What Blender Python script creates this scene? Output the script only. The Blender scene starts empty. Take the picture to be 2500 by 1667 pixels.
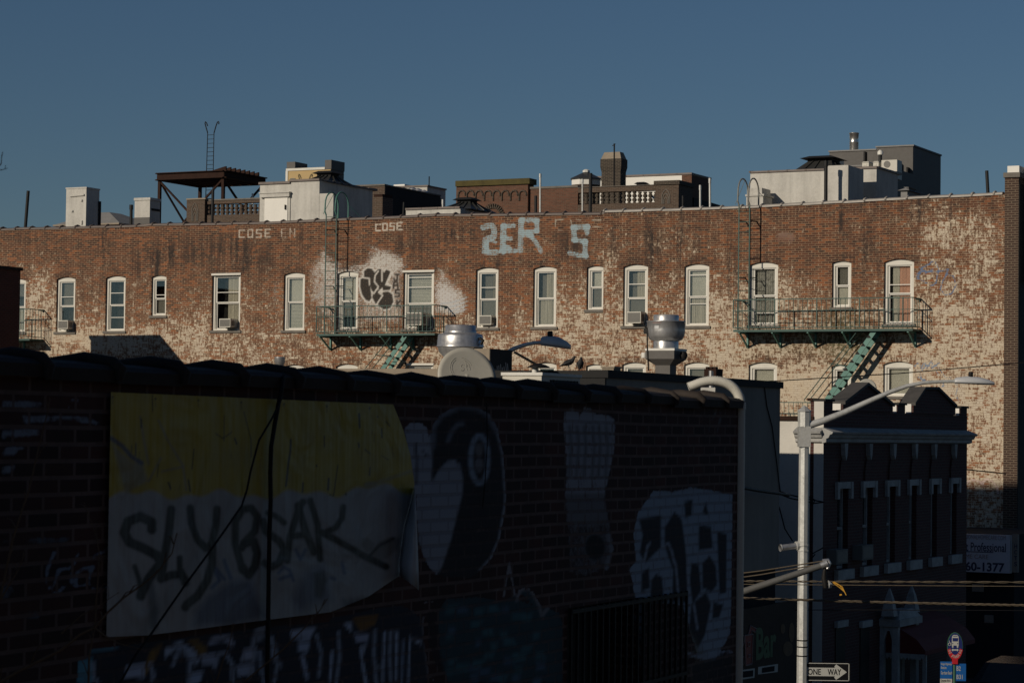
import bpy, math, random
import numpy as np
from mathutils import Vector, Matrix, Euler
random.seed(7)
sc = bpy.context.scene
R = math.radians
# ------------------------------------------------------------ camera, sky, sun, exposure
FPX = 6000.0
ZC = 6.5
PITCH = math.atan(221.5 / FPX)
ROLL = 0.013
CAMROT = Matrix.Rotation(math.pi / 2 + PITCH, 3, 'X') @ Matrix.Rotation(ROLL, 3, 'Z')
CAMP = np.array([0.0, 0.0, ZC])
cam_d = bpy.data.cameras.new('camera')
cam = bpy.data.objects.new('camera', cam_d)
sc.collection.objects.link(cam)
cam.matrix_world = Matrix.Translation((0, 0, ZC)) @ CAMROT.to_4x4()
cam_d.sensor_width = 36.0
cam_d.lens = FPX * 36.0 / 2500.0
cam_d.clip_start = 0.1
cam_d.clip_end = 5000
cam_d.dof.use_dof = True
cam_d.dof.focus_distance = 74
cam_d.dof.aperture_fstop = 13.0
sc.camera = cam
SUN_EL = R(20.8)
SUNH = (-0.763, -0.646)
world = bpy.data.worlds.new("World")
sc.world = world
world.use_nodes = True
wn = world.node_tree
sky = wn.nodes.new('ShaderNodeTexSky')
sky.sky_type = 'NISHITA'
sky.sun_disc = False
sky.sun_elevation = SUN_EL
sky.sun_rotation = math.atan2(SUNH[0], SUNH[1])
sky.air_density = 1.0
sky.dust_density = 0.0
sky.ozone_density = 5.5
bg = wn.nodes['Background']
wn.links.new(sky.outputs[0], bg.inputs[0])
bg.inputs[1].default_value = 0.05
sun_d = bpy.data.lights.new('sun', 'SUN')
sun_d.energy = 5.0
sun_d.angle = R(0.5)
sun_d.color = (1.0, 0.88, 0.72)
sun = bpy.data.objects.new('sun', sun_d)
sc.collection.objects.link(sun)
sdir = Vector((SUNH[0] * math.cos(SUN_EL), SUNH[1] * math.cos(SUN_EL), math.sin(SUN_EL)))
sun.rotation_euler = sdir.to_track_quat('Z', 'Y').to_euler()
sun.location = (-60, -50, 60)
vs = sc.view_settings
vs.view_transform = 'Standard'
vs.look = 'None'
vs.exposure = -0.75
vs.gamma = 1.0
vs.use_curve_mapping = False
sc.cycles.max_bounces = 6
sc.cycles.transparent_max_bounces = 12
sc.cycles.use_denoising = True

# ------------------------------------------------------------ pixel -> ray, frames
CR = np.array(CAMROT)


def ray(px, py):
    d = np.array([(px - 1250.0) / FPX, (833.5 - py) / FPX, -1.0])
    return CR @ d


def project(P):
    q = (P - CAMP) @ CR
    return 1250.0 + FPX * q[:, 0] / -q[:, 2], 833.5 - FPX * q[:, 1] / -q[:, 2]


class Frame:
    def __init__(s, ox, oy, ang):
        s.o = np.array([ox, oy, 0.0])
        s.ang = ang
        s.ex = np.array([math.cos(ang), math.sin(ang), 0])
        s.ey = np.array([-math.sin(ang), math.cos(ang), 0])

    def w(s, p):
        return s.o + p[0] * s.ex + p[1] * s.ey + np.array([0, 0, p[2]])

    def hb(s, px, py, b):          # hit on the plane y = b -> (x, z)
        d = ray(px, py)
        t = (b - (CAMP - s.o) @ s.ey) / (d @ s.ey)
        P = CAMP + t * d
        return (P - s.o) @ s.ex, P[2]

    def hu(s, px, py, u):          # hit on the plane x = u -> (y, z)
        d = ray(px, py)
        t = (u - (CAMP - s.o) @ s.ex) / (d @ s.ex)
        P = CAMP + t * d
        return (P - s.o) @ s.ey, P[2]

    def loc(s, P):
        return ((P - s.o) @ s.ex, (P - s.o) @ s.ey, P[2])


def P(px, py, Y):
    d = ray(px, py)
    return CAMP + d * (Y / d[1])


def PF(fr, px, py, Y):
    return fr.loc(P(px, py, Y))


G = Frame(0.0, 78.95, R(-26.76))            # the street grid: x along the long wall, y away from the camera
F = Frame(-1.99, 9.54, R(65.74))            # the near wall: x along it (away), y behind it
W = Frame(0, 0, 0)
C = sc.collection
BASE = {}

# ------------------------------------------------------------ mesh building


class MB:
    def __init__(s):
        s.v = []
        s.f = []
        s.sm = []
        s.mi = []
        s.m = 0

    def add(s, vs_, fs, smooth=False):
        n = len(s.v)
        s.v.extend([tuple(map(float, v)) for v in vs_])
        for f in fs:
            s.f.append(tuple(i + n for i in f))
            s.sm.append(smooth)
            s.mi.append(s.m)
        return s

    def box(s, x0, x1, y0, y1, z0, z1):
        v = [(x0, y0, z0), (x1, y0, z0), (x1, y1, z0), (x0, y1, z0), (x0, y0, z1), (x1, y0, z1), (x1, y1, z1), (x0, y1, z1)]
        return s.add(v, [(0, 3, 2, 1), (4, 5, 6, 7), (0, 1, 5, 4), (1, 2, 6, 5), (2, 3, 7, 6), (3, 0, 4, 7)])

    def frustum(s, x0, x1, y0, y1, z0, z1, ix, iy):
        v = [(x0, y0, z0), (x1, y0, z0), (x1, y1, z0), (x0, y1, z0),
             (x0 + ix, y0 + iy, z1), (x1 - ix, y0 + iy, z1), (x1 - ix, y1 - iy, z1), (x0 + ix, y1 - iy, z1)]
        return s.add(v, [(0, 3, 2, 1), (4, 5, 6, 7), (0, 1, 5, 4), (1, 2, 6, 5), (2, 3, 7, 6), (3, 0, 4, 7)])

    def prism_y(s, poly, y0, y1):            # poly in (x,z)
        n = len(poly)
        v = [(p[0], y0, p[1]) for p in poly] + [(p[0], y1, p[1]) for p in poly]
        f = [tuple(range(n)), tuple(range(2 * n - 1, n - 1, -1))] + [(i, i + n, (i + 1) % n + n, (i + 1) % n) for i in range(n)]
        return s.add(v, f)

    def prism_x(s, poly, x0, x1):            # poly in (y,z)
        n = len(poly)
        v = [(x0, p[0], p[1]) for p in poly] + [(x1, p[0], p[1]) for p in poly]
        f = [tuple(range(n)), tuple(range(2 * n - 1, n - 1, -1))] + [(i, i + n, (i + 1) % n + n, (i + 1) % n) for i in range(n)]
        return s.add(v, f)

    def bar(s, a, b, w, h=None):             # square bar between two points
        a = Vector(a)
        b = Vector(b)
        h = h or w
        d = (b - a).normalized()
        up = Vector((0, 0, 1)) if abs(d.z) < 0.95 else Vector((0, 1, 0))
        sx = d.cross(up).normalized()
        sy = sx.cross(d).normalized()
        v = []
        for p in (a, b):
            for i, j in ((-1, -1), (1, -1), (1, 1), (-1, 1)):
                v.append(p + sx * (i * w / 2) + sy * (j * h / 2))
        return s.add(v, [(0, 1, 2, 3), (7, 6, 5, 4), (0, 4, 5, 1), (1, 5, 6, 2), (2, 6, 7, 3), (3, 7, 4, 0)])

    def tube(s, pts, r, n=8, cap=True, smooth=True):
        pts = [Vector(p) for p in pts]
        rs = r if isinstance(r, (list, tuple)) else [r] * len(pts)
        v = []
        prev = None
        for i, p in enumerate(pts):
            d = (pts[min(i + 1, len(pts) - 1)] - pts[max(i - 1, 0)]).normalized()
            if prev is None:
                up = Vector((0, 0, 1)) if abs(d.z) < 0.9 else Vector((1, 0, 0))
                sx = d.cross(up).normalized()
            else:
                sx = (prev - d * prev.dot(d)).normalized()
            prev = sx
            sy = d.cross(sx)
            for k in range(n):
                a = 2 * math.pi * k / n
                v.append(p + (sx * math.cos(a) + sy * math.sin(a)) * rs[i])
        f = []
        for i in range(len(pts) - 1):
            for k in range(n):
                f.append((i * n + k, i * n + (k + 1) % n, (i + 1) * n + (k + 1) % n, (i + 1) * n + k))
        s.add(v, f, smooth)
        if cap:
            m = len(pts)
            s.add(v[:n], [tuple(range(n - 1, -1, -1))])
            s.add(v[(m - 1) * n:], [tuple(range(n))])
        return s

    def lathe(s, cx, cy, prof, n=24, smooth=True, sx=1.0, sy=1.0):      # prof: (r, z)
        v = []
        for r_, z in prof:
            for k in range(n):
                a = 2 * math.pi * k / n
                v.append((cx + r_ * sx * math.cos(a), cy + r_ * sy * math.sin(a), z))
        f = []
        for i in range(len(prof) - 1):
            for k in range(n):
                f.append((i * n + k, i * n + (k + 1) % n, (i + 1) * n + (k + 1) % n, (i + 1) * n + k))
        s.add(v, f, smooth)
        s.add(v[:n], [tuple(range(n - 1, -1, -1))])
        s.add(v[-n:], [tuple(range(n))])
        return s

    def build(s, name, mat, parent=None, label=None):
        me = bpy.data.meshes.new(name)
        b = BASE.get(parent.name, (0, 0, 0)) if parent else (0, 0, 0)
        me.from_pydata([(v[0] - b[0], v[1] - b[1], v[2] - b[2]) for v in s.v], [], s.f)
        me.polygons.foreach_set('use_smooth', s.sm)
        mats = mat if isinstance(mat, (list, tuple)) else [mat]
        for m in mats:
            me.materials.append(m)
        if len(mats) > 1:
            me.polygons.foreach_set('material_index', s.mi)
        me.update()
        o = bpy.data.objects.new(name, me)
        C.objects.link(o)
        if parent:
            o.parent = parent
            BASE[o.name] = b
        if label:
            o['label'] = label
        return o


def tag(o, label=None, cat=None, group=None, kind=None):
    if label:
        o['label'] = label
    if cat:
        o['category'] = cat
    if group:
        o['group'] = group
    if kind:
        o['kind'] = kind
    return o


def thing(name, label, cat, fr, base, group=None):
    o = bpy.data.objects.new(name, None)
    C.objects.link(o)
    o.location = tuple(fr.w(base))
    o.rotation_euler = (0, 0, fr.ang)
    o.empty_display_size = 0.2
    BASE[o.name] = tuple(base)
    return tag(o, label, cat, group)


def solo(mb, name, mat, label, cat, fr, base, group=None):
    BASE['__solo'] = tuple(base)

    class _P:
        name = '__solo'
    me_b = tuple(base)
    mb.v = [(v[0] - me_b[0], v[1] - me_b[1], v[2] - me_b[2]) for v in mb.v]
    o = mb.build(name, mat)
    o.location = tuple(fr.w(base))
    o.rotation_euler = (0, 0, fr.ang)
    return tag(o, label, cat, group)


def struct(mb, name, mat, fr=W):
    o = mb.build(name, mat)
    o.location = tuple(fr.w((0, 0, 0)))
    o.rotation_euler = (0, 0, fr.ang)
    return tag(o, kind='structure')


def copy_tree(o, parent=None):
    c = o.copy()
    C.objects.link(c)
    if o.name in BASE:
        BASE[c.name] = BASE[o.name]
    if parent:
        c.parent = parent
    for ch in list(o.children):
        copy_tree(ch, c)
    return c


# ------------------------------------------------------------ materials
class NT:
    def __init__(s, name):
        s.m = bpy.data.materials.new(name)
        s.m.use_nodes = True
        s.t = s.m.node_tree
        s.b = s.t.nodes['Principled BSDF']

    def n(s, typ, **kw):
        nd = s.t.nodes.new(typ)
        for k, v in kw.items():
            setattr(nd, k, v)
        return nd

    def set(s, sock, val):
        if isinstance(val, bpy.types.NodeSocket):
            s.t.links.new(val, sock)
        elif isinstance(val, (tuple, list)):
            sock.default_value = (*val, 1.0) if len(val) == 3 and len(sock.default_value) == 4 else val
        else:
            sock.default_value = val

    def math(s, op, a, b=None, c=None, clamp=False):
        nd = s.n('ShaderNodeMath', operation=op, use_clamp=clamp)
        for i, x in enumerate((a, b, c)):
            if x is not None:
                s.set(nd.inputs[i], x)
        return nd.outputs[0]

    def mix(s, fac, a, b, mode='MIX'):
        nd = s.n('ShaderNodeMix', data_type='RGBA', blend_type=mode)
        s.set(nd.inputs[0], fac)
        s.set(nd.inputs[6], a)
        s.set(nd.inputs[7], b)
        return nd.outputs[2]

    def noise(s, vec, scale, detail=4, rough=0.6, dist=0.0):
        nd = s.n('ShaderNodeTexNoise')
        s.set(nd.inputs['Vector'], vec)
        nd.inputs['Scale'].default_value = scale
        nd.inputs['Detail'].default_value = detail
        nd.inputs['Roughness'].default_value = rough
        nd.inputs['Distortion'].default_value = dist
        return nd.outputs[0]

    def obj(s):
        return s.n('ShaderNodeTexCoord').outputs['Object']

    def map(s, vec, scale=(1, 1, 1), loc=(0, 0, 0)):
        nd = s.n('ShaderNodeMapping')
        s.set(nd.inputs[0], vec)
        nd.inputs[1].default_value = loc
        nd.inputs[3].default_value = scale
        return nd.outputs[0]

    def smooth(s, x, a, b):
        nd = s.n('ShaderNodeMapRange', interpolation_type='SMOOTHSTEP')
        s.set(nd.inputs[0], x)
        s.set(nd.inputs[1], a)
        s.set(nd.inputs[2], b)
        return nd.outputs[0]

    def ramp(s, x, stops):
        nd = s.n('ShaderNodeValToRGB')
        s.set(nd.inputs[0], x)
        cr = nd.color_ramp
        while len(cr.elements) < len(stops):
            cr.elements.new(0.5)
        for e, (p_, c_) in zip(cr.elements, stops):
            e.position = p_
            e.color = (*c_, 1)
        return nd.outputs[0]

    def bump(s, h, strength=0.4, dist=0.01):
        nd = s.n('ShaderNodeBump')
        nd.inputs['Strength'].default_value = strength
        nd.inputs['Distance'].default_value = dist
        s.set(nd.inputs['Height'], h)
        s.t.links.new(nd.outputs[0], s.b.inputs['Normal'])

    def sep(s, vec):
        nd = s.n('ShaderNodeSeparateXYZ')
        s.set(nd.inputs[0], vec)
        return nd.outputs

    def comb(s, x, y, z):
        nd = s.n('ShaderNodeCombineXYZ')
        for i, v in enumerate((x, y, z)):
            s.set(nd.inputs[i], v)
        return nd.outputs[0]

    def brick(s, vec, c1, c2, mortar, msize=0.009, w=0.213, h=0.0677, smooth=0.15):
        nd = s.n('ShaderNodeTexBrick')
        s.set(nd.inputs['Vector'], vec)
        s.set(nd.inputs['Color1'], c1)
        s.set(nd.inputs['Color2'], c2)
        s.set(nd.inputs['Mortar'], mortar)
        nd.inputs['Scale'].default_value = 1.0
        nd.inputs['Mortar Size'].default_value = msize
        nd.inputs['Mortar Smooth'].default_value = smooth
        nd.inputs['Bias'].default_value = 0.0
        nd.inputs['Brick Width'].default_value = w
        nd.inputs['Row Height'].default_value = h
        return nd.outputs[0], nd.outputs[1]


def surf(name, col, rough=0.7, metal=0.0, var=0.25, scale=3.0, bump=0.15, streak=0.0, dirt=None, bscale=None):
    k = NT(name)
    o = k.obj()
    n1 = k.noise(o, scale, 5, 0.65)
    n2 = k.noise(o, scale * 7, 4, 0.6)
    f = k.math('ADD', k.math('MULTIPLY', n1, 0.6), k.math('MULTIPLY', n2, 0.4))
    if streak:
        st = k.noise(k.map(o, (scale * 3, scale * 3, scale * 0.25)), 1.0, 3)
        f = k.math('ADD', k.math('MULTIPLY', f, 1 - streak), k.math('MULTIPLY', st, streak))
    dk = dirt or tuple(c * (1 - var) for c in col)
    lt = tuple(min(1, c * (1 + var * 0.7)) for c in col)
    c = k.ramp(f, [(0.3, dk), (0.52, col), (0.72, lt)])
    k.set(k.b.inputs['Base Color'], c)
    k.b.inputs['Metallic'].default_value = metal
    rr = k.math('MULTIPLY_ADD', n2, 0.3, rough - 0.15, clamp=True)
    k.set(k.b.inputs['Roughness'], rr)
    if max(col) < 0.05 and 'car' not in name:
        k.b.inputs['Specular IOR Level'].default_value = 0.2
    if bump:
        k.bump(k.noise(o, bscale or scale * 12, 4), bump, 0.01)
    return k.m


def brickmat(name, c1, c2, mortar, axis='xz', wear=0.3, scale=1.0, msize=0.01, bump=0.5):
    k = NT(name)
    o = k.obj()
    x, y, z = k.sep(o)[:3]
    nrm = k.sep(k.n('ShaderNodeTexCoord').outputs['Normal'])
    side = k.math('GREATER_THAN', k.math('ABSOLUTE', nrm[0]), 0.7)
    h = k.math('ADD', k.math('MULTIPLY', x, k.math('SUBTRACT', 1.0, side)), k.math('MULTIPLY', y, side))
    v = k.comb(h, z, 0.0)
    col, fac = k.brick(v, (0, 0, 0), (1, 1, 1), (0.5, 0.5, 0.5), msize * scale, 0.213 * scale, 0.0677 * scale)
    n = k.noise(o, 1.3, 4)
    t = k.math('ADD', k.math('MULTIPLY', k.sep(col)[0], 0.6), k.math('MULTIPLY', n, 0.5))
    bc = k.ramp(t, [(0.15, c1), (0.9, c2)])
    n2 = k.noise(o, 9.0, 5, 0.7)
    bc = k.mix(k.math('MULTIPLY', k.smooth(n2, 0.45, 0.75), wear), bc, tuple(c * 1.6 for c in mortar))
    c = k.mix(fac, bc, mortar)
    k.set(k.b.inputs['Base Color'], c)
    k.b.inputs['Roughness'].default_value = 0.88
    k.bump(k.math('SUBTRACT', k.math('MULTIPLY', n2, 0.4), fac), bump, 0.008)
    return k.m


MAT = {}
MAT['white_frame'] = surf('painted white window trim', (0.62, 0.60, 0.53), 0.55, var=0.16, scale=2, bump=0.05)
MAT['sash'] = surf('white vinyl sash', (0.66, 0.64, 0.58), 0.45, var=0.1, scale=3, bump=0.0)
MAT['sill'] = surf('weathered sill stone', (0.16, 0.145, 0.125), 0.9, var=0.35, scale=4)
MAT['dark_room'] = surf('unlit room', (0.018, 0.018, 0.017), 0.9, var=0.3, scale=1, bump=0)
MAT['blind'] = surf('pale window blind', (0.46, 0.46, 0.41), 0.8, var=0.15, scale=2, bump=0)
MAT['shade'] = surf('grey roller shade', (0.15, 0.148, 0.132), 0.8, var=0.15, scale=2, bump=0)
MAT['curtain'] = surf('cream curtain', (0.42, 0.40, 0.34), 0.85, var=0.3, scale=2, bump=0, streak=0.8)
MAT['pink'] = surf('pink curtain', (0.58, 0.36, 0.28), 0.85, var=0.2, scale=2, bump=0, streak=0.8)
MAT['lace'] = surf('lace curtain', (0.30, 0.30, 0.28), 0.85, var=0.9, scale=9, bump=0)
MAT['coping_tile'] = surf('clay coping tile', (0.13, 0.10, 0.085), 0.55, var=0.45, scale=2.5, bump=0.2)
MAT['coping_right'] = surf('silvered coping tile', (0.36, 0.33, 0.29), 0.5, var=0.5, scale=1.2, bump=0.2)
MAT['teal'] = surf('teal fire escape paint', (0.07, 0.20, 0.165), 0.5, var=0.35, scale=3, bump=0.1)
MAT['teal_dark'] = surf('dark teal railing paint', (0.026, 0.075, 0.062), 0.6, var=0.45, scale=3, bump=0.1)
MAT['grey_paint'] = surf('grey ladder paint', (0.20, 0.20, 0.18), 0.55, var=0.3, scale=3)
MAT['black_pipe'] = surf('black vent pipe', (0.022, 0.022, 0.022), 0.5, var=0.4, scale=3, bump=0.1)
MAT['white_stucco'] = surf('whitewashed stucco', (0.52, 0.505, 0.46), 0.9, var=0.34, scale=1.6, bump=1.0, bscale=8, streak=0.4)
MAT['blue_stucco'] = surf('greyed stucco', (0.40, 0.39, 0.36), 0.9, var=0.25, scale=1.6, bump=0.5)
MAT['white_metal'] = surf('white sheet metal', (0.66, 0.65, 0.60), 0.5, var=0.12, scale=2, bump=0.05)
MAT['bright_white'] = surf('bright white paint', (0.74, 0.72, 0.66), 0.6, var=0.08, scale=2, bump=0.1)
MAT['rust'] = surf('rusted steel', (0.032, 0.015, 0.010), 0.85, var=0.5, scale=3, bump=0.3)
MAT['iron'] = surf('black ironwork', (0.012, 0.011, 0.011), 0.6, var=0.3, scale=4, bump=0.1)
MAT['galv'] = surf('galvanised steel', (0.56, 0.56, 0.53), 0.36, 0.35, var=0.25, scale=3, bump=0.08)
MAT['galv_dark'] = surf('dulled galvanised steel', (0.50, 0.50, 0.50), 0.40, 0.72, var=0.4, scale=2.5, bump=0.1, streak=0.6)
MAT['lamp_grey'] = surf('grey lamp housing', (0.50, 0.51, 0.52), 0.42, 0.1, var=0.1, scale=4, bump=0)
MAT['tar'] = surf('tarred roofing', (0.02, 0.02, 0.02), 0.75, var=0.35, scale=2, bump=0.3)
MAT['roof_grey'] = surf('grey roof sheet', (0.23, 0.225, 0.215), 0.85, var=0.25, scale=2)
MAT['skylight'] = surf('skylight glass and metal', (0.05, 0.05, 0.047), 0.4, 0.2, var=0.4, scale=3, bump=0.05)
MAT['grey_wall'] = surf('grey painted wall', (0.215, 0.195, 0.17), 0.9, var=0.3, scale=0.9, bump=0.3, streak=0.45)
MAT['tan'] = surf('tan concrete', (0.27, 0.225, 0.17), 0.9, var=0.25, scale=2)
MAT['yellow'] = surf('cream yellow siding', (0.47, 0.34, 0.16), 0.8, var=0.12, scale=1)
MAT['grey_clad'] = surf('dark grey cladding', (0.098, 0.092, 0.085), 0.7, var=0.08, scale=1, bump=0.05)
MAT['steel'] = surf('stainless flue', (0.62, 0.60, 0.56), 0.3, 0.9, var=0.15, scale=3, bump=0.05, streak=0.5)
MAT['brown_brick'] = brickmat('brown brick', (0.045, 0.028, 0.018), (0.085, 0.05, 0.032), (0.125, 0.10, 0.075))
MAT['red_brick'] = brickmat('dark red brick', (0.075, 0.030, 0.017), (0.145, 0.056, 0.03), (0.115, 0.08, 0.055))
MAT['black_brick'] = brickmat('blackened brick', (0.018, 0.015, 0.012), (0.038, 0.03, 0.022), (0.12, 0.095, 0.07))
MAT['pier_brick'] = brickmat('pier brick', (0.032, 0.016, 0.011), (0.055, 0.026, 0.017), (0.15, 0.11, 0.075), wear=0.05, msize=0.013)
MAT['castle_brick'] = brickmat('maroon brick', (0.045, 0.013, 0.010), (0.075, 0.020, 0.015), (0.075, 0.05, 0.045), wear=0.1)
MAT['moss_brick'] = surf('mossy brick cap', (0.08, 0.065, 0.02), 0.95, var=0.45, scale=3)
MAT['white_trim'] = surf('white painted stone trim', (0.36, 0.36, 0.345), 0.85, var=0.45, scale=3)
MAT['white_wall'] = surf('white rendered side wall', (0.58, 0.56, 0.51), 0.85, var=0.15, scale=1.2)
MAT['gable_slate'] = surf('dark gable slate', (0.075, 0.07, 0.064), 0.85, var=0.4, scale=3)
MAT['mast_grey'] = surf('dull grey mast paint', (0.10, 0.10, 0.095), 0.6, var=0.25, scale=4, bump=0.05)
MAT['asphalt'] = surf('asphalt', (0.045, 0.045, 0.046), 0.9, var=0.25, scale=2)
MAT['concrete'] = surf('pavement concrete', (0.2, 0.195, 0.185), 0.9, var=0.2, scale=1.2)
MAT['dish'] = surf('satellite dish enamel', (0.46, 0.445, 0.385), 0.55, var=0.08, scale=4, bump=0)
MAT['pigeon'] = surf('slate pigeon plumage', (0.035, 0.034, 0.036), 0.6, var=0.5, scale=14, bump=0.2)
MAT['pvc'] = surf('white plastic pipe', (0.60, 0.585, 0.52), 0.5, var=0.12, scale=3, bump=0.03, streak=0.3)
MAT['twig'] = surf('bare twig bark', (0.12, 0.075, 0.045), 0.8, var=0.4, scale=20)
MAT['cable'] = surf('black cable', (0.008, 0.008, 0.009), 0.6, var=0.2, scale=5, bump=0)
MAT['wire_tan'] = surf('weathered line wire', (0.12, 0.095, 0.065), 0.6, 0.2, var=0.4, scale=4, bump=0.1)
MAT['red_cloth'] = surf('red awning canvas', (0.12, 0.012, 0.01), 0.8, var=0.15, scale=2)
MAT['car_paint'] = surf('black car paint', (0.008, 0.009, 0.011), 0.25, 0.0, var=0.1, scale=3, bump=0)
MAT['rubber'] = surf('tyre rubber', (0.015, 0.015, 0.015), 0.9, var=0.2, scale=5)
MAT['sign_black'] = surf('sign black', (0.006, 0.006, 0.007), 0.5, var=0.1, bump=0)
MAT['sign_white'] = surf('sign white', (0.40, 0.40, 0.37), 0.6, var=0.06, bump=0)
MAT['sign_blue'] = surf('sign blue', (0.004, 0.085, 0.30), 0.5, var=0.05, bump=0)
MAT['sign_navy'] = surf('sign navy', (0.008, 0.018, 0.11), 0.5, var=0.05, bump=0)
MAT['sign_red'] = surf('sign red', (0.42, 0.012, 0.02), 0.5, var=0.05, bump=0)
MAT['sign_green'] = surf('sign green edge', (0.03, 0.10, 0.06), 0.5, var=0.05, bump=0)
MAT['board_white'] = surf('white shop board', (0.42, 0.44, 0.50), 0.6, var=0.08, bump=0)
MAT['ink_navy'] = surf('navy lettering', (0.012, 0.02, 0.06), 0.6, var=0.05, bump=0)
MAT['ink_red'] = surf('faded red lettering', (0.22, 0.15, 0.14), 0.6, var=0.05, bump=0)
MAT['shop_red'] = surf('shop letter red', (0.20, 0.025, 0.02), 0.6, var=0.1, bump=0)
MAT['shop_green'] = surf('shop letter green', (0.03, 0.09, 0.03), 0.6, var=0.1, bump=0)
MAT['shop_board'] = surf('brown shop board', (0.035, 0.022, 0.016), 0.7, var=0.4, scale=1.5, bump=0)
MAT['store_dark'] = surf('dark storefront', (0.016, 0.017, 0.02), 0.98, var=0.3, scale=1)
MAT['ac_white'] = surf('air conditioner casing', (0.55, 0.53, 0.46), 0.55, var=0.12, scale=4, bump=0)
MAT['grille'] = surf('air conditioner grille', (0.15, 0.145, 0.13), 0.6, var=0.35, scale=20, bump=0)
MAT['amber'] = surf('yellow cable ties', (0.6, 0.32, 0.04), 0.5, var=0.2, bump=0)
MAT['film'] = surf('crumpled plastic film', (0.5, 0.52, 0.52), 0.3, var=0.3, scale=20, bump=0.8)


def glassmat():
    k = NT('window glass')
    t = k.n('ShaderNodeBsdfTransparent')
    t.inputs[0].default_value = (0.93, 0.93, 0.91, 1)
    g = k.n('ShaderNodeBsdfGlossy')
    g.inputs['Roughness'].default_value = 0.03
    g.inputs[0].default_value = (0.9, 0.9, 0.9, 1)
    lw = k.n('ShaderNodeLayerWeight')
    lw.inputs[0].default_value = 0.35
    f = k.math('MULTIPLY_ADD', lw.outputs['Fresnel'], 0.9, 0.05, clamp=True)
    mx = k.n('ShaderNodeMixShader')
    k.set(mx.inputs[0], f)
    k.t.links.new(t.outputs[0], mx.inputs[1])
    k.t.links.new(g.outputs[0], mx.inputs[2])
    k.t.links.new(mx.outputs[0], k.t.nodes['Material Output'].inputs[0])
    return k.m


MAT['glass'] = glassmat()


# ------------------------------------------------------------ paint fields
class Paint:
    def __init__(s, px, py):
        s.px, s.py = px, py
        n = len(px)
        s.c = np.zeros((n, 3))
        s.a = np.zeros(n)

    def _ap(s, m, idx, col):
        a0 = s.a[idx]
        a1 = m + a0 * (1 - m)
        t = np.where(a1 > 1e-4, m / np.maximum(a1, 1e-4), 0)[:, None]
        s.c[idx] = s.c[idx] * (1 - t) + np.array(col) * t
        s.a[idx] = a1

    def _seld(s, pts, pad):
        pts = np.array(pts, float)
        lo = pts.min(0) - pad
        hi = pts.max(0) + pad
        idx = np.nonzero((s.px > lo[0]) & (s.px < hi[0]) & (s.py > lo[1]) & (s.py < hi[1]))[0]
        return pts, idx

    @staticmethod
    def _dist(x, y, pts, closed=False):
        d = np.full(len(x), 1e9)
        n = len(pts)
        for i in range(n if closed else n - 1):
            a = pts[i]
            b = pts[(i + 1) % n]
            ab = b - a
            L = max(1e-9, ab @ ab)
            t = np.clip(((x - a[0]) * ab[0] + (y - a[1]) * ab[1]) / L, 0, 1)
            d = np.minimum(d, np.hypot(x - a[0] - t * ab[0], y - a[1] - t * ab[1]))
        return d

    def stroke(s, pts, w, col, a=1.0, soft=3.0):
        pts, idx = s._seld(pts, w + soft)
        if len(idx) == 0:
            return
        d = s._dist(s.px[idx], s.py[idx], pts)
        m = np.clip(0.5 - (d - w / 2) / soft, 0, 1) * a
        s._ap(m, idx, col)

    def poly(s, pts, col, a=1.0, soft=3.0, grow=0.0):
        pts, idx = s._seld(pts, soft + grow)
        if len(idx) == 0:
            return
        x, y = s.px[idx], s.py[idx]
        ins = np.zeros(len(idx), bool)
        n = len(pts)
        j = n - 1
        for i in range(n):
            xi, yi = pts[i]
            xj, yj = pts[j]
            c = ((yi > y) != (yj > y)) & (x < (xj - xi) * (y - yi) / ((yj - yi) or 1e-9) + xi)
            ins ^= c
            j = i
        d = s._dist(x, y, pts, True)
        d = np.where(ins, -d, d)
        m = np.clip(0.5 - (d - grow) / soft, 0, 1) * a
        s._ap(m, idx, col)

    def ell(s, cx, cy, rx, ry, col, a=1.0, soft=3.0, grow=0, rot=0):
        t = np.linspace(0, 2 * np.pi, 28, endpoint=False)
        x = (rx + grow) * np.cos(t)
        y = (ry + grow) * np.sin(t)
        c_, s_ = math.cos(rot), math.sin(rot)
        s.poly(np.stack([cx + x * c_ - y * s_, cy + x * s_ + y * c_], 1), col, a, soft)

    def blob(s, arr, cx, cy, rx, ry, amt):
        d = ((s.px - cx) / rx) ** 2 + ((s.py - cy) / ry) ** 2
        arr += amt * np.exp(-d)


LET = {'C': [[(1, .1), (.1, .1), (.1, .95), (1, .95)]], 'O': [[(.1, .05), (.9, .05), (.9, .95), (.1, .95), (.1, .05)]],
       'S': [[(1, .08), (.1, .08), (.1, .5), (.9, .5), (.9, .95), (0, .95)]],
       'E': [[(1, .05), (.1, .05), (.1, .95), (1, .95)], [(.1, .5), (.8, .5)]],
       'N': [[(.1, 1), (.1, 0), (.9, 1), (.9, 0)]], 'J': [[(.3, 0), (1, 0)], [(.65, 0), (.65, .85), (.2, .95), (.1, .6)]],
       'A': [[(.05, 1), (.15, .1), (.85, .1), (.95, 1)], [(.1, .55), (.9, .55)]],
       'K': [[(.15, 0), (.15, 1)], [(.95, 0), (.15, .55), (.95, 1)]], 'T': [[(0, 0), (1, 0)], [(.5, 0), (.5, 1)]],
       'I': [[(.5, 0), (.5, 1)]], 'L': [[(.1, 0), (.1, 1), (1, 1)]], 'W': [[(0, 0), (.25, 1), (.5, .2), (.75, 1), (1, 0)]],
       "'": [[(.5, 0), (.5, .3)]]}


def write(pt, text, x, y, w, h, gap, lw, col, a, soft=2.5, slope=0.0):
    for ch in text:
        for pl in LET.get(ch, []):
            pt.stroke([(x + p_[0] * w, y + p_[1] * h) for p_ in pl], lw, col, a, soft)
        x += w + gap
        y += slope * (w + gap)


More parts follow.
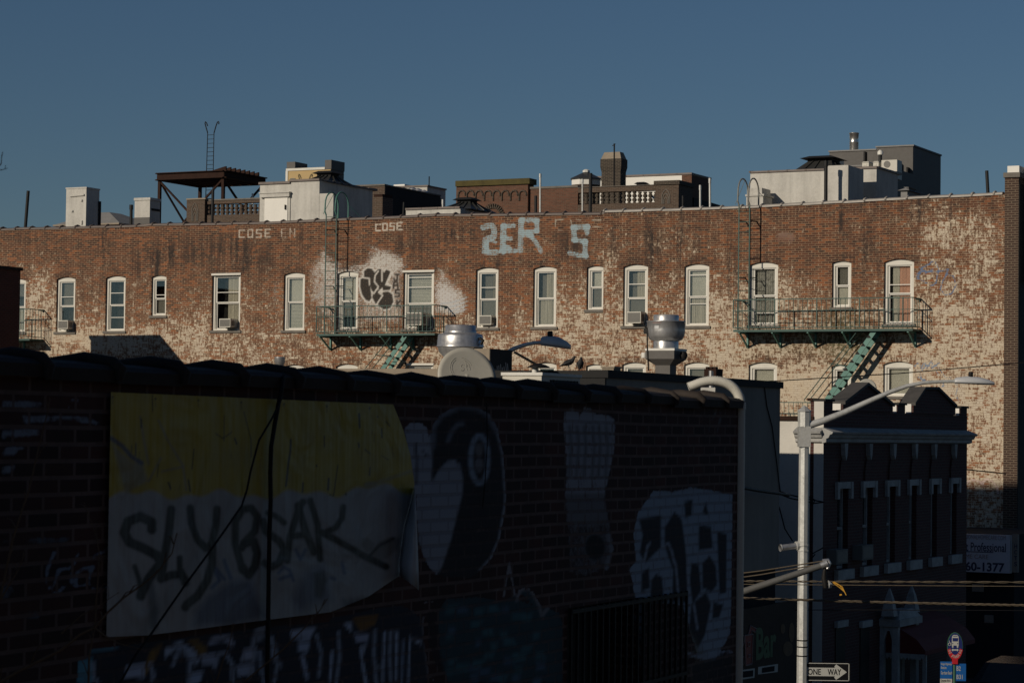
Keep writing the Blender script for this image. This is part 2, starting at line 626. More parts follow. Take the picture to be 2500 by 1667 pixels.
def wall_grid(x0, x1, z0, zt, holes, dx, dz, y=0.0, reveal=0.18):
    """independent quads of a vertical sheet, with openings; holes = (xl, xr, zb, ztfn)"""
    xs = set(np.arange(x0, x1, dx).tolist() + [x1]) if not callable(dx) else set(dx(x0, x1))
    for h in holes:
        for e in np.linspace(h[0], h[1], 9):
            if x0 <= e <= x1:
                xs.add(float(e))
    xs = sorted(xs)
    xx = [xs[0]]
    for e in xs[1:]:
        if e - xx[-1] > 1e-4:
            xx.append(e)
    V = []
    for a, b in zip(xx[:-1], xx[1:]):
        mid = (a + b) / 2
        hs = sorted([h for h in holes if h[0] < mid < h[1]], key=lambda h: h[2])
        lo = (z0, z0)
        segs = []
        for h in hs:
            segs.append((lo, (h[2], h[2])))
            lo = (h[3](a), h[3](b))
        segs.append((lo, (zt(a), zt(b))))
        for (la, lb), (ta, tb) in segs:
            n = max(1, int(round(((ta + tb) - (la + lb)) / 2 / dz)))
            za = np.linspace(la, ta, n + 1)
            zb = np.linspace(lb, tb, n + 1)
            q = np.zeros((n, 4, 3))
            q[:, 0] = np.stack([np.full(n, a), np.full(n, y), za[:-1]], 1)
            q[:, 1] = np.stack([np.full(n, b), np.full(n, y), zb[:-1]], 1)
            q[:, 2] = np.stack([np.full(n, b), np.full(n, y), zb[1:]], 1)
            q[:, 3] = np.stack([np.full(n, a), np.full(n, y), za[1:]], 1)
            V.append(q)
    for h in holes:                      # reveals
        xl, xr, zb, zf = h
        e = np.linspace(xl, xr, 9)
        ring = [(xl, zb), (xr, zb)] + [(float(t), zf(float(t))) for t in e[::-1]]
        for (ax, az), (bx, bz) in zip(ring, ring[1:] + ring[:1]):
            V.append(np.array([[(ax, y, az), (ax, y + reveal, az), (bx, y + reveal, bz), (bx, y, bz)]]))
    return np.concatenate(V, 0).reshape(-1, 3)


def grid_obj(name, V, mat, parent, fr, fields):
    """V in frame coordinates; fields: dict attr -> (n,4)"""
    b = np.array(BASE.get(parent.name, (0, 0, 0)))
    n = len(V)
    me = bpy.data.meshes.new(name)
    me.vertices.add(n)
    me.loops.add(n)
    me.polygons.add(n // 4)
    me.vertices.foreach_set('co', (V - b).astype(np.float32).ravel())
    me.loops.foreach_set('vertex_index', np.arange(n, dtype=np.int32))
    me.polygons.foreach_set('loop_start', np.arange(0, n, 4, dtype=np.int32))
    me.polygons.foreach_set('loop_total', np.full(n // 4, 4, dtype=np.int32))
    me.update(calc_edges=True)
    for k_, arr in fields.items():
        at = me.attributes.new(k_, 'FLOAT_COLOR', 'POINT')
        at.data.foreach_set('color', arr.astype(np.float32).ravel())
    me.materials.append(mat)
    o = bpy.data.objects.new(name, me)
    C.objects.link(o)
    o.parent = parent
    BASE[o.name] = tuple(b)
    return o


def to_world(fr, V):
    return fr.o + V[:, :1] * fr.ex + V[:, 1:2] * fr.ey + np.stack([np.zeros(len(V)), np.zeros(len(V)), V[:, 2]], 1)


def painted_wall_mat(name, ramp_stops, mortar, wash_col, wash_mortar, stain_col, thr_scale=9.0, bump=0.5, zoom=1.0, msize=0.010, film_col=(0.34, 0.225, 0.14), paint_wear=1.1):
    k = NT(name)
    o = k.obj()
    xyz = k.sep(o)
    wob = k.math('MULTIPLY_ADD', k.noise(o, 0.35, 2), 0.05, -0.025)
    v = k.comb(xyz[0], k.math('ADD', xyz[2], wob), 0.0)
    rnd, fac = k.brick(v, (0, 0, 0), (1, 1, 1), (0.5, 0.5, 0.5), msize)
    rnd = k.sep(rnd)[0]
    big = k.noise(o, 0.55, 4, 0.6)
    fine = k.noise(o, thr_scale, 6, 0.7)
    vf = k.noise(o, 30.0, 3, 0.7)
    streak = k.noise(k.map(o, (5.0, 5.0, 0.45)), 1.0, 4, 0.6)
    t = k.math('ADD', k.math('MULTIPLY', rnd, 0.6), k.math('ADD', k.math('MULTIPLY', big, 0.30), k.math('MULTIPLY', fine, 0.2)))
    bc = k.ramp(t, ramp_stops)
    base = k.mix(fac, bc, mortar)
    wear = k.n('ShaderNodeAttribute', attribute_name='wear')
    ws = k.sep(wear.outputs['Color'])
    pat = k.n('ShaderNodeAttribute', attribute_name='paint')
    # soot
    st = k.math('MULTIPLY', k.math('MULTIPLY', ws[1], 1.35), k.smooth(k.math('ADD', k.math('MULTIPLY', streak, 0.65), k.math('MULTIPLY', fine, 0.35)), 0.40, 0.58), clamp=True)
    base = k.mix(st, base, stain_col)
    # limewash
    mid = k.noise(o, 2.2, 5, 0.65)
    vfn = k.noise(k.map(o, (22.0, 22.0, 14.0)), 1.0, 4, 0.7)
    thr = k.math('ADD', k.math('MULTIPLY_ADD', fine, 1.0, -0.5), k.math('ADD', k.math('MULTIPLY_ADD', rnd, 0.26, -0.13), k.math('ADD', k.math('MULTIPLY_ADD', mid, 0.95, -0.475), k.math('MULTIPLY_ADD', streak, 0.34, -0.17))))
    thr = k.math('ADD', thr, k.math('MULTIPLY_ADD', vfn, 0.9, -0.45))
    thr = k.math('ADD', thr, k.math('MULTIPLY_ADD', fac, -0.10, 0.61))
    dlt = k.math('SUBTRACT', ws[0], thr)
    st2 = k.noise(k.map(o, (15.0, 15.0, 4.0)), 1.0, 5, 0.7)
    dlt = k.math('ADD', dlt, k.math('MULTIPLY_ADD', st2, 1.1, -0.55))
    m1 = k.smooth(dlt, -0.26, 0.14)
    base = k.mix(k.math('MULTIPLY', m1, 0.42), base, film_col)
    m = k.smooth(dlt, 0.02, 0.22)
    wc = k.mix(k.math('MULTIPLY', fac, 0.75), wash_col, wash_mortar)
    wc = k.mix(k.smooth(vf, 0.35, 0.75), wc, tuple(c * 0.72 for c in wash_col))
    wc = k.mix(k.smooth(mid, 0.35, 0.65), wc, tuple(c * q for c, q in zip(wash_col, (0.86, 0.83, 0.78))))
    base = k.mix(k.math('MULTIPLY', m, 0.88), base, wc)
    # moss
    base = k.mix(k.math('MULTIPLY', ws[2], k.smooth(fine, 0.35, 0.6)), base, (0.075, 0.07, 0.025))
    # paint
    pm = k.smooth(k.math('ADD', pat.outputs['Alpha'], k.math('MULTIPLY_ADD', fine, paint_wear, k.math('MULTIPLY_ADD', vf, 0.6, k.math('MULTIPLY', fac, -0.16)))), 0.77 + paint_wear / 2, 1.12 + paint_wear / 2)
    pc = k.mix(k.math('MULTIPLY', fac, 0.26), pat.outputs['Color'], tuple(c * 0.6 for c in mortar))
    base = k.mix(pm, base, pc)
    k.set(k.b.inputs['Base Color'], base)
    k.b.inputs['Roughness'].default_value = 0.9
    k.bump(k.math('SUBTRACT', k.math('MULTIPLY', fine, 0.5), fac), bump, 0.008)
    return k.m


MAT['long_wall'] = painted_wall_mat('flaking limewashed brick',
    [(0.24, (0.026, 0.011, 0.007)), (0.44, (0.072, 0.024, 0.011)), (0.68, (0.125, 0.041, 0.017)), (0.86, (0.27, 0.088, 0.028))],
    (0.255, 0.163, 0.098), (0.68, 0.595, 0.465), (0.25, 0.175, 0.115), (0.030, 0.020, 0.016))
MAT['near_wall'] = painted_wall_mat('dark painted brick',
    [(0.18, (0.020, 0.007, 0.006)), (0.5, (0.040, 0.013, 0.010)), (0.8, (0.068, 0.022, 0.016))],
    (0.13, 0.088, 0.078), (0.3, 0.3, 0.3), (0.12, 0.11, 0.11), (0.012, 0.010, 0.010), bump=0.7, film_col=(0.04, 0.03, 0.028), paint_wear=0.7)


# ============================================================ THE LONG BRICK BUILDING (two halves)
SEAM_PX = 1473.0
BR = -0.12                                     # right half stands a little proud
uS = G.hb(SEAM_PX, 700, BR)[0]
uE = G.hb(2455, 700, BR)[0]
top_px = [(-700, 590), (0, 561), (163, 557), (335, 553), (345, 550), (640, 546), (777, 540), (937, 533), (1063, 527), (1240, 525), (1466, 522)]
top_px_r = [(1475, 518), (1720, 511), (1870, 505), (2115, 491), (2448, 474)]
TL = np.array([G.hb(x, y, 0) for x, y in top_px])
TR = np.array([G.hb(x, y, BR) for x, y in top_px_r])


def ztL(u):
    return float(np.interp(u, TL[:, 0], TL[:, 1]))


def ztR(u):
    return float(np.interp(u, TR[:, 0], TR[:, 1]))


bl = thing('brick_building', 'long low-rise brick building with peeling limewash, blue painted letters and a black graffiti throw-up', 'building', G, (TL[0, 0], 0, 0))
br = thing('brick_building', 'brick building at the right end of the long wall, heavily whitewashed with blue scribbles', 'building', G, (uS, BR, 0))
uL0 = TL[0, 0]
holesL, holesR = [], []


def window(px0, px1, pyt, pyb, right, flat=False, up='g', lo='d', split=0.46, extra=(), storm=False):
    b = BR if right else 0.0
    par = br if right else bl
    pm = (pyt + pyb) / 2
    u0 = G.hb(px0, pm, b)[0]
    u1 = G.hb(px1, pm, b)[0]
    zT = G.hb((px0 + px1) / 2, pyt, b)[1]
    zB = G.hb((px0 + px1) / 2, pyb, b)[1]
    w = u1 - u0
    rise = 0.0 if flat else 0.10 * w
    uc = (u0 + u1) / 2

    def zf(u):
        return zT - rise * ((u - uc) / (w / 2)) ** 2
    (holesR if right else holesL).append((u0, u1, zB, zf))
    fo = 0.075
    fw = 0.085 if w > 0.75 else 0.075
    head = 0.09 if not flat else 0.09
    zi = zT - rise - head
    zb = zB + 0.055
    m = MB()
    m.box(u0, u0 + fw, b + fo, b + 0.19, zB, zT - rise * 1.0)
    m.box(u1 - fw, u1, b + fo, b + 0.19, zB, zT - rise * 1.0)
    m.box(u0 + fw, u1 - fw, b + fo, b + 0.19, zB, zb)
    e = np.linspace(u0, u1, 9)
    poly = [(u0, zT - rise - 0.002), (u0 + fw, zT - rise - 0.002), (u0 + fw, zi), (u1 - fw, zi), (u1 - fw, zT - rise - 0.002), (u1, zT - rise - 0.002)] + [(float(t), zf(float(t)) + 0.003) for t in e[::-1][1:-1]]
    if flat:
        m.box(u0 + fw, u1 - fw, b + fo, b + 0.19, zi, zT)
        m.box(u0 - 0.02, u1 + 0.02, b - 0.03, b + fo - 0.002, zT - 0.05, zT + 0.02)
    else:
        m.prism_y(poly, b + fo, b + 0.19)
    # thin inner stop
    t2 = 0.03
    for a_, c_ in ((u0 + fw, u0 + fw + t2), (u1 - fw - t2, u1 - fw)):
        m.box(a_, c_, b + fo + 0.03, b + 0.19, zb, zi)
    win = m.build('window', MAT['white_frame'], par)
    xl, xr = u0 + fw + t2, u1 - fw - t2
    zm = zi - split * (zi - zb)
    if split > 0 and split < 1:
        parts = [('up', zm, zi, b + 0.115), ('lo', zb, zm, b + 0.145)]
    else:
        parts = [('up', zb, zi, b + 0.115)]
    for nm, za, zc, yy in parts:
        s_ = 0.032
        q = MB()
        q.box(xl, xl + s_, yy, yy + 0.025, za, zc)
        q.box(xr - s_, xr, yy, yy + 0.025, za, zc)
        q.box(xl + s_, xr - s_, yy, yy + 0.025, za, za + s_)
        q.box(xl + s_, xr - s_, yy, yy + 0.025, zc - s_, zc)
        for fr_ in (extra if nm == 'up' else (storm if isinstance(storm, tuple) else ())):
            zz = zc - fr_ * (zc - za)
            q.box(xl + s_, xr - s_, yy, yy + 0.02, zz - 0.012, zz + 0.012)
        q.build('sash', MAT['sash'], win)
        g = MB().box(xl + s_, xr - s_, yy + 0.01, yy + 0.014, za + s_, zc - s_)
        g.build('pane', MAT['glass'], win)
        st = up if nm == 'up' else lo
        ya = b + 0.215
        H = zc - za
        Wd = xr - xl
        if st == 'g':
            MB().box(xl, xr, ya, ya + 0.01, za, zc).build('roller_shade', MAT['shade'], win)
        elif st == 'h':
            MB().box(xl, xr, ya, ya + 0.01, za + 0.45 * H, zc).build('roller_shade', MAT['shade'], win)
        elif st == 'b':
            q = MB()
            n = int(H / 0.045)
            for i in range(n):
                z_ = za + (i + 0.5) * H / n
                q.add([(xl, ya, z_ - 0.019), (xr, ya, z_ - 0.019), (xr, ya + 0.016, z_ + 0.021), (xl, ya + 0.016, z_ + 0.021)], [(0, 1, 2, 3)])
            q.build('blind', MAT['blind'], win)
        elif st == 'w':
            MB().box(xl, xr, ya, ya + 0.01, za, zc).build('blind', MAT['blind'], win)
        elif st in 'crlpn':
            if st == 'p':
                n = 20
                pts = [(xl + Wd * (.14 + .3 * i / n), ya + 0.010 * math.sin(i * 1.9)) for i in range(n + 1)]
                v = [(x, y_, za) for x, y_ in pts] + [(x, y_, zc) for x, y_ in pts]
                MB().add(v, [(i, i + 1, n + 2 + i, n + 1 + i) for i in range(n)], True).build('sheer_curtain', MAT['blind'], win)
                MB().box(xl, xr, ya + .06, ya + .07, za, zc).build('roller_shade', MAT['shade'], win)
            mm = {'c': 'curtain', 'r': 'curtain', 'l': 'lace', 'p': 'pink', 'n': 'curtain'}[st]
            x0_, x1_ = (xl, xr) if st in 'l' else ((xl + Wd * 0.45, xr) if st in 'rp' else (xl, xr))
            if st == 'n':
                x0_, x1_ = xl + Wd * 0.7, xr - 0.02
            if st == 'n' or (st == 'r' and px0 > 1200):
                MB().box(xl, xr, ya + .06, ya + .07, za, zc).build('roller_shade', MAT['shade'], win)
            n = 40
            pts = [(x0_ + (x1_ - x0_) * i / n, ya + 0.012 * math.sin(i * 1.55) + 0.006 * math.sin(i * 0.6)) for i in range(n + 1)]
            v = [(x, y_, za) for x, y_ in pts] + [(x, y_, zc) for x, y_ in pts]
            MB().add(v, [(i, i + 1, n + 2 + i, n + 1 + i) for i in range(n)], True).build('curtain', MAT[mm], win)
    MB().box(u0 - 0.01, u1 + 0.01, b + 0.40, b + 0.41, zB - 0.03, zT + 0.02).build('room_backing', MAT['dark_room'], win)
    MB().box(u0 - 0.06, u1 + 0.06, b - 0.05, b + 0.075, zB - 0.085, zB - 0.001).build('sill', MAT['sill'], win)
    return u0, u1, zB, zT, b


wins = {}
wins[0] = window(17, 62, 680, 811, False, up='h', lo='b', split=0.5)
wins[1] = window(137, 183, 676, 810, False, up='g', lo='d', split=0.5, extra=(0.62,))
wins[2] = window(257, 305.6, 673, 808, False, up='d', lo='d', split=0.5, extra=(0.5,), storm=(0.5,))
wins[3] = window(369, 405.5, 672, 770.5, False, up='d', lo='g', split=0.55, extra=(0.8,))
wins[4] = window(517, 586.5, 668.5, 806.5, False, flat=True, up='r', lo='r', split=0.5, extra=(0.6,))
wins[5] = window(692, 743.5, 665, 806.5, False, up='w', lo='b', split=0.48)
wins[6] = window(823, 873.5, 662, 804.5, False, up='w', lo='h', split=0.48)
wins[7] = window(984, 1059, 661, 803, False, flat=True, up='b', lo='g', split=0.56, extra=(0.12, 0.45))
wins[8] = window(1161, 1216, 652.6, 800, False, up='n', lo='g', split=0.5, extra=(0.55,))
wins[9] = window(1301, 1358, 650, 798, False, up='r', lo='c', split=0.5, extra=())
wins[10] = window(1432, 1474.5, 648.5, 756, False, up='w', lo='g', split=0.45)
wins[11] = window(1521, 1581.5, 645, 795.5, True, up='r', lo='g', split=0.52, extra=(0.5,))
wins[12] = window(1670, 1731, 644, 795.5, True, up='w', lo='c', split=0.5, extra=(0.2,), storm=(0.25,))
wins[13] = window(1828.6, 1899, 639.6, 794, True, up='l', lo='l', split=0.5, storm=(0.62,))
wins[14] = window(2031, 2078, 637, 750, True, up='g', lo='w', split=0.5)
wins[15] = window(2158, 2231, 632, 791, True, up='p', lo='p', split=0.5, extra=(0.68,))
LOW = [(690, 742, 890, 1030, False, 'w'), (819, 872, 888, 1030, False, 'g'), (994, 1057, 888, 1030, False, 'w'), (1160, 1215, 886, 1030, False, 'g'),
       (1304, 1358, 884.5, 1030, False, 'd'), (1430, 1473, 889, 1000, False, 'w'), (1518, 1576, 884, 1035, True, 'g'),
       (1669, 1730.6, 884, 1035, True, 'g'), (1827, 1896.6, 884, 1040, True, 'w'), (2030, 2077.6, 890, 953, True, 'h'), (2156, 2228.6, 882, 967, True, 'b')]
for x0_, x1_, t_, b_, r_, st_ in LOW:
    window(x0_, x1_, t_, b_, r_, flat=(x0_ == 994), up=st_ if st_ != 'b' else 'w', lo='d', split=0.5 if b_ > 990 else 0.0)


def wall_fields(V, fr, right):
    Wd = to_world(fr, V)
    px, py = project(Wd)
    pt = Paint(px, py)
    n = len(V)
    wash = np.interp(py, [500, 560, 640, 720, 800, 860, 1000, 1250], [0.26, 0.29, 0.37, 0.48, 0.59, 0.65, 0.68, 0.62])
    wash += np.interp(px, [0, 400, 900, 1250, 1500, 1900, 2450], [0.0, -0.02, -0.03, -0.02, 0.04, 0.06, 0.08])
    rs = np.random.RandomState(5)
    B = pt.blob
    B(wash, 100, 760, 50, 90, 0.16)
    B(wash, 90, 690, 50, 60, 0.12)
    B(wash, 250, 830, 130, 35, 0.25)
    B(wash, 2290, 560, 60, 60, 0.30)
    B(wash, 2400, 600, 70, 70, 0.22)
    B(wash, 2390, 545, 60, 40, 0.12)
    B(wash, 1490, 640, 22, 60, 0.22)
    B(wash, 1640, 570, 90, 60, 0.10)
    B(wash, 1880, 700, 60, 60, 0.2)
    B(wash, 1750, 760, 60, 90, 0.12)
    B(wash, 2290, 730, 110, 90, 0.12)
    B(wash, 2000, 930, 260, 70, 0.18)
    B(wash, 480, 800, 70, 60, 0.12)
    B(wash, 1390, 760, 110, 80, 0.10)
    B(wash, 1100, 870, 200, 60, 0.08)
    B(wash, 2000, 620, 130, 60, -0.14)
    B(wash, 2100, 700, 60, 40, -0.16)
    B(wash, 1240, 720, 60, 60, -0.14)
    B(wash, 420, 740, 60, 50, -0.10)
    B(wash, 1960, 880, 90, 30, -0.18)
    B(wash, 300, 600, 260, 40, -0.10)
    B(wash, 760, 860, 120, 25, -0.06)
    soot = np.zeros(n)
    for cx, cy, rx, ry, a in [(255, 600, 12, 45, .8), (265, 655, 10, 30, .6), (385, 640, 22, 35, .7), (420, 620, 14, 30, .5), (330, 650, 18, 40, .5), (450, 620, 60, 30, .4),
                              (560, 600, 60, 30, .5), (610, 640, 80, 35, .5), (850, 650, 40, 40, .4), (740, 580, 10, 30, .5), (1000, 600, 45, 40, .5), (1100, 570, 40, 25, .55),
                              (1160, 560, 40, 30, .3), (1220, 640, 60, 20, .3), (1395, 600, 40, 45, .5), (1500, 590, 12, 50, .5), (1590, 590, 22, 70, .65), (1660, 590, 18, 60, .5), (1690, 630, 10, 40, .4),
                              (1780, 640, 22, 60, .5), (1790, 700, 30, 40, .3), (2050, 545, 12, 35, .7), (2240, 520, 20, 40, .5), (2110, 600, 30, 70, .45), (2140, 640, 12, 60, .4),
                              (1940, 870, 120, 30, .45), (2040, 830, 100, 30, .5), (2320, 560, 12, 60, .5), (2280, 580, 10, 50, .4), (1700, 560, 60, 40, .2), (60, 580, 60, 20, .25),
                              (200, 720, 30, 50, .25), (1330, 830, 8, 60, .2), (1560, 850, 60, 40, .25)]:
        B(soot, cx, cy, rx, ry, a)
    soot += np.interp(py, [520, 545, 580, 640, 700], [0.35, 0.12, 0.2, 0.15, 0.05])
    # darker soldier course over each opening
    for h in (holesR if right else holesL):
        uc = (h[0] + h[1]) / 2
        w_ = h[1] - h[0]
        zz = np.array([h[3](u) if h[0] <= u <= h[1] else h[3](h[0]) for u in (h[0], uc, h[1])])
        inside = (V[:, 0] > h[0] - 0.14) & (V[:, 0] < h[1] + 0.14)
        zc_ = h[3](uc) - 0.10 * w_ * ((V[:, 0] - uc) / (w_ / 2)) ** 2 if abs(h[3](uc) - h[3](h[0])) > 1e-3 else np.full(n, h[3](uc))
        band = inside & (V[:, 2] > zc_ - 0.02) & (V[:, 2] < zc_ + 0.22)
        wash[band] -= 0.12
        soot[band] += 0.22
        drip = (V[:, 0] > h[0] - 0.1) & (V[:, 0] < h[1] + 0.1) & (V[:, 2] < h[2] - 0.08) & (V[:, 2] > h[2] - 0.55)
        soot[drip] += 0.15
    moss = np.zeros(n)
    B(moss, 2060, 800, 55, 55, 0.8)
    B(moss, 1960, 850, 120, 20, 0.35)
    B(moss, 2080, 850, 60, 40, 0.5)
    # ---- buffed white areas
    WH = (0.54, 0.52, 0.48)
    GY = (0.33, 0.30, 0.27)
    if not right:
        pt.poly([(655, 680), (690, 668), (690, 780), (668, 770), (652, 730)], WH, 0.58, 46)
        pt.poly([(745, 655), (790, 620), (822, 650), (822, 800), (800, 790), (770, 775), (748, 720)], WH, 0.66, 46)
        pt.poly([(770, 590), (800, 575), (820, 640), (770, 650)], WH, 0.5, 44)
        pt.poly([(850, 560), (880, 566), (960, 610), (1000, 650), (984, 662), (870, 662), (905, 620), (860, 590)], WH, 0.5, 36)
        pt.poly([(870, 662), (905, 615), (950, 612), (990, 628), (990, 800), (874, 800)], WH, 0.66, 42)
        pt.poly([(800, 650), (870, 640), (874, 662), (874, 800), (820, 800)], WH, 0.7, 40)
        pt.poly([(1058, 640), (1085, 645), (1110, 680), (1148, 712), (1145, 765), (1110, 778), (1060, 770)], WH, 0.64, 34)
        pt.poly([(1060, 690), (1095, 700), (1120, 720), (1125, 765), (1065, 760)], (0.56, 0.55, 0.54), 0.6, 26)
        BLW = (0.36, 0.42, 0.47)
        for yy in (742, 752, 762, 770):
            pt.stroke([(1075 + (yy - 742), yy), (1105, yy - 4), (1140, yy - 16)], 2.5, BLW, 0.7, 3)
        pt.stroke([(758, 735), (775, 725), (790, 700)], 3, (0.2, 0.19, 0.18), .6, 4)
        pt.stroke([(750, 700), (758, 725), (788, 718), (795, 700)], 3, (0.25, 0.22, 0.2), .55, 4)
        # thin white tags
        CR_ = (0.46, 0.40, 0.33)
        write(pt, 'COSE', 583, 560, 14, 21, 7, 5, CR_, 0.86, slope=-0.02)
        write(pt, 'EN', 686, 558, 14, 22, 7, 4.5, CR_, 0.70)
        write(pt, 'COSE', 916, 546, 13, 18, 4.5, 5, (0.5, 0.45, 0.38), 0.92, slope=-0.06)
        write(pt, "'", 975, 542, 6, 20, 2, 4, CR_, .6)
        pt.stroke([(960, 566), (985, 563)], 3.5, CR_, .5)
        # pale blue letters
        LB = (0.29, 0.385, 0.42)
        q = lambda pts: [(1080 + a * .2721, 320 + b * .272) for a, b in pts]
        for pts, w_ in [([(365, 865), (440, 845), (465, 880), (465, 945), (385, 975), (380, 1085), (485, 1088)], 17), ([(440, 985), (480, 1000)], 10), ([(400, 1010), (400, 1080)], 12),
                        ([(548, 855), (540, 1080)], 17), ([(548, 852), (640, 850)], 14), ([(545, 960), (610, 965)], 15), ([(560, 1040), (600, 1050)], 14), ([(540, 1078), (650, 1075)], 15),
                        ([(708, 800), (700, 1075)], 16), ([(705, 800), (855, 800)], 14), ([(845, 805), (848, 895)], 14), ([(705, 905), (850, 900)], 13), ([(770, 910), (835, 990), (885, 1080)], 14), ([(740, 930), (800, 950)], 14),
                        ([(1170, 865), (1305, 860)], 15), ([(1300, 860), (1295, 915)], 15), ([(1180, 870), (1185, 975)], 16), ([(1180, 978), (1285, 990)], 15), ([(1280, 990), (1280, 1110)], 15), ([(1140, 1095), (1220, 1115), (1295, 1125)], 14)]:
            pt.stroke(q(pts), w_, LB, 0.74, 4)
        for pts in ([(1015, 800), (1090, 795)], [(1015, 800), (1015, 860)], [(1040, 890), (1075, 895)], [(1150, 800), (1160, 830)], [(1200, 795), (1240, 800)], [(1350, 800), (1420, 800)], [(1350, 860), (1430, 862)]):
            pt.stroke(q(pts), 5, (0.36, 0.32, 0.26), .80, 3)
        # black throw-up
        BK = (0.022, 0.020, 0.018)
        WO = (0.60, 0.57, 0.52)
        z = lambda pts: [(600 + a * .2721, 360 + b * .272) for a, b in pts]
        shapes = [[(1032, 1185), (1060, 1168), (1112, 1180), (1118, 1290), (1135, 1330), (1108, 1378), (1078, 1366), (1046, 1318), (1030, 1250)],
                  [(1065, 1110), (1095, 1086), (1130, 1092), (1160, 1130), (1150, 1225), (1190, 1250), (1140, 1300), (1115, 1230), (1112, 1180), (1065, 1165)],
                  [(1165, 1120), (1190, 1095), (1220, 1095), (1240, 1130), (1262, 1098), (1305, 1120), (1280, 1170), (1255, 1235), (1220, 1280), (1160, 1250), (1152, 1180)],
                  [(1225, 1245), (1270, 1236), (1300, 1252), (1290, 1280), (1230, 1285), (1190, 1290)],
                  [(1150, 1290), (1190, 1280), (1228, 1325), (1172, 1412), (1135, 1340)],
                  [(1225, 1300), (1270, 1288), (1312, 1320), (1322, 1385), (1290, 1440), (1240, 1450), (1200, 1425), (1185, 1400), (1226, 1335)]]
        for p_ in shapes:
            pt.poly(z(p_), WO, 1.0, 3, grow=4.0)
        for p_ in shapes:
            pt.poly(z(p_), BK, 1.0, 2.5, grow=1.0)
        for p_ in [[(1110, 1232), (1108, 1176), (1050, 1168)], [(1222, 1200), (1222, 1098)], [(1190, 1110), (1160, 1150), (1155, 1205), (1190, 1250), (1150, 1310), (1132, 1295), (1132, 1335)],
                   [(1305, 1118), (1256, 1232), (1300, 1240)], [(1222, 1268), (1192, 1300), (1228, 1328), (1172, 1412)], [(1225, 1290), (1290, 1285)]]:
            pt.stroke(z(p_), 3.2, WO, 1.0, 2.2)
        pt.poly(z([(1226, 1262), (1192, 1298), (1226, 1312), (1232, 1285)]), WO, 1, 2)
        JK = (0.035, 0.028, 0.024)
        for (cx, cy, w_, h_, ch) in [(1325, 1140, 52, 60, 'J'), (1322, 1205, 46, 60, 'A'), (1340, 1275, 40, 66, 'S'), (1350, 1372, 44, 60, 'K')]:
            for pl in LET[ch]:
                pt.stroke(z([(cx + a * w_, cy + b * h_) for a, b in pl]), 5.0, JK, 1.0, 2.2)
        pt.stroke(z([(1385, 1425), (1385, 1510)]), 2.2, JK, .8)
        # splash of white on the seam etc
    else:
        WS = (0.47, 0.43, 0.37)
        q2 = lambda pts: [(1700 + a * .34014, 300 + b * .34014) for a, b in pts]
        pt.poly(q2([(110, 660), (250, 650), (300, 700), (280, 790), (180, 800), (90, 740)]), WS, .42, 26)
        pt.poly(q2([(450, 700), (560, 690), (700, 780), (740, 850), (600, 840), (480, 780)]), WS, .40, 26)
        pt.poly(q2([(600, 1080), (820, 1120), (900, 1230), (800, 1290), (640, 1280)]), WS, .42, 30)
        pt.ell(1700 + 640 * .34, 300 + 830 * .34, 26, 16, (0.14, 0.05, 0.03), .6, 8)
        write(pt, 'WTE', 1935, 500, 18, 32, 14, 4, (0.33, 0.29, 0.25), .5, slope=0.02)
        write(pt, 'ACTT', 2075, 502, 18, 34, 14, 4, (0.33, 0.29, 0.25), .5, slope=0.02)
        write(pt, 'IA', 2195, 500, 16, 30, 8, 4, (0.33, 0.29, 0.25), .45)
        BT = (0.115, 0.165, 0.27)
        for pts in ([(1590, 1120), (1620, 1040), (1680, 1010), (1690, 990), (1715, 1000), (1740, 1050), (1720, 1150), (1690, 1170), (1600, 1120)], [(1600, 1040), (1660, 1070), (1720, 1070), (1810, 1050), (1790, 1090)],
                    [(1755, 1190), (1765, 1140), (1800, 1085), (1845, 1100), (1865, 1160), (1835, 1225), (1785, 1235), (1750, 1190)], [(1585, 1120), (1585, 1080), (1640, 1060)], [(1640, 1080), (1700, 1050)]):
            pt.stroke(q2(pts), 4.6, BT, .95, 3.5)
        q5 = lambda pts: [(1860 + a * .2721, 800 + b * .272) for a, b in pts]
        for pts in ([(1370, 350), (1400, 310), (1430, 360), (1460, 310), (1480, 360), (1520, 300), (1540, 350), (1600, 310)], [(1380, 380), (1440, 380), (1480, 330)], [(1420, 400), (1430, 450), (1470, 470), (1430, 490)],
                    [(1570, 340), (1610, 390), (1650, 450), (1710, 450)], [(1500, 340), (1560, 380), (1590, 430)], [(1610, 480), (1640, 520), (1610, 530)], [(1720, 480), (1760, 520), (1740, 600), (1760, 650)], [(1400, 440), (1450, 480)]):
            pt.stroke(q5(pts), 4.0, (0.15, 0.22, 0.33), .95, 3.5)
        PK = (0.60, 0.47, 0.42)
        for pts in ([(1830, 1400), (1870, 1365), (1930, 1365), (1980, 1400)], [(1975, 1390), (2020, 1355), (2070, 1375), (2110, 1430), (2120, 1480)]):
            pt.stroke(q5(pts), 7, PK, .85, 4)
        pt.poly(q5([(1835, 1395), (1980, 1390), (2110, 1440), (2120, 1560), (1835, 1560)]), (0.42, 0.30, 0.27), .45, 12)
    z4 = np.zeros((n, 4))
    z4[:, 0] = np.clip(wash, 0, 1.1)
    z4[:, 1] = np.clip(soot, 0, 1)
    z4[:, 2] = np.clip(moss, 0, 1)
    z4[:, 3] = 1
    p4 = np.concatenate([pt.c, pt.a[:, None]], 1)
    return {'wear': z4, 'paint': p4}


uFa, uFb = G.hb(560, 650, 0)[0], uS


def fine_x(a, b):
    return np.arange(a, uFa, .06).tolist() + np.arange(uFa, b, .03).tolist() + [b]


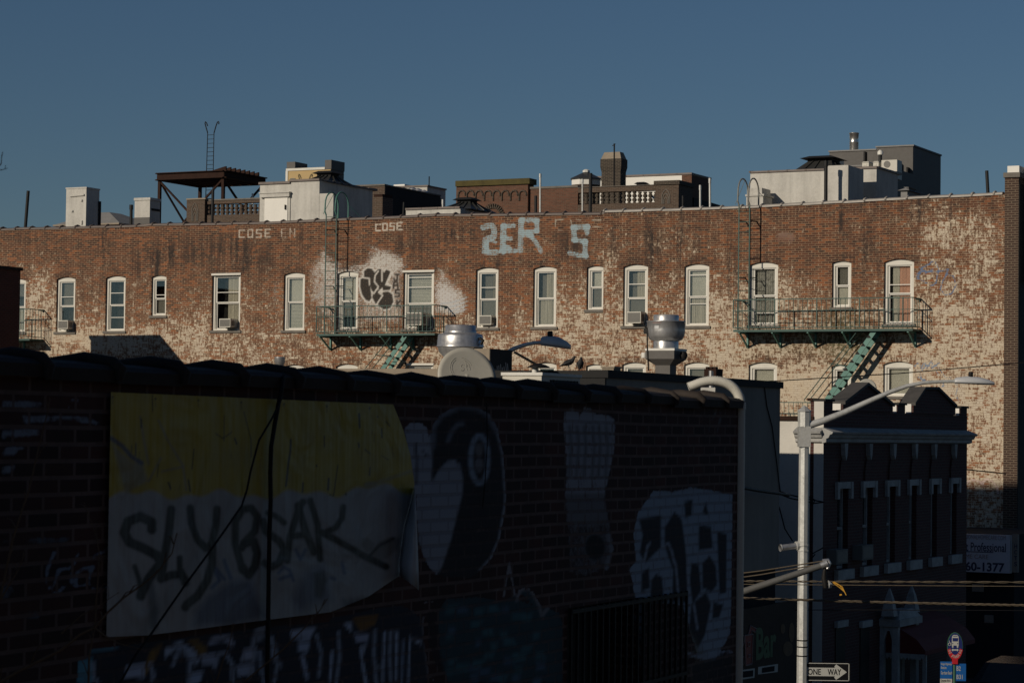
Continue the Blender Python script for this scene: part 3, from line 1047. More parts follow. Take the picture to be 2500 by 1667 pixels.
ZLO = 8.2
V = np.concatenate([wall_grid(uL0, uS, ZLO, ztL, holesL, fine_x, 0.032, 0.0), wall_grid(uL0, uS, 0.0, lambda u: ZLO, [], .6, .6, 0.0)])
grid_obj('wall', V, MAT['long_wall'], bl, G, wall_fields(V, G, False))
V = wall_grid(uS, uE, 0.0, ztR, holesR, 0.042, 0.042, BR)
grid_obj('wall', V, MAT['long_wall'], br, G, wall_fields(V, G, True))
MB().box(uL0, uS, 0.45, 13, 0, 12.9).build('body', MAT['red_brick'], bl)
MB().box(uS, uE + 0.35, 0.40, 13, 0, 13.0).build('body', MAT['red_brick'], br)
ROOF = 12.92


def coping(par, tops, b, mat, step=0.66):
    m = MB()
    u = tops[0][0]
    ue = tops[-1][0]
    fz = lambda x: float(np.interp(x, [t[0] for t in tops], [t[1] for t in tops]))
    while u < ue - 0.05:
        v = min(u + step, ue)
        za, zb = fz(u), fz(v)
        dz = random.uniform(-0.012, 0.012)
        sec = [(-0.035, -0.02), (-0.035, 0.035), (0.12, 0.075), (0.30, 0.045), (0.30, -0.02)]
        n = len(sec)
        vs_ = [(u + 0.004, b + y, za + z + dz) for y, z in sec] + [(v - 0.004, b + y, zb + z + dz) for y, z in sec]
        m.add(vs_, [tuple(range(n)), tuple(range(2 * n - 1, n - 1, -1))] + [(i, i + n, (i + 1) % n + n, (i + 1) % n) for i in range(n)])
        # roll joint
        m.tube([(u, b - 0.045, za + 0.0), (u, b - 0.03, za + 0.05), (u, b + 0.12, za + 0.095), (u, b + 0.3, za + 0.06)], 0.035, 8)
        u = v
    m.box(tops[0][0], ue, b + 0.02, b + 0.28, ROOF - 0.3, min(t[1] for t in tops) - 0.03)
    m.build('coping', mat, par)


coping(bl, [tuple(t) for t in TL[:5]] + [tuple(t) for t in TL[5:]] + [(uS, ztL(uS))], 0.0, MAT['coping_tile'])
coping(br, [(uS, ztR(uS))] + [tuple(t) for t in TR[1:]], BR, MAT['coping_right'])
# backing courses of the parapets follow the sloping top
for par, tops, b in ((bl, TL, 0.0), (br, TR, BR)):
    m = MB()
    for (ua, za), (ub, zb) in zip(tops[:-1], tops[1:]):
        m.add([(ua, b + 0.28, ROOF - .4), (ub, b + 0.28, ROOF - .4), (ub, b + 0.28, zb), (ua, b + 0.28, za)], [(3, 2, 1, 0)])
    m.build('parapet_back', MAT['tar'], par)

# ---- corner building at the far right
cb = thing('corner_building', 'corner building with a brown brick edge, its side blackened for shade, at far right', 'building', G, (uE, -0.3, 0))
zq = G.hb(2455, 434, -0.3)[1]
MB().box(uE + 0.01, uE + 0.42, -0.3, 14, 0, zq).build('corner_pier', MAT['pier_brick'], cb)
MB().box(uE + 0.421, uE + 0.44, -0.295, 14, 0, zq - 0.2).build('shaded_side_sheet', MAT['tar'], cb)  # black sheet puts the shade of the side face into its colour
MB().box(uE - 0.02, uE + 0.47, -0.36, 0.5, zq, zq + 0.14).build('capstone', MAT['sill'], cb)
MB().box(uE + 0.03, uE + 0.38, -0.1, 0.6, zq + 0.14, zq + 0.36).build('white_block', MAT['bright_white'], cb)
q = MB()
q.lathe(uE + 0.75, 0.6, [(0.36, zq + 0.30), (0.36, zq + 0.42), (0.3, zq + 0.5), (0.12, zq + 0.55)], 14)
q.box(uE + 0.48, uE + 1.0, 0.4, 0.9, zq - 3.0, zq + 0.3)
q.build('chimney_cap', MAT['roof_grey'], cb)

# ============================================================ window air conditioners


def window_ac(w, px0, px1, py0, py1, label, out=0.32):
    u0_, u1_, zB, zT, b = w
    ua = G.hb(px0, py1, b - out)[0]
    ub = G.hb(px1, py1, b - out)[0]
    z1 = G.hb(px0, py0, b - out)[1]
    z0 = G.hb(px0, py1, b - out)[1]
    t = thing('window_air_conditioner', label, 'air conditioner', G, ((ua + ub) / 2, b, z0), 'window air conditioners')
    m = MB().box(ua, ub, b - out, b + 0.16, z0, z1)
    m.build('casing', MAT['ac_white'], t)
    m = MB().box(ua + 0.025, ub - 0.025, b - out - 0.006, b - out - 0.001, z0 + 0.03, z1 - 0.03)
    n = 9
    for i in range(n):
        z_ = z0 + 0.03 + (i + 0.5) * (z1 - z0 - 0.06) / n
        m.box(ua + 0.025, ub - 0.025, b - out - 0.013, b - out - 0.007, z_ - 0.007, z_ + 0.007)
    m.build('grille', MAT['grille'], t)
    m = MB()
    for i in range(4):
        y_ = b - out * 0.75 + i * 0.05
        m.box(ub + 0.001, ub + 0.006, y_, y_ + 0.02, z0 + 0.06, z1 - 0.06)
    m.build('side_louvre', MAT['iron'], t)
    MB().box((ua + ub) / 2 - 0.03, (ua + ub) / 2 + 0.03, b - out * 0.7, b - 0.06, z0 - 0.03, z0 - 0.002).build('support', MAT['iron'], t)


window_ac(wins[1], 141, 165, 782, 803, 'small white air conditioner, leftmost of those in the top row of windows')
window_ac(wins[4], 535, 562, 778, 799, 'white air conditioner in the wide square-topped window beside the left fire escape')
window_ac(wins[7], 991, 1028, 763, 794, 'biggest air conditioner, jutting out over the left fire escape platform', 0.52)
window_ac(wins[8], 1169, 1199, 770, 793, 'shadowed air conditioner in the arched window above the dented silver exhaust fan', 0.10)
window_ac(wins[11], 1530, 1564, 761, 789, 'white ribbed air conditioner in the arched window left of the tall roof exhaust fan', 0.30)

# ============================================================ fire escapes


def fire_escape(label, b, pL, pR, pyf, pyr, brackets, stair=None, ladder=None, D=0.8, matl='teal', closed_right=True):
    bf = b - D
    u0, zp = G.hb(pL, pyf, bf)
    u1, zp2 = G.hb(pR, pyf, bf)
    zp = (G.hb(pL, pyf, bf)[1])
    zr = G.hb(pL, pyr, bf)[1]
    t = thing('fire_escape', label, 'fire escape', G, ((u0 + u1) / 2, b, zp), 'fire escapes on the long brick wall')
    M_ = MAT['teal']
    Md = MAT['teal_dark']
    m = MB()
    m.box(u0, u1, bf, bf + 0.05, zp - 0.07, zp)
    m.box(u0, u1, b - 0.06, b - 0.01, zp - 0.07, zp)
    for u in np.arange(u0, u1, 0.9).tolist() + [u1 - 0.04]:
        m.box(u, u + 0.04, bf + 0.05, b - 0.06, zp - 0.06, zp - 0.018)
    y = bf + 0.075
    while y < b - 0.07:
        m.box(u0, u1, y, y + 0.032, zp - 0.016, zp - 0.003)
        y += 0.062
    m.build('platform', Md, t)
    m = MB()
    hr = zr - zp
    for zz, w_ in ((zr, 0.028), (zp + 0.06, 0.022), (zp + hr * 0.62, 0.015)):
        m.bar((u0, bf, zz), (u1, bf, zz), w_)
        m.bar((u0, bf, zz), (u0, b, zz), w_)
        m.bar((u1, bf, zz), (u1, b, zz), w_)
    n = int((u1 - u0) / 0.145)
    for i in range(n + 1):
        u = u0 + (u1 - u0) * i / n
        m.bar((u, bf, zp + 0.05), (u, bf, zr), 0.013 if i % 9 else 0.028)
    for u in (u0, u1):
        for k_ in range(1, 5):
            y = bf + (b - bf) * k_ / 5
            m.bar((u, y, zp + 0.05), (u, y, zr), 0.013)
    for u in (u0 + 0.02, u1 - 0.02):     # scroll ends tied back to the wall
        m.bar((u, b - 0.02, zr - 0.02), (u + (0.09 if u < (u0 + u1) / 2 else -0.09), b - 0.16, zr + 0.0), 0.05)
    m.build('railing', Md, t)
    for px in brackets:
        u = G.hb(px, pyf + 35, b)[0]
        q = MB()
        q.bar((u, b - 0.03, zp - 0.07), (u, b - 0.03, zp - 0.52), 0.055)
        q.bar((u, b - 0.03, zp - 0.50), (u, bf + 0.08, zp - 0.08), 0.045)
        q.bar((u, b - 0.03, zp - 0.09), (u, bf + 0.04, zp - 0.09), 0.05)
        q.build('bracket', M_, t)
    if stair:
        (ax, ay), (bx, by) = stair
        ya, yb = bf + 0.12, b - 0.22
        a0 = G.hb(ax, ay, ya)
        a1 = G.hb(bx, by, ya)
        st = MB()
        for yy in (ya, yb):
            st.bar((a0[0], yy, a0[1]), (a1[0], yy, a1[1]), 0.03, 0.14)
        stp = st.build('stair', M_, t)
        tr = MB()
        n = int(abs(a0[1] - a1[1]) / 0.235)
        for i in range(1, n):
            f_ = i / n
            x = a0[0] + (a1[0] - a0[0]) * f_
            z_ = a0[1] + (a1[1] - a0[1]) * f_
            tr.box(x - 0.07, x + 0.05, ya + 0.02, yb - 0.02, z_ - 0.012, z_ + 0.012)
            tr.add([(x - 0.09, ya - 0.017, z_ + 0.01), (x + 0.07, ya - 0.017, z_ + 0.01), (x - 0.01, ya - 0.017, z_ + 0.11)], [(0, 1, 2)])
        tr.build('tread', MAT['iron'], stp)
        hr_ = MB()
        for yy in (ya, yb):
            hr_.tube([(a0[0] - 0.55, yy, a0[1] - 0.02), (a0[0] - 0.62, yy, a0[1] - 0.12), (a1[0] - 0.62, yy, a1[1] + 0.12), (a1[0] - 0.6, yy, a1[1] + 0.04), (a1[0] - 0.05, yy, a1[1] - 0.05)], 0.014, 6)
            mx = (a0[0] + a1[0]) / 2
            mz = (a0[1] + a1[1]) / 2
            hr_.tube([(mx - 0.02, yy, mz), (mx - 0.6, yy, mz + 0.1)], 0.012, 6)
        hr_.build('handrail', Md, stp)
    if ladder:
        lx0, lx1, ptop, pkink = ladder
        yl = b - 0.45
        ua = G.hb(lx0, 650, yl)[0]
        ub = G.hb(lx1, 650, yl)[0]
        zt_ = G.hb(lx0, pkink, yl)[1]
        zl = G.hb(lx0, ptop, yl)[1]
        lm = MB()
        loop = MB()
        for u in (ua, ub):
            lm.bar((u, yl, zp), (u, yl, zt_), 0.034, 0.02)
            r_ = 0.42
            pts = [(u, yl, zt_ - 0.02), (u - 0.03, yl - 0.04, zt_ + 0.1)]
            h0 = zl - r_
            pts.append((u - 0.02, yl - 0.04, h0))
            for k_ in range(0, 13):
                a_ = math.pi * k_ / 12
                pts.append((u - 0.02, yl - 0.04 + 0.42 * (1 - math.cos(a_)), h0 + r_ * math.sin(a_)))
            pts.append((u - 0.02, yl + 0.80, ROOF + 0.1))
            for p0, p1 in zip(pts[:-1], pts[1:]):
                loop.tube([p0, p1], 0.024, 6)
        # guy rod
        loop.tube([(ua, yl + 0.45, zl - 0.05), (ua - 0.12, yl + 0.0, zt_ + 0.02)], 0.008, 5)
        loop.tube([(ub, yl + 0.8, zl - 0.4), (ub + 0.5, yl + 1.6, ROOF + 0.3)], 0.008, 5)
        z_ = zp + 0.3
        while z_ < zt_:
            lm.tube([(ua, yl, z_), (ub, yl, z_)], 0.011, 6)
            z_ += 0.30
        for z_ in (zt_ - 0.5, zp + 1.6):
            for u in (ua, ub):
                lm.bar((u, yl, z_), (u + 0.05, b, z_ + 0.02), 0.03)
        lm.build('ladder', MAT['teal_dark'], t)
        loop.build('ladder_hoop', MAT[matl], t)
    return t


fire_escape('teal fire escape crossing the black graffiti, its ladder hooked over the parapet', 0.0, 772, 1061, 815, 748.5, [808, 881, 955, 1010], ((990, 819), (918, 925)), (794.5, 819.5, 468, 524))
fire_escape('long teal fire escape at the right under the pink-curtained window, grey hoops on its ladder', BR, 1790, 2228, 805, 732, [1826, 1906, 1992, 2076, 2235], ((2136, 806), (2012, 985)), (1803, 1829, 434, 500), matl='grey_paint')
fire_escape('fire escape at the left edge, half hidden by the dark brick stack', 0.0, -190, 72, 828, 758, [-100, 0, 60])
fire_escape('lower fire escape landing showing only its railing above the white side wall', BR, 1780, 2226, 1052, 981, [1826, 2076])

# ============================================================ things on the long roof
def rbox(m, pL, pR, pyT, b, dep, zb, pyTR=None):
    """box with its lit face on plane b; left/right/top given where the photo shows them"""
    uL, zt = G.hb(pL, pyT, b)
    uR = G.hb(pR, pyT, b)[0]
    m.box(uL, uR, b, b + dep, zb, zt)
    return uL, uR, zt


def dep_to(pR, pFar, py, b):
    uR = G.hb(pR, py, b)[0]
    return max(0.1, G.hu(pFar, py, uR)[0] - b)


def vent_pipe(pb, pt_, wpx, b, mat, label, cap=False, zb=None):
    (x0, y0), (x1, y1) = pb, pt_
    a = G.hb(x0, y0, b)
    c = G.hb(x1, y1, b)
    P0 = G.w((a[0], b, a[1]))
    r_ = wpx / 2 / (FPX / P0[1])
    zb = ROOF - 0.02 if zb is None else zb
    if True:
        k_ = (a[1] - zb) / max(0.05, (c[1] - a[1]))
        base = (a[0] - (c[0] - a[0]) * k_, b, zb)
    m = MB()
    m.tube([base, (c[0], b, c[1])], r_, 12)
    if cap:
        m.tube([(c[0], b, c[1] - 0.16), (c[0], b, c[1] + 0.01)], r_ * 1.25, 12)
    m.tube([(base[0], b, base[2]), (base[0], b, base[2] + 0.12)], r_ * 1.5, 12)
    return solo(m, 'vent_pipe', mat, label, 'vent pipe', G, base, 'vent pipes on the roofs')


vent_pipe((62, 555), (69, 466), 8, 1.4, MAT['black_pipe'], 'leaning black vent pipe at the far left of the roofline')
vent_pipe((320, 545), (320.5, 501), 7.5, 1.3, MAT['black_pipe'], 'short capped black vent pipe between the two whitewashed chimney blocks', True)
vent_pipe((518, 545), (520, 463), 7.2, 1.2, MAT['black_pipe'], 'black vent pipe standing in front of the baluster parapet under the rusty frame')
vent_pipe((1308, 520), (1308, 478), 7, 1.2, MAT['black_pipe'], 'short black vent pipe in front of the mossy red brick parapet')
vent_pipe((1441, 518), (1442, 423), 8.5, 1.3, MAT['black_pipe'], 'tall black vent pipe in front of the pale-backed balusters')
vent_pipe((2412, 472), (2409, 417), 8.5, 1.4, MAT['black_pipe'], 'leaning black vent pipe at the right near the corner pier')
vent_pipe((2016, 495), (2016.5, 394), 9, 0.7, MAT['black_pipe'], 'black downpipe against the big whitewashed bulkhead', True)
vent_pipe((984, 535), (986, 494), 4.5, 1.5, MAT['black_pipe'], 'stubby black vent pipe before the black brick side wall')
vent_pipe((1667, 512), (1667, 478), 5, 1.5, MAT['black_pipe'], 'small dark vent pipe beside the brown pier with the pointed arch')
vent_pipe((1709.5, 505), (1709.5, 453), 5, 8, MAT['galv'], 'shorter pale vent pipe right of the white roof wall', True)
vent_pipe((1733.5, 505), (1733, 436), 5.5, 7, MAT['galv'], 'taller pale vent pipe right of the white roof wall', True)
vent_pipe((1319, 500), (1319, 425), 5, 30, MAT['galv'], 'pale vent pipe rising behind the red brick parapet', True, 12)
vent_pipe((1422, 500), (1422, 438), 4.5, 30, MAT['galv'], 'short pale vent pipe left of the tall black pipe', True, 12)
vent_pipe((1081, 540), (1081, 488), 4.5, 6, MAT['galv'], 'small silver vent pipe in front of the white roof house', True)
vent_pipe((616.5, 530), (616.5, 473), 3.5, 38, MAT['galv'], 'tiny silver vent pipe left of the bulkhead with the door', True, 12)

# whitewashed chimney blocks
t = thing('chimney_block', 'tall whitewashed chimney block with a blanked slot, left of its shorter neighbour', 'chimney', G, (G.hb(186, 550, 1.0)[0], 1.0, ROOF), 'whitewashed chimney blocks')
m = MB()
d_ = dep_to(211, 243, 470, 1.0)
uL, uR, zt = rbox(m, 162, 211, 462, 1.0, d_, ROOF - 0.3)
m.build('shaft', MAT['white_stucco'], t)
MB().box(uL - 0.02, uR + 0.02, 0.98, 1.0 + d_ + 0.02, zt, zt + 0.05).build('cap', MAT['white_stucco'], t)
zs = G.hb(190, 479, 1.0)[1]
q = MB()
q.tube([(uL + 0.2, 0.98, zs), (uR - 0.08, 0.98, zs + 0.03)], 0.035, 8)
for px, py in ((200, 490), (177, 516), (200, 541), (200, 546)):
    u, z = G.hb(px, py, 1.0)
    q.lathe(u, 0.99, [(0.045, z - 0.03), (0.05, z), (0.03, z + 0.04)], 8)
q.build('patch', MAT['white_stucco'], t)
MB().box(uR + 0.005, uR + 0.06, 1.0 + d_ * 0.92, 1.0 + d_ * 1.05, ROOF - .3, zt - 0.4).build('flue', MAT['tar'], t)
t = thing('chimney_block', 'shorter whitewashed chimney block with a grey painted foot', 'chimney', G, (G.hb(347, 545, 1.0)[0], 1.0, ROOF), 'whitewashed chimney blocks')
m = MB()
d_ = dep_to(366, 391, 485, 1.0)
uL, uR, zt = rbox(m, 329, 366, 490, 1.0, d_, ROOF - 0.3)
m.build('shaft', MAT['white_stucco'], t)
MB().box(uL - 0.02, uR + 0.03, 0.97, 1.0 + d_ + 0.03, zt, zt + 0.09).build('cap', MAT['white_stucco'], t)
zg = G.hb(347, 531, 1.0)[1]
MB().box(uL - 0.004, uR + 0.004, 0.993, 1.0, ROOF - 0.3, zg).build('painted_foot', MAT['grey_clad'], t)
MB().box(uR + 0.002, uR + 0.02, 1.0 + d_ * .15, 1.0 + d_ * 0.95, zt - 0.36, zt - 0.28).build('slot', MAT['tar'], t)

# grey hipped roof house behind
t = thing('roof_house', 'low grey hipped roof house behind the tall chimney block', 'roof house', G, (G.hb(225, 545, 7)[0], 7, ROOF))
ua, ze = G.hb(131, 548, 7)
ub = G.hb(292, 545, 7)[0]
zt = G.hb(242, 525, 9)[1]
d_ = dep_to(292, 318, 545, 7)
m = MB()
m.frustum(ua, ub, 7, 7 + max(d_, 3), ze - 0.02, zt, 1.3, 1.1)
m.build('roof', MAT['roof_grey'], t)
MB().box(ua + 0.3, ub - 0.15, 7.2, 6.8 + max(d_, 3), ROOF - .2, ze - 0.08).build('body', MAT['grey_wall'], t)
MB().box(ua, ub, 6.95, 7.05 + max(d_, 3), ze - 0.08, ze - 0.02).build('eave', MAT['tan'], t)

# rusty steel tank frame + ladder
BT_ = 36.0
t = thing('steel_frame', 'rusty steel rooftop platform frame of beams on braced legs', 'steel frame', G, (G.hb(547, 490, BT_)[0], BT_, 12.0))
uN, zN = G.hb(547, 417, BT_)
uA = G.hb(384, 424, BT_)[0]
dB = dep_to(547, 648, 430, BT_)
m = MB()
for (a, b_) in (((uA, BT_), (uN, BT_)), ((uN, BT_), (uN, BT_ + dB)), ((uA, BT_ + dB), (uN, BT_ + dB)), ((uA, BT_), (uA, BT_ + dB))):
    for dz_ in (0.0, -0.34):
        m.bar((a[0], a[1], zN + dz_), (b_[0], b_[1], zN + dz_), 0.28, 0.045)
    m.bar((a[0], a[1], zN - 0.17), (b_[0], b_[1], zN - 0.17), 0.04, 0.33)
for f_ in np.linspace(0.15, 0.95, 7):
    u = uA + (uN - uA) * f_
    m.bar((u, BT_, zN - 0.2), (u, BT_ + dB, zN - 0.2), 0.14, 0.3)
m.build('beam_deck', MAT['rust'], t)
m = MB()
for k_ in range(8):
    y = BT_ + dB * (0.02 + 0.9 * k_ / 8)
    m.prism_y([(uN - 0.9, zN + 0.02), (uN + 0.05, zN + 0.02), (uN + 0.05, zN + 0.24), (uN - 0.15, zN + 0.2)], y, y + 0.1)
m.build('joist_end', MAT['rust'], t)
for (u, y) in ((uA + 0.1, BT_ + 0.1), (uN - 0.1, BT_ + 0.1), (uN - 0.1, BT_ + dB - 0.1), (uA + 0.1, BT_ + dB - 0.1)):
    MB().box(u - 0.075, u + 0.075, y - 0.075, y + 0.075, 11.0, zN - 0.35).build('leg', MAT['rust'], t)
m = MB()
zl = zN - 3.1
m.bar((uA + 0.1, BT_ + .1, zN - 0.4), (uN - 0.1, BT_ + .1, zl - .9), 0.09)
m.bar((uN - 0.1, BT_ + .1, zN - 0.4), (uA + 0.1, BT_ + .1, zl - .9), 0.09)
m.bar((uA + 0.1, BT_ + .1, zN - 0.4), (uA + 0.1, BT_ + dB, zl - .6), 0.08)
m.bar((uN - 0.1, BT_ + .1, zN - 0.4), (uN - 0.1, BT_ + dB - .1, zl), 0.09)
m.bar((uN - 0.1, BT_ + dB - .1, zN - 0.4), (uN - 0.1, BT_ + .1, zl), 0.09)
for zz in (zl - 0.05, zl - 0.35):
    m.bar((uA + 0.1, BT_ + .1, zz), (uN - 0.1, BT_ + .1, zz), 0.09)
m.build('brace', MAT['rust'], t)

t = thing('roof_ladder', 'thin black ladder with hooked tops rising through the rusty frame', 'ladder', G, (G.hb(515, 480, BT_ + 2)[0], BT_ + 2, 12))
yb = BT_ + dB + 0.3
ua0, zk = G.hb(507, 325, yb)
ub0 = G.hb(522.5, 325, yb)[0]
ua1, zb0 = G.hb(502, 490, yb)
ub1 = G.hb(519, 490, yb)[0]
m = MB()
m.tube([(ua1, yb, zb0), (ua0, yb, zk)], 0.022, 6)
m.tube([(ub1, yb, zb0), (ub0, yb, zk)], 0.022, 6)
z_ = zb0 + 0.1
while z_ < zk + .01:
    f_ = (z_ - zb0) / (zk - zb0)
    m.tube([(ua1 + (ua0 - ua1) * f_, yb, z_), (ub1 + (ub0 - ub1) * f_, yb, z_)], 0.014, 5)
    z_ += 0.23
m.build('rails_and_rungs', MAT['iron'], t)
for pts in ([(507, 325), (503, 311), (500.5, 302), (501.5, 297.5), (504, 300), (507, 308)], [(522.5, 325), (527, 309), (530.5, 299.5), (533, 297), (534.5, 299), (534, 304)]):
    q = MB().tube([(G.hb(x, y, yb)[0], yb, G.hb(x, y, yb)[1]) for x, y in pts], 0.03, 6)
    q.build('hook', MAT['iron'], t)


def balusters(t, pxs, pyT, pyB, b, mat, r=0.1):
    for i, px in enumerate(pxs):
        u, z1 = G.hb(px, pyT, b)
        z0 = G.hb(px, pyB, b)[1]
        h = z1 - z0
        prof = [(r * .75, z0), (r * .75, z0 + h * .08), (r * .45, z0 + h * .14), (r * .95, z0 + h * .3), (r * .8, z0 + h * .42), (r * .4, z0 + h * .5),
                (r * .8, z0 + h * .58), (r * .95, z0 + h * .7), (r * .45, z0 + h * .86), (r * .75, z0 + h * .92), (r * .75, z1)]
        MB().lathe(u, b + 0.15, prof, 10).build('baluster', mat, t)


def arch_relief(t, pL, pR, pyT, pyB, b, mat):
    u0, z0 = G.hb(pL, pyB, b)
    u1, z1 = G.hb(pR, pyT, b)
    w = u1 - u0
    h = z1 - z0
    m = MB()
    for k_ in (1.0, 0.72, 0.45):
        w2 = w * k_ / 2
        uc = (u0 + u1) / 2
        pts = [(uc - w2, b - 0.01, z0), (uc - w2, b - 0.01, z0 + h * .6 * k_), (uc - w2 * .6, b - 0.01, z0 + h * .84 * k_), (uc, b - 0.01, z0 + h * k_), (uc + w2 * .6, b - 0.01, z0 + h * .84 * k_), (uc + w2, b - 0.01, z0 + h * .6 * k_), (uc + w2, b - 0.01, z0)]
        m.tube(pts, 0.022, 5)
    m.build('pointed_arch_relief', mat, t)


# brown brick parapet house with balusters (left)
B8 = 32.0
t = thing('parapet_house', 'brown brick parapet with balusters and a pointed-arch pier under the rusty frame', 'building', G, (G.hb(545, 545, B8)[0], B8, 0), 'brick row houses behind the long building')
m = MB()
rbox(m, 456, 500, 489, B8 - 0.15, 0.8, 10)
uL, uR, zt = rbox(m, 500.2, 690, 526, B8, 0.35, 0)
uL, uR, z2 = rbox(MB(), 500.2, 690, 499, B8, 0.35, 0)
z3 = G.hb(560, 489, B8)[1]
m.box(uL, uR, B8, B8 + 0.35, z2, z3)
m.box(uL - 2.5, uR, B8 + 2.0, B8 + 10, 0, zt - 1.0)
m.build('wall', MAT['brown_brick'], t)
m = MB()
rbox(m, 454.5, 501.5, 485, B8 - 0.22, 0.95, G.hb(470, 489, B8)[1])
m.build('capstone', MAT['tan'], t)
m = MB()
m.box(uL, uR, B8 - 0.05, B8 + 0.4, z3, z3 + 0.07)
m.build('coping', MAT['sill'], t)
balusters(t, [506 + 11.4 * i for i in range(13)], 498.5, 526.5, B8, MAT['brown_brick'], 0.13)
arch_relief(t, 468, 484, 495, 540, B8 - 0.15, MAT['sill'])

# white bulkhead with door
B11 = 0.9
t = thing('roof_bulkhead', 'whitewashed stair bulkhead with a bright white door and a peaked skylight', 'bulkhead', G, (G.hb(710, 540, B11)[0], B11, ROOF))
d_ = dep_to(780, 910, 460, B11)
m = MB()
uL, uR, zt = rbox(m, 635, 780, 447, B11, d_, ROOF - .2)
uL2, uR2, zt2 = rbox(m, 780.1, 814, 473, B11 + 0.002, 0.45, ROOF - .2)
m.build('body', MAT['white_stucco'], t)
q = MB()
ua, za = G.hb(635, 455, B11)
u_ = uL
while u_ < uR - 0.05:
    v_ = min(u_ + 0.62, uR + 0.03)
    q.box(u_ - 0.03, v_ - 0.01, B11 - 0.06, B11 + 0.22, zt - (0.06 if u_ < uL + 0.7 else 0.0), zt + 0.07 - (0.05 if u_ < uL + 0.7 else 0))
    u_ = v_
y_ = B11 + .22
while y_ < B11 + d_:
    q.box(uR - 0.2, uR + 0.05, y_ + .005, y_ + 0.6, zt, zt + 0.07 + random.uniform(-.01, .015))
    y_ += 0.61
q.build('coping', MAT['coping_tile'], t)
u0, z1 = G.hb(648, 483, B11)
u1, z0 = G.hb(703, 543, B11)
dr = MB().box(u0, u1, B11 - 0.05, B11 - 0.003, ROOF - .1, z1).build('door', MAT['bright_white'], t)
MB().box(u1 - 0.09, u1 - 0.05, B11 - 0.10, B11 - 0.052, (z0 + z1) / 2, (z0 + z1) / 2 + 0.16).build('handle', MAT['iron'], dr)
m = MB()
m.box(u0 - 0.16, u1 + 0.1, B11 - 0.12, B11 - 0.004, z1, z1 + 0.13)
m.box(u0 - 0.18, u1 + 0.12, B11 - 0.15, B11 - 0.004, z1 + 0.131, z1 + 0.17)
m.box(u1 + 0.001, u1 + 0.09, B11 - 0.03, B11 - 0.004, ROOF - .1, z1)
m.build('door_lintel', MAT['white_stucco'], t)


def hip_skylight(label, pL, pR, pyE, pyA, b, capw=0.35, mat='skylight', parent=None, dep=None):
    u0, ze = G.hb(pL, pyE, b)
    u1 = G.hb(pR, pyE, b)[0]
    w = (u1 - u0)
    d = dep or w
    za = G.hb((pL + pR) / 2, pyA, b + d / 2)[1]
    if parent is None:
        t_ = thing('skylight', label, 'skylight', G, ((u0 + u1) / 2, b + d / 2, ze), 'peaked skylights')
    else:
        t_ = parent
    ix = w / 2 - capw / 2
    iy = d / 2 - capw / 2
    zc = za - 0.16
    m = MB()
    m.frustum(u0, u1, b, b + d, ze, zc, ix, iy)
    for i in range(1, 4):
        x = u0 + w * i / 4
        m.bar((x, b, ze + 0.02), (u0 + ix + capw * i / 4, b + iy, zc + .02), 0.035)
        y = b + d * i / 4
        m.bar((u1, y, ze + .02), (u1 - ix, b + iy + capw * i / 4, zc + .02), 0.035)
    m.build('glazed_roof', MAT[mat], t_)
    q = MB()
    uc, yc = (u0 + u1) / 2, b + d / 2
    q.box(uc - capw * .5, uc + capw * .5, yc - capw * .5, yc + capw * .5, zc - .03, zc + 0.09)
    q.frustum(uc - capw * .75, uc + capw * .75, yc - capw * .75, yc + capw * .75, zc + 0.091, za + 0.02, capw * .3, capw * .3)
    q.build('vent_cap', MAT['tar'] if mat == 'skylight' else MAT['white_metal'], t_)
    return t_


hip_skylight('dark peaked skylight on the bulkhead with the white door', 727, 800, 447, 422, B11 + 0.4, 0.55, dep=2.0)

# yellow house behind
B12 = 46.0
t = thing('rooftop_house', 'cream yellow rooftop house with dark parapet corners behind the bulkhead', 'building', G, (G.hb(750, 450, B12)[0], B12, 0))
m = MB()
d_ = dep_to(807, 839, 420, B12)
uL, uR, zt = rbox(m, 699, 807, 418, B12, d_, 0)
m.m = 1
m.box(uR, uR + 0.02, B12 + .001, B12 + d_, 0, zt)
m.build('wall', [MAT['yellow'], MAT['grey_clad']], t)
m = MB()
m.box(uL, uR - 0.35, B12 - 0.05, B12 + 0.1, zt, zt + 0.13)
m.box(uL - 0.02, uL + 0.12, B12 - 0.04, B12 - 0.002, 5, zt)
m.build('trim', MAT['white_frame'], t)
m = MB()
m.box(uR - 0.35, uR + 0.06, B12 - 0.03, B12 + d_, zt + 0.0, zt + 0.52)
m.build('parapet', MAT['grey_clad'], t)
MB().box(uL - 0.05, uL + 0.5, B12 + 0.11, B12 + d_, zt + .14, zt + 0.52).build('parapet', MAT['grey_clad'], t)
u0, z1 = G.hb(709, 436, B12)
u1, z0 = G.hb(721, 446, B12)
MB().box(u0, u1, B12 - 0.03, B12 - .003, z0, z1).build('window', MAT['shade'], t)

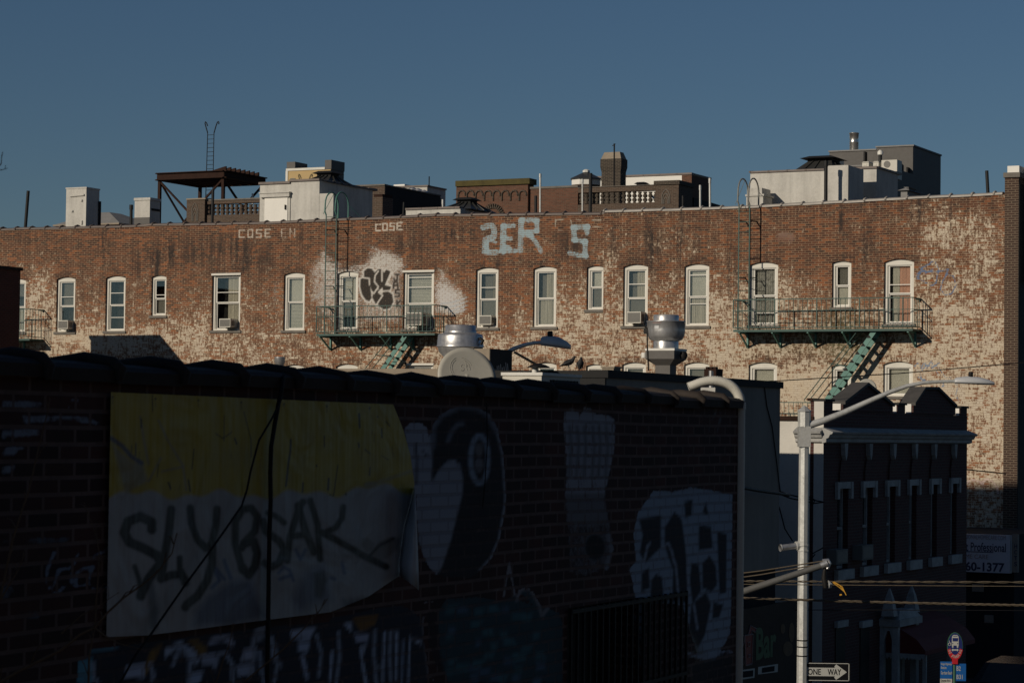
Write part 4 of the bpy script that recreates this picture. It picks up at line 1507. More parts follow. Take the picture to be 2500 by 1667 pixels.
# dark brick house
B13 = 13.0
t = thing('brick_house', 'dark brick house with a black side wall right of the door bulkhead', 'building', G, (G.hb(900, 520, B13)[0], B13, 0), 'brick row houses behind the long building')
m = MB()
d_ = dep_to(939, 1075, 480, B13)
uL, uR, zt = rbox(m, 846, 939, 457, B13, d_, 0)
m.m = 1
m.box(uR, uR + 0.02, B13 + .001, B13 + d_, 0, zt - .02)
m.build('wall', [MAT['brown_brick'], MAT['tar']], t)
m = MB()
m.box(uL, uR + .03, B13 - 0.05, B13 + 0.25, zt, zt + 0.06)
m.box(uR - .22, uR + .05, B13 + 0.26, B13 + d_, zt, zt + 0.05)
m.build('coping', MAT['sill'], t)
q = MB()
u0 = G.hb(911, 480, B13 - 3)[0]
u1 = G.hb(934, 480, B13 - 3)[0]
zA = G.hb(920, 481, B13 - 3)[1]
zB_ = G.hb(920, 474, B13 - 3)[1]
tt = thing('chimney', 'squat brick chimney with a red clay top beside the bulkhead side wall', 'chimney', G, ((u0 + u1) / 2, B13 - 3, ROOF))
MB().box(u0, u1, B13 - 3, B13 - 2.2, ROOF - .1, zA).build('shaft', MAT['brown_brick'], tt)
MB().box(u0 + .02, u1 - .02, B13 - 2.98, B13 - 2.22, zA, zB_).build('clay_top', MAT['rust'], tt)

# white roof house with antenna
B14 = 24.0
t = thing('roof_house', 'small white roof house behind the black brick side wall, with a low metal lantern', 'roof house', G, (G.hb(1010, 500, B14)[0], B14, 0))
m = MB()
d_ = dep_to(1043, 1088, 470, B14)
uL, uR, zt = rbox(m, 960, 1043, 459, B14, d_, 8)
m.build('body', MAT['white_stucco'], t)
m = MB()
m.box(uL, uR + .05, B14 - .05, B14 + .2, zt, zt + .07)
m.box(uR - .2, uR + .06, B14 + .21, B14 + d_, zt, zt + .06)
m.build('coping', MAT['coping_tile'], t)
u0 = G.hb(956, 455, B14 + 2)[0]
u1 = G.hb(988, 455, B14 + 2)[0]
z1 = G.hb(970, 450, B14 + 2)[1]
m = MB()
m.frustum(u0, u1, B14 + 2, B14 + 3, zt, z1, 0.06, 0.1)
m.build('lantern', MAT['white_metal'], t)
y0_, z0_ = G.hu(1055, 484, uR)
y1_, z1_ = G.hu(1077, 488, uR)
m = MB().box(uR + .003, uR + .03, y0_, y1_, z0_ - .5, z0_ + .05)
m.build('window', MAT['shade'], t)
u, z = G.hb(1047.5, 456, B14 + .4)
m = MB()
m.tube([(u, B14 + .4, z - .2), (u, B14 + .4, G.hb(1048, 431, B14 + .4)[1])], 0.025, 6)
m.lathe(u, B14 + .4, [(0.08, z - .22), (0.05, z - .1)], 8)
solo(m, 'antenna_mast', MAT['iron'], 'thin black antenna mast on the small white roof house', 'antenna', G, (u, B14 + .4, z - .2))
for px, py in ((1007, 463), (1021, 466), (1035, 470)):
    u, z = G.hb(px, py, B13 + 4)
    m = MB().lathe(u, B13 + 4, [(0.06, z - .35), (0.06, z - .1), (0.2, z - .08), (0.16, z + .04), (0.04, z + .1)], 12)
    solo(m, 'roof_vent', MAT['galv_dark'], 'one of three small mushroom vents before the small white roof house', 'roof vent', G, (u, B13 + 4, z - .35), 'mushroom roof vents')

# low white bulkhead + skylight in the middle
B15 = 1.2
t = thing('roof_bulkhead', 'low whitewashed bulkhead with tiled coping in front of the black brick side wall', 'bulkhead', G, (G.hb(1060, 525, B15)[0], B15, ROOF))
m = MB()
d_ = 2.6
uL, uR, zt = rbox(m, 991, 1124, 513, B15, d_, ROOF - .3)
m.build('body', MAT['white_stucco'], t)
m = MB()
u_ = uL
while u_ < uR - .05:
    v_ = min(u_ + .62, uR)
    m.box(u_, v_ - .01, B15 - .05, B15 + .2, zt, zt + .06)
    u_ = v_
m.build('coping', MAT['coping_tile'], t)
hip_skylight('dark peaked skylight on the low bulkhead beside the mossy parapet', 1066, 1150, 512, 486, B15 + .35, 0.5, dep=1.9)

# red brick parapet building with arches
B16 = 30.0
t = thing('parapet_house', 'red brick parapet with blind arches, mossy top and balusters before a white wall', 'building', G, (G.hb(1350, 500, B16)[0], B16, 0), 'brick row houses behind the long building')
m = MB()
uL, uR, zt = rbox(m, 1114, 1289, 456, B16 - .15, 0.6, 0)
uL1, uR1, zt1 = rbox(m, 1289.2, 1411, 462, B16, 0.4, 0)
m.build('wall', MAT['red_brick'], t)
m = MB()
m.box(uL, uR + .12, B16 - .25, B16 + .5, zt, zt + 0.26)
m.build('mossy_cap', MAT['moss_brick'], t)
m = MB()
for i in range(8):
    p0 = 1117 + i * 21.3
    u0, za = G.hb(p0 + 2, 490, B16 - .15)
    u1 = G.hb(p0 + 19, 490, B16 - .15)[0]
    zb = G.hb(p0 + 8, 466, B16 - .15)[1]
    uc = (u0 + u1) / 2
    rr = (u1 - u0) / 2
    pts = [(u0, B16 - .17, za)] + [(uc - rr * math.cos(a), B16 - .17, zb - rr + rr * math.sin(a)) for a in np.linspace(0, math.pi, 9)] + [(u1, B16 - .17, zb - rr - 0.05)]
    m.tube(pts, 0.045, 5)
m.build('blind_arch', MAT['black_brick'], t)
m = MB()
for cpx, cpy, rp in ((1202, 530, 26),):
    u, z = G.hb(cpx, cpy, B16 - .2)
    for a in np.linspace(0.15, math.pi - .15, 15):
        m.bar((u + .4 * math.cos(a), B16 - .18, z + .4 * math.sin(a)), (u + .62 * math.cos(a), B16 - .18, z + .62 * math.sin(a)), 0.06)
m.build('arch_relief', MAT['black_brick'], t)
m = MB()
z3 = G.hb(1500, 459, B16)[1]
m.box(uR1 - .0, G.hb(1600, 460, B16)[0], B16 - .04, B16 + .44, zt1, z3 + .06)
m.box(uL1, uR1, B16 - .04, B16 + .44, zt1 + .001, zt1 + .09)
m.build('coping', MAT['sill'], t)
m = MB()
uRb = G.hb(1600, 470, B16)[0]
zlo = G.hb(1500, 497, B16)[1]
zhi = G.hb(1500, 468, B16)[1]
m.box(uR1 + .001, uRb, B16, B16 + .4, 0, zlo)
m.box(uR1 + .001, uRb, B16, B16 + .4, zhi, zt1 - .001)
d_ = 1.6
uP, uQ, zp_ = rbox(m, 1600.3, 1657, 452, B16 - .15, d_, 0)
m.build('baluster_wall', MAT['brown_brick'], t)
MB().box(uP - .06, uQ + .06, B16 - .22, B16 + d_ - .1, zp_, zp_ + .18).build('capstone', MAT['black_brick'], t)
balusters(t, [1416 + 13.0 * i for i in range(15)], 468, 497, B16, MAT['black_brick'], 0.12)
arch_relief(t, 1616, 1636, 462, 498, B16 - .15, MAT['sill'])
y1_ = G.hu(1785, 512, uQ)[0]
m = MB()
m.prism_x([(B16 + d_, 8), (y1_, 8), (y1_, G.hu(1785, 509, uQ)[1]), (B16 + d_, G.hu(1662, 475, uQ)[1])], uQ - .4, uQ)
m.build('side_wall', MAT['tar'], t)

# white wall behind balusters + low lantern + cupola + brick chimney
B20 = 40.0
t = thing('roof_house', 'long white roof house behind the balusters with a low lantern on top', 'roof house', G, (G.hb(1580, 470, B20)[0], B20, 0))
m = MB()
d_ = dep_to(1688, 1735, 445, B20)
uL, uR, zt = rbox(m, 1410, 1688, 437, B20, d_, 6)
m.build('body', MAT['bright_white'], t)
MB().box(uR - .5, uR + .02, B20 - .02, B20 + d_, 6, zt - .02).build('side_wall', MAT['red_brick'], t)
m = MB()
u_ = uL
while u_ < uR:
    v_ = min(u_ + .9, uR + .05)
    m.box(u_, v_ - .015, B20 - .06, B20 + .3, zt, zt + .09)
    u_ = v_
m.box(uR - .22, uR + .05, B20 + .31, B20 + d_, zt, zt + .08)
m.build('coping', MAT['coping_tile'], t)
u0 = G.hb(1586, 436, B20 + 1)[0]
u1 = G.hb(1622, 436, B20 + 1)[0]
MB().frustum(u0, u1, B20 + 1, B20 + 2.2, zt, G.hb(1600, 431, B20 + 1)[1], .08, .2).build('lantern', MAT['white_metal'], t)
hip_skylight('low brown skylight against the long white roof house', 1536, 1570, 457.5, 447, B20 - 2, 0.4, dep=1.4)

t = thing('cupola', 'octagonal roof cupola with dark conical top left of the brick chimney', 'cupola', G, (G.hb(1431, 455, 36)[0], 36, 0))
u, z0 = G.hb(1431, 456, 36)
zc = G.hb(1431, 439, 36)[1]
za = G.hb(1431, 419, 36)[1]
r1 = (G.hb(1466, 440, 36)[0] - G.hb(1396, 440, 36)[0]) / 2
MB().lathe(u, 36, [(r1 * .93, 8), (r1 * .93, zc - .28)], 8, False).build('drum', MAT['brown_brick'], t)
MB().lathe(u, 36, [(r1 * .97, zc - .279), (r1 * .97, zc - .02)], 8, False).build('white_band', MAT['bright_white'], t)
m = MB().lathe(u, 36, [(r1 * 1.05, zc - .019), (r1 * 1.05, zc + .03), (r1 * .2, za - .05)], 8, False)
m.build('roof', MAT['skylight'], t)
MB().lathe(u, 36, [(r1 * .24, za - .049), (r1 * .24, za + .04), (r1 * .1, za + .1)], 8, False).build('cap', MAT['white_metal'], t)

B19 = 35.0
t = thing('chimney', 'big dark brick chimney with a stepped tan top behind the balusters', 'chimney', G, (G.hb(1500, 450, B19)[0], B19, 0))
d_ = dep_to(1516, 1530, 430, B19)
uL, zt = G.hb(1467, 389, B19)
uR = G.hb(1516, 389, B19)[0]
zm_ = G.hb(1490, 420, B19)[1]
m = MB()
m.box(uL + .03, uR - .03, B19 + .03, B19 + d_, 8, zm_)
m.frustum(uL + .03, uR - .03, B19 + .03, B19 + d_, zm_, zm_ + .25, -.05, -.05)
m.box(uL - .02, uR + .02, B19 - .02, B19 + d_ + .05, zm_ + .25, zt)
m.build('shaft', MAT['black_brick'], t)
MB().frustum(uL, uR, B19, B19 + d_, zt, zt + .33, .12, .12).build('tan_top', MAT['tan'], t)
u, z0 = G.hb(1499.5, 455, B19 - 1)
m = MB()
za = G.hb(1499, 351, B19 - 1)[1]
m.tube([(u, B19 - 1, z0 - .5), (u - .02, B19 - 1, za)], 0.035, 6)
m.bar((u - .12, B19 - 1, za - .1), (u + .04, B19 - 1, za - .02), .03)
solo(m, 'antenna_mast', MAT['iron'], 'tall thin antenna mast in front of the big brick chimney', 'antenna', G, (u, B19 - 1, z0 - .5))

# big whitewashed stucco bulkhead (right)
B22 = 2.2
t = thing('roof_bulkhead', 'big whitewashed stucco bulkhead in three blocks behind the grey ladder hoops', 'bulkhead', G, (G.hb(1980, 500, B22)[0], B22, ROOF))
m = MB()
uL, uR, zt = rbox(m, 1832, 2015, 423, B22, 3.2, ROOF - .2)
u3, u4, zt3 = rbox(m, 2086, 2140, 412, B22 + 1.3, dep_to(2140, 2192, 425, B22 + 1.3), ROOF - .2)
d2 = dep_to(2071, 2088, 430, B22 - .9)
u1_, u2_, zt2 = rbox(m, 2021, 2071, 405, B22 - .9, d2 + .8, ROOF - .2)
m.box(u2_ - .3, u3 + .2, B22 + 1.301, B22 + 3, ROOF - .2, zt3 - .01)
m.build('body', MAT['white_stucco'], t)
m = MB()
u_ = uL
while u_ < uR - .1:
    v_ = min(u_ + .62, uR)
    m.box(u_, v_ - .012, B22 - .05, B22 + .22, zt, zt + .055)
    m.tube([(u_, B22 - .06, zt + .03), (u_, B22 + .2, zt + .06)], .035, 6)
    u_ = v_
y_ = B22 + 1.3
dE = dep_to(2140, 2192, 425, B22 + 1.3)
while y_ < B22 + 1.3 + dE - .05:
    m.box(u4 - .22, u4 + .05, y_ + .004, y_ + .6, zt3, zt3 + .06 + random.uniform(-.01, .02))
    y_ += .61
m.box(u3, u4 + .02, B22 + 1.25, B22 + 1.3, zt3 - .02, zt3 + .05)
m.build('coping', MAT['coping_tile'], t)
hip_skylight('large dark skylight on the big stucco bulkhead', 1935, 2035, 419, 386, B22 + .5, 0.8, dep=2.0)
t = thing('chimney_block', 'squat whitewashed chimney block with a flared cap beside the grey ladder hoops', 'chimney', G, (G.hb(1842, 500, 1.2)[0], 1.2, ROOF), 'whitewashed chimney blocks')
m = MB()
uL, uR, zt = rbox(m, 1822, 1863, 480, 1.2, .8, ROOF - .2)
m.build('shaft', MAT['white_stucco'], t)
m = MB()
m.box(uL - .02, uR + .04, 1.16, 2.05, zt, zt + .06)
m.box(uL + .0, uR - .06, 1.25, 2.0, zt + .0601, zt + .26)
m.build('cap', MAT['white_stucco'], t)

# dark grey modern block
B23 = 26.0
t = thing('grey_block', 'dark grey clad rooftop block rising behind the big stucco bulkhead', 'building', G, (G.hb(2140, 480, B23)[0], B23, 0))
m = MB()
d_ = dep_to(2229, 2297, 390, B23)
uL, uR, zt = rbox(m, 2140, 2229, 361, B23, d_, 0)
m.m = 0
uL2, uR2, zt2 = rbox(m, 2025, 2139.8, 372, B23 + .6, d_ - .6, 0)
m.build('wall', MAT['grey_clad'], t)
m = MB()
m.box(uL - .03, uR + .05, B23 - .05, B23 + .12, zt, zt + .06)
m.box(uR - .1, uR + .05, B23 + .121, B23 + d_, zt, zt + .06)
m.box(uL2 - .03, uR2 + .0, B23 + .55, B23 + .72, zt2, zt2 + .06)
m.build('parapet_flashing', MAT['roof_grey'], t)
m = MB()
uR5, z5 = G.hb(2180, 405, B23 - 6)
for px, pt2, pb2, w_ in ((2112, 371, 398, 4.5), (2193, 396, 415, 6), (2216, 409, 425, 4)):
    u0, z1 = G.hb(px, pt2, B23 - .2)
    z0 = G.hb(px, pb2, B23 - .2)[1]
    m.box(u0 - w_ / 130, u0 + w_ / 130, B23 - .3, B23 - .02, z0 - 2, z1)
m.build('downpipe', MAT['iron'], t)
t2 = thing('roof_ledge', 'dark grey lower roof ledge in front of the tall grey block', 'building', G, (uR5 - 2, B23 - 6, 0))
d6 = dep_to(2163, 2232, 415, B23 - 6)
m = MB()
ua, ub, zz = rbox(m, 2060, 2163, 408, B23 - 6, d6, 0)
m.build('wall', MAT['grey_clad'], t2)
MB().box(ua, ub + .04, B23 - 6.04, B23 - 5.9, zz, zz + .05).build('flashing', MAT['roof_grey'], t2)
u, z0 = G.hb(2085, 371, B23 + 2.5)
za = G.hb(2085, 325, B23 + 2.5)[1]
r_ = (G.hb(2096, 350, B23 + 2.5)[0] - G.hb(2074, 350, B23 + 2.5)[0]) / 2
m = MB()
m.lathe(u, B23 + 2.5, [(r_ * .95, zt2 - .1), (r_ * .95, (z0 + za) / 2 - .02), (r_ * 1.0, (z0 + za) / 2), (r_ * .95, (z0 + za) / 2 + .03), (r_ * .95, za - .06), (r_ * 1.04, za - .05), (r_ * 1.04, za)], 24)
solo(m, 'flue_stack', MAT['steel'], 'shiny steel flue stack on top of the dark grey block', 'flue', G, (u, B23 + 2.5, zt2 - .1))


def condenser(label, pL, pR, pyT, pyB, b, dep, zb=None):
    u0, z1 = G.hb(pL, pyT, b)
    u1, z0 = G.hb(pR, pyB, b)
    t = thing('condenser_unit', label, 'air conditioner', G, ((u0 + u1) / 2, b, z0), 'outdoor condenser units')
    MB().box(u0, u1, b, b + dep, z0 - .4 if zb is None else zb, z1).build('casing', MAT['ac_white'], t)
    r_ = (z1 - z0) * .40
    uc = u0 + (u1 - u0) * .36
    zc = (z0 + z1) / 2
    v = [(uc + r_ * math.cos(a), b - .012, zc + r_ * math.sin(a)) for a in np.linspace(0, 2 * math.pi, 20, endpoint=False)]
    v2 = [(x, b - .003, z) for x, _, z in v]
    m = MB().add(v + v2, [tuple(range(20))[::-1]] + [(i, i + 20, (i + 1) % 20 + 20, (i + 1) % 20) for i in range(20)])
    m.build('fan_grille', MAT['grille'], t)
    return t


condenser('condenser unit half hidden behind the large dark skylight', 2024, 2050, 392, 404, B23 - 8, .5)
condenser('cream condenser unit in front of the dark grey block, right of the steel flue', 2152, 2190, 391.5, 411, B23 - 7, .6)
for k_, (a, b2, c_, d_) in enumerate(((2105, 2121, 398, 406), (2132, 2145, 397, 405))):
    m = MB()
    u0, z1 = G.hb(a, c_, B23 - 7)
    u1, z0 = G.hb(b2, d_, B23 - 7)
    m.box(u0, u1, B23 - 7, B23 - 6.5, z0 - .5, z1)
    m.box(u0 + .04, u1 - .08, B23 - 7.012, B23 - 7.002, z0 + .02, z1 - .05)
    m.frustum(u0 - .02, u1 + .02, B23 - 7.02, B23 - 6.48, z1, z1 + .05, .05, .05)
    solo(m, 'vent_box', MAT['ac_white'], ['wider cream vent box on the ledge of the dark grey block', 'small cream vent box with a slot, next to the capped pipe'][k_], 'vent box', G, (u0, B23 - 7, z0 - .5))
u, z0 = G.hb(2149, 410, B23 - 6.6)
za = G.hb(2149.5, 372, B23 - 6.6)[1]
t = thing('vent_pipe', 'black capped vent pipe in front of the dark grey block', 'vent pipe', G, (u, B23 - 6.6, z0 - .5), 'vent pipes on the roofs')
MB().tube([(u, B23 - 6.6, z0 - .5), (u, B23 - 6.6, za - .1)], .07, 10).build('pipe', MAT['black_pipe'], t)
MB().lathe(u, B23 - 6.6, [(.11, za - .1), (.12, za), (.05, za + .08)], 10).build('cap', MAT['white_metal'], t)
m = MB()
u0, z1 = G.hb(2190, 464, 8)
u1 = G.hb(2220, 466, 8)[0]
m.frustum(u0, u1, 8, 9.5, z1 - .02, z1 + .12, .3, .3)
m.box(u0 + .1, u1 - .1, 8.1, 9.4, ROOF - .1, z1 - .021)
solo(m, 'roof_hatch', MAT['roof_grey'], 'low grey roof hatch right of the big stucco bulkhead', 'roof hatch', G, (u0, 8, ROOF))

# ============================================================ dark brick stack at the left edge
zT_ = G.hb(50, 661, -5.0)[1]
uR = G.hb(50, 661, -5.0)[0]
t = thing('brick_stack', 'dark brick stack in shade at the left edge of the picture', 'building', G, (uR, -5, 0))
m = MB().box(uR - 2.9, uR, -10.5, -5.0, 0, zT_)
m.build('wall', MAT['castle_brick'], t)
m = MB().box(uR - 2.96, uR + .06, -10.56, -4.94, zT_, zT_ + .1)
m.build('coping', MAT['tar'], t)
# low houses in front of the long building (behind the near wall)
# ============================================================ exhaust fans


def fan_one():
    Y = 48.0
    c = PF(G, 1124, 830, Y)
    s = Y / FPX
    zpx = lambda y: P(1124, y, Y)[2]
    t = thing('exhaust_fan', 'dented silver upblast exhaust fan behind the satellite dish', 'exhaust fan', G, (c[0], c[1], zpx(905)), 'rooftop exhaust fans')
    r = lambda px: px * s
    m = MB().lathe(c[0], c[1], [(r(46), zpx(905)), (r(46), zpx(878)), (r(40), zpx(872)), (r(52), zpx(860)), (r(56), zpx(846.5))], 40)
    m.build('bowl', MAT['galv_dark'], t)
    m = MB().lathe(c[0], c[1], [(r(58.5), zpx(847)), (r(58.5), zpx(844.5)), (r(57), zpx(843)), (r(55.5), zpx(822)), (r(54), zpx(817)), (r(44), zpx(814)), (r(38), zpx(812))], 40)
    m.build('wind_band', MAT['galv_dark'], t)
    m = MB().lathe(c[0], c[1], [(r(39.5), zpx(812.5)), (r(39.5), zpx(808)), (r(37.5), zpx(807)), (r(37.5), zpx(795)), (r(36), zpx(794)), (r(33), zpx(797))], 40)
    m.build('top_cap', MAT['galv_dark'], t)
    m = MB()
    m.tube([(c[0] + r(56), c[1] - .05, zpx(826)), (c[0] + r(66), c[1] - .05, zpx(832)), (c[0] + r(60), c[1] - .05, zpx(841))], .03, 8)
    m.build('wire_whip', MAT['iron'], t)


fan_one()


def fan_two():
    Y = 46.0
    c = PF(G, 1626, 830, Y)
    s = Y / FPX
    zpx = lambda y: P(1626, y, Y)[2]
    r = lambda px: px * s
    t = thing('exhaust_fan', 'bright silver exhaust fan with a deep bowl on a flared base', 'exhaust fan', G, (c[0], c[1], zpx(912)), 'rooftop exhaust fans')
    m = MB().lathe(c[0], c[1], [(r(30), zpx(833)), (r(40), zpx(829)), (r(45), zpx(820)), (r(46.5), zpx(806)), (r(46.5), zpx(787)), (r(48), zpx(786)), (r(48), zpx(784)), (r(44), zpx(784))], 40)
    m.build('bowl', MAT['galv_dark'], t)
    m = MB().lathe(c[0], c[1], [(r(31), zpx(786)), (r(31), zpx(770.5)), (r(29.5), zpx(769)), (r(26), zpx(771))], 32)
    m.build('motor_cap', MAT['galv_dark'], t)
    m = MB().lathe(c[0], c[1], [(r(31), zpx(853)), (r(31), zpx(835)), (r(29.5), zpx(832))], 32)
    m.build('neck', MAT['galv_dark'], t)
    h = 0.30
    m = MB()
    m.box(c[0] - h, c[0] + h, c[1] - h, c[1] + h, zpx(857), zpx(851.5))
    m.build('base_plate', MAT['white_metal'], t)
    m = MB()
    m.box(c[0] - h + .01, c[0] + h - .01, c[1] - h + .01, c[1] + h - .01, zpx(877), zpx(857.1))
    m.frustum(c[0] - .15, c[0] + .15, c[1] - .15, c[1] + .15, zpx(892), zpx(877.1), -h + .16, -h + .16)
    m.box(c[0] - .15, c[0] + .15, c[1] - .15, c[1] + .15, zpx(925), zpx(892.1))
    m.build('curb', MAT['grey_clad'], t)
    # wall-side motor box and label plate
    m = MB()
    x, y_ = c[0] - r(40), c[1] - .18
    m.box(x - .05, x + .06, y_ - .06, y_, zpx(816), zpx(802))
    m.tube([(x, y_ - .03, zpx(802)), (x - .06, y_ - .04, zpx(794)), (x - .05, y_ - .03, zpx(788))], .018, 6)
    m.tube([(x + .03, y_ - .07, zpx(816)), (x + .06, y_ - .12, zpx(850)), (x + .08, y_ - .1, zpx(906))], .014, 6)
    m.build('switch_box', MAT['iron'], t)
    m = MB()
    a0, a1 = math.atan2(-.93, -.36), math.atan2(-.99, .14)
    n = 8
    vv = []
    R_ = r(46.5) + .004
    for i in range(n + 1):
        a = a0 + (a1 - a0) * i / n
        vv += [(c[0] + R_ * math.cos(a), c[1] + R_ * math.sin(a), zpx(791)), (c[0] + R_ * math.cos(a), c[1] + R_ * math.sin(a), zpx(788.5))]
    m.add(vv, [(2 * i, 2 * i + 2, 2 * i + 3, 2 * i + 1) for i in range(n)])
    m.build('warning_strip', MAT['ink_red'], t)
    m = MB()
    vv = []
    for i in range(n + 1):
        a = a0 + (a1 - a0) * (0.25 + i / n * .5)
        vv += [(c[0] + R_ * math.cos(a), c[1] + R_ * math.sin(a), zpx(804)), (c[0] + R_ * math.cos(a), c[1] + R_ * math.sin(a), zpx(797))]
    m.add(vv, [(2 * i, 2 * i + 2, 2 * i + 3, 2 * i + 1) for i in range(n)])
    m.build('label_plate', MAT['lamp_grey'], t)
    m = MB().lathe(c[0] - .40, c[1] - .1, [(.05, zpx(874)), (.055, zpx(862)), (.05, zpx(861))], 12)
    m.build('drain_cup', MAT['white_metal'], t)
    m = MB()
    m.lathe(c[0] + h + .08, c[1] - .05, [(.06, zpx(876)), (.08, zpx(868)), (.06, zpx(860))], 10)
    m.build('latch', MAT['iron'], t)


fan_two()

# tan shaft, one side blackened for shade, with scribbles behind the dish
Yb = 47.5
b0 = PF(G, 1195, 870, Yb)
z1 = P(1195, 851, Yb)[2]
t = thing('duct_shaft', 'tan duct shaft, one side blackened for shade with white scribbles, behind the satellite dish', 'duct', G, (b0[0], b0[1], 5))
yf = G.hu(1248, 870, b0[0])[0]
m = MB()
m.box(b0[0] - .55, b0[0], b0[1], yf, 5, z1)
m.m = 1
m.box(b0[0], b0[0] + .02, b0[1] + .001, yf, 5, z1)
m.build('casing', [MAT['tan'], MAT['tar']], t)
m = MB()
random.seed(3)
for k_ in range(7):
    y0 = b0[1] + (yf - b0[1]) * (0.3 + .08 * k_)
    zz = z1 - .3 + random.uniform(-.05, .05)
    m.tube([(b0[0] + .022, y0, zz), (b0[0] + .022, y0 + .05, zz - .25), (b0[0] + .022, y0 + .02 + random.uniform(-.05, .05), zz - .4)], .008, 4)
m.build('scribble', MAT['lamp_grey'], t)

# ============================================================ grey building with juice bar (right-hand face in shade)
pc = PF(G, 1905, 932, 48.6)                       # far top corner
uM, yM, zM = pc
yN = G.hu(1481, 900, uM)[0]
t = thing('grey_building', 'grey painted building with black roof edge and a dark juice bar at street level', 'building', G, (uM, yN, 0))
zU = G.hu(1880, 1388, uM)[1]
MB().box(uM - 9, uM, yN, yM, zU, zM - .13).build('wall', MAT['grey_wall'], t)
MB().box(uM - 8.9, uM - .06, yN + .02, yM - .02, 0, zU - .001).build('shopfront', MAT['store_dark'], t)
m = MB()
m.box(uM - .3, uM + .05, yN - .05, yM + .05, zM - .129, zM)
m.box(G.hb(1198, 903, yN)[0], uM - .301, yN - .05, yN + .3, zM - .13, zM - .01)
m.build('roof_edge', MAT['tar'], t)
m = MB()
uTan = G.hb(1196, 903, yN - .06)[0]
m.box(uTan, uM + .0, yN - .06, yN - .001, 3.6, zM - .14)
m.build('tarred_front', MAT['tar'], t)
MB().box(uM - 9.0, uTan - .002, yN - .07, yN + .301, 3.6, zM + .02).build('tan_front', MAT['tan'], t)
cv = PF(G, 683, 871, 46.0)
m = MB().lathe(cv[0], cv[1], [(.08, zM - .36), (.08, cv[2] - .12), (.1, cv[2] - .11), (.1, cv[2])], 14)
solo(m, 'roof_vent', MAT['galv_dark'], 'small silver vent cap peeping over the near dark coping', 'roof vent', G, (cv[0], cv[1], zM - .36))
m = MB()
# shop sign
yS0, zs1 = G.hu(1700, 1535, uM)
yS1 = G.hu(1947, 1535, uM)[0]
zs0 = G.hu(1880, 1655, uM)[1]
sg = thing('shop_sign', 'dark brown juice bar sign with a red cup letter and green letters', 'sign', G, (uM, yS0, zs0))
MB().box(uM + .001, uM + .12, yS0, yS1, zs0 - .3, zs1 + .25).build('board', MAT['shop_board'], sg)


def text_geo(txt, bold=0.0):
    cu = bpy.data.curves.new('tmp', 'FONT')
    cu.body = txt
    cu.offset = bold
    cu.resolution_u = 3
    ob = bpy.data.objects.new('tmp', cu)
    C.objects.link(ob)
    dg = bpy.context.evaluated_depsgraph_get()
    me = bpy.data.meshes.new_from_object(ob.evaluated_get(dg))
    v = np.array([tuple(x.co) for x in me.vertices])
    f = [tuple(p.vertices) for p in me.polygons]
    C.objects.unlink(ob)
    bpy.data.objects.remove(ob)
    bpy.data.meshes.remove(me)
    v[:, :2] -= v[:, :2].min(0)
    return v, f


def letters(m, txt, o, ex, ez, w, h, bold=0.0):
    v, f = text_geo(txt, bold)
    mx = v[:, :2].max(0)
    o, ex, ez = np.array(o, float), np.array(ex, float), np.array(ez, float)
    q = [tuple(o + ex * (a[0] / mx[0] * w) + ez * (a[1] / mx[1] * h)) for a in v]
    m.add(q, f)
    return m


xs = uM + .125
hu_ = lambda px, py: G.hu(px, py, xs)
# cup-shaped letter with straw
m = MB()


def pl(m, pts, x):
    y = [hu_(a, b) for a, b in pts]
    m.add([(x, p_[0], p_[1]) for p_ in y], [tuple(range(len(y)))])


q6 = lambda pts: [(1780 + a * .30612, 1200 + b * .30612) for a, b in pts]
pl(m, q6([(122, 1145), (188, 1135), (180, 1370), (130, 1385)]), xs)
pl(m, q6([(150, 1140), (168, 1065), (215, 1090), (205, 1120), (180, 1105), (172, 1140)]), xs)
m.build('red_cup_letter', MAT['shop_red'], sg)
m = MB()
cup = q6([(122, 1145), (188, 1135), (180, 1370), (130, 1385)])
for a, b_ in zip(cup, cup[1:] + cup[:1]):
    pa, pb = hu_(*a), hu_(*b_)
    m.tube([(xs + .006, pa[0], pa[1]), (xs + .006, pb[0], pb[1])], .012, 5)
for pts in ([(150, 1140), (168, 1065), (215, 1090), (205, 1120), (180, 1105), (172, 1140)], [(92, 1150), (112, 1145), (120, 1180), (108, 1230), (95, 1210)], [(95, 1340), (112, 1310), (116, 1370), (92, 1385)], [(148, 1200), (165, 1196), (163, 1228), (148, 1232), (148, 1200)], [(150, 1300), (168, 1297), (166, 1315), (150, 1318), (150, 1300)]):
    w_ = [hu_(*p_) for p_ in q6(pts)]
    m.tube([(xs + .006, a, b) for a, b in w_], .010, 5)
m.build('white_outline', MAT['ink_red'], sg)
m = MB()
a = hu_(*q6([(215, 1345)])[0])
b_ = hu_(*q6([(375, 1310)])[0])
letters(m, 'Bar', (xs, a[0], a[1]), (0, 1, 0), (0, 0, 1), b_[0] - a[0], .62, .03)
m.build('green_letters', MAT['shop_green'], sg)
m = MB()
for pts in ([(92, 1420), (205, 1405), (202, 1480), (90, 1498)], [(232, 1395), (390, 1370), (388, 1435), (230, 1455)]):
    pl(m, q6(pts), xs)
m.build('phone_panel', MAT['sign_white'], sg)
for pts in ([(100, 1432), (192, 1420), (190, 1470), (98, 1482)], [(262, 1402), (362, 1386), (360, 1428), (260, 1443)]):
    m = MB()
    pl(m, q6(pts), xs + .004)
    m.build('phone_lettering', MAT['store_dark'], sg)
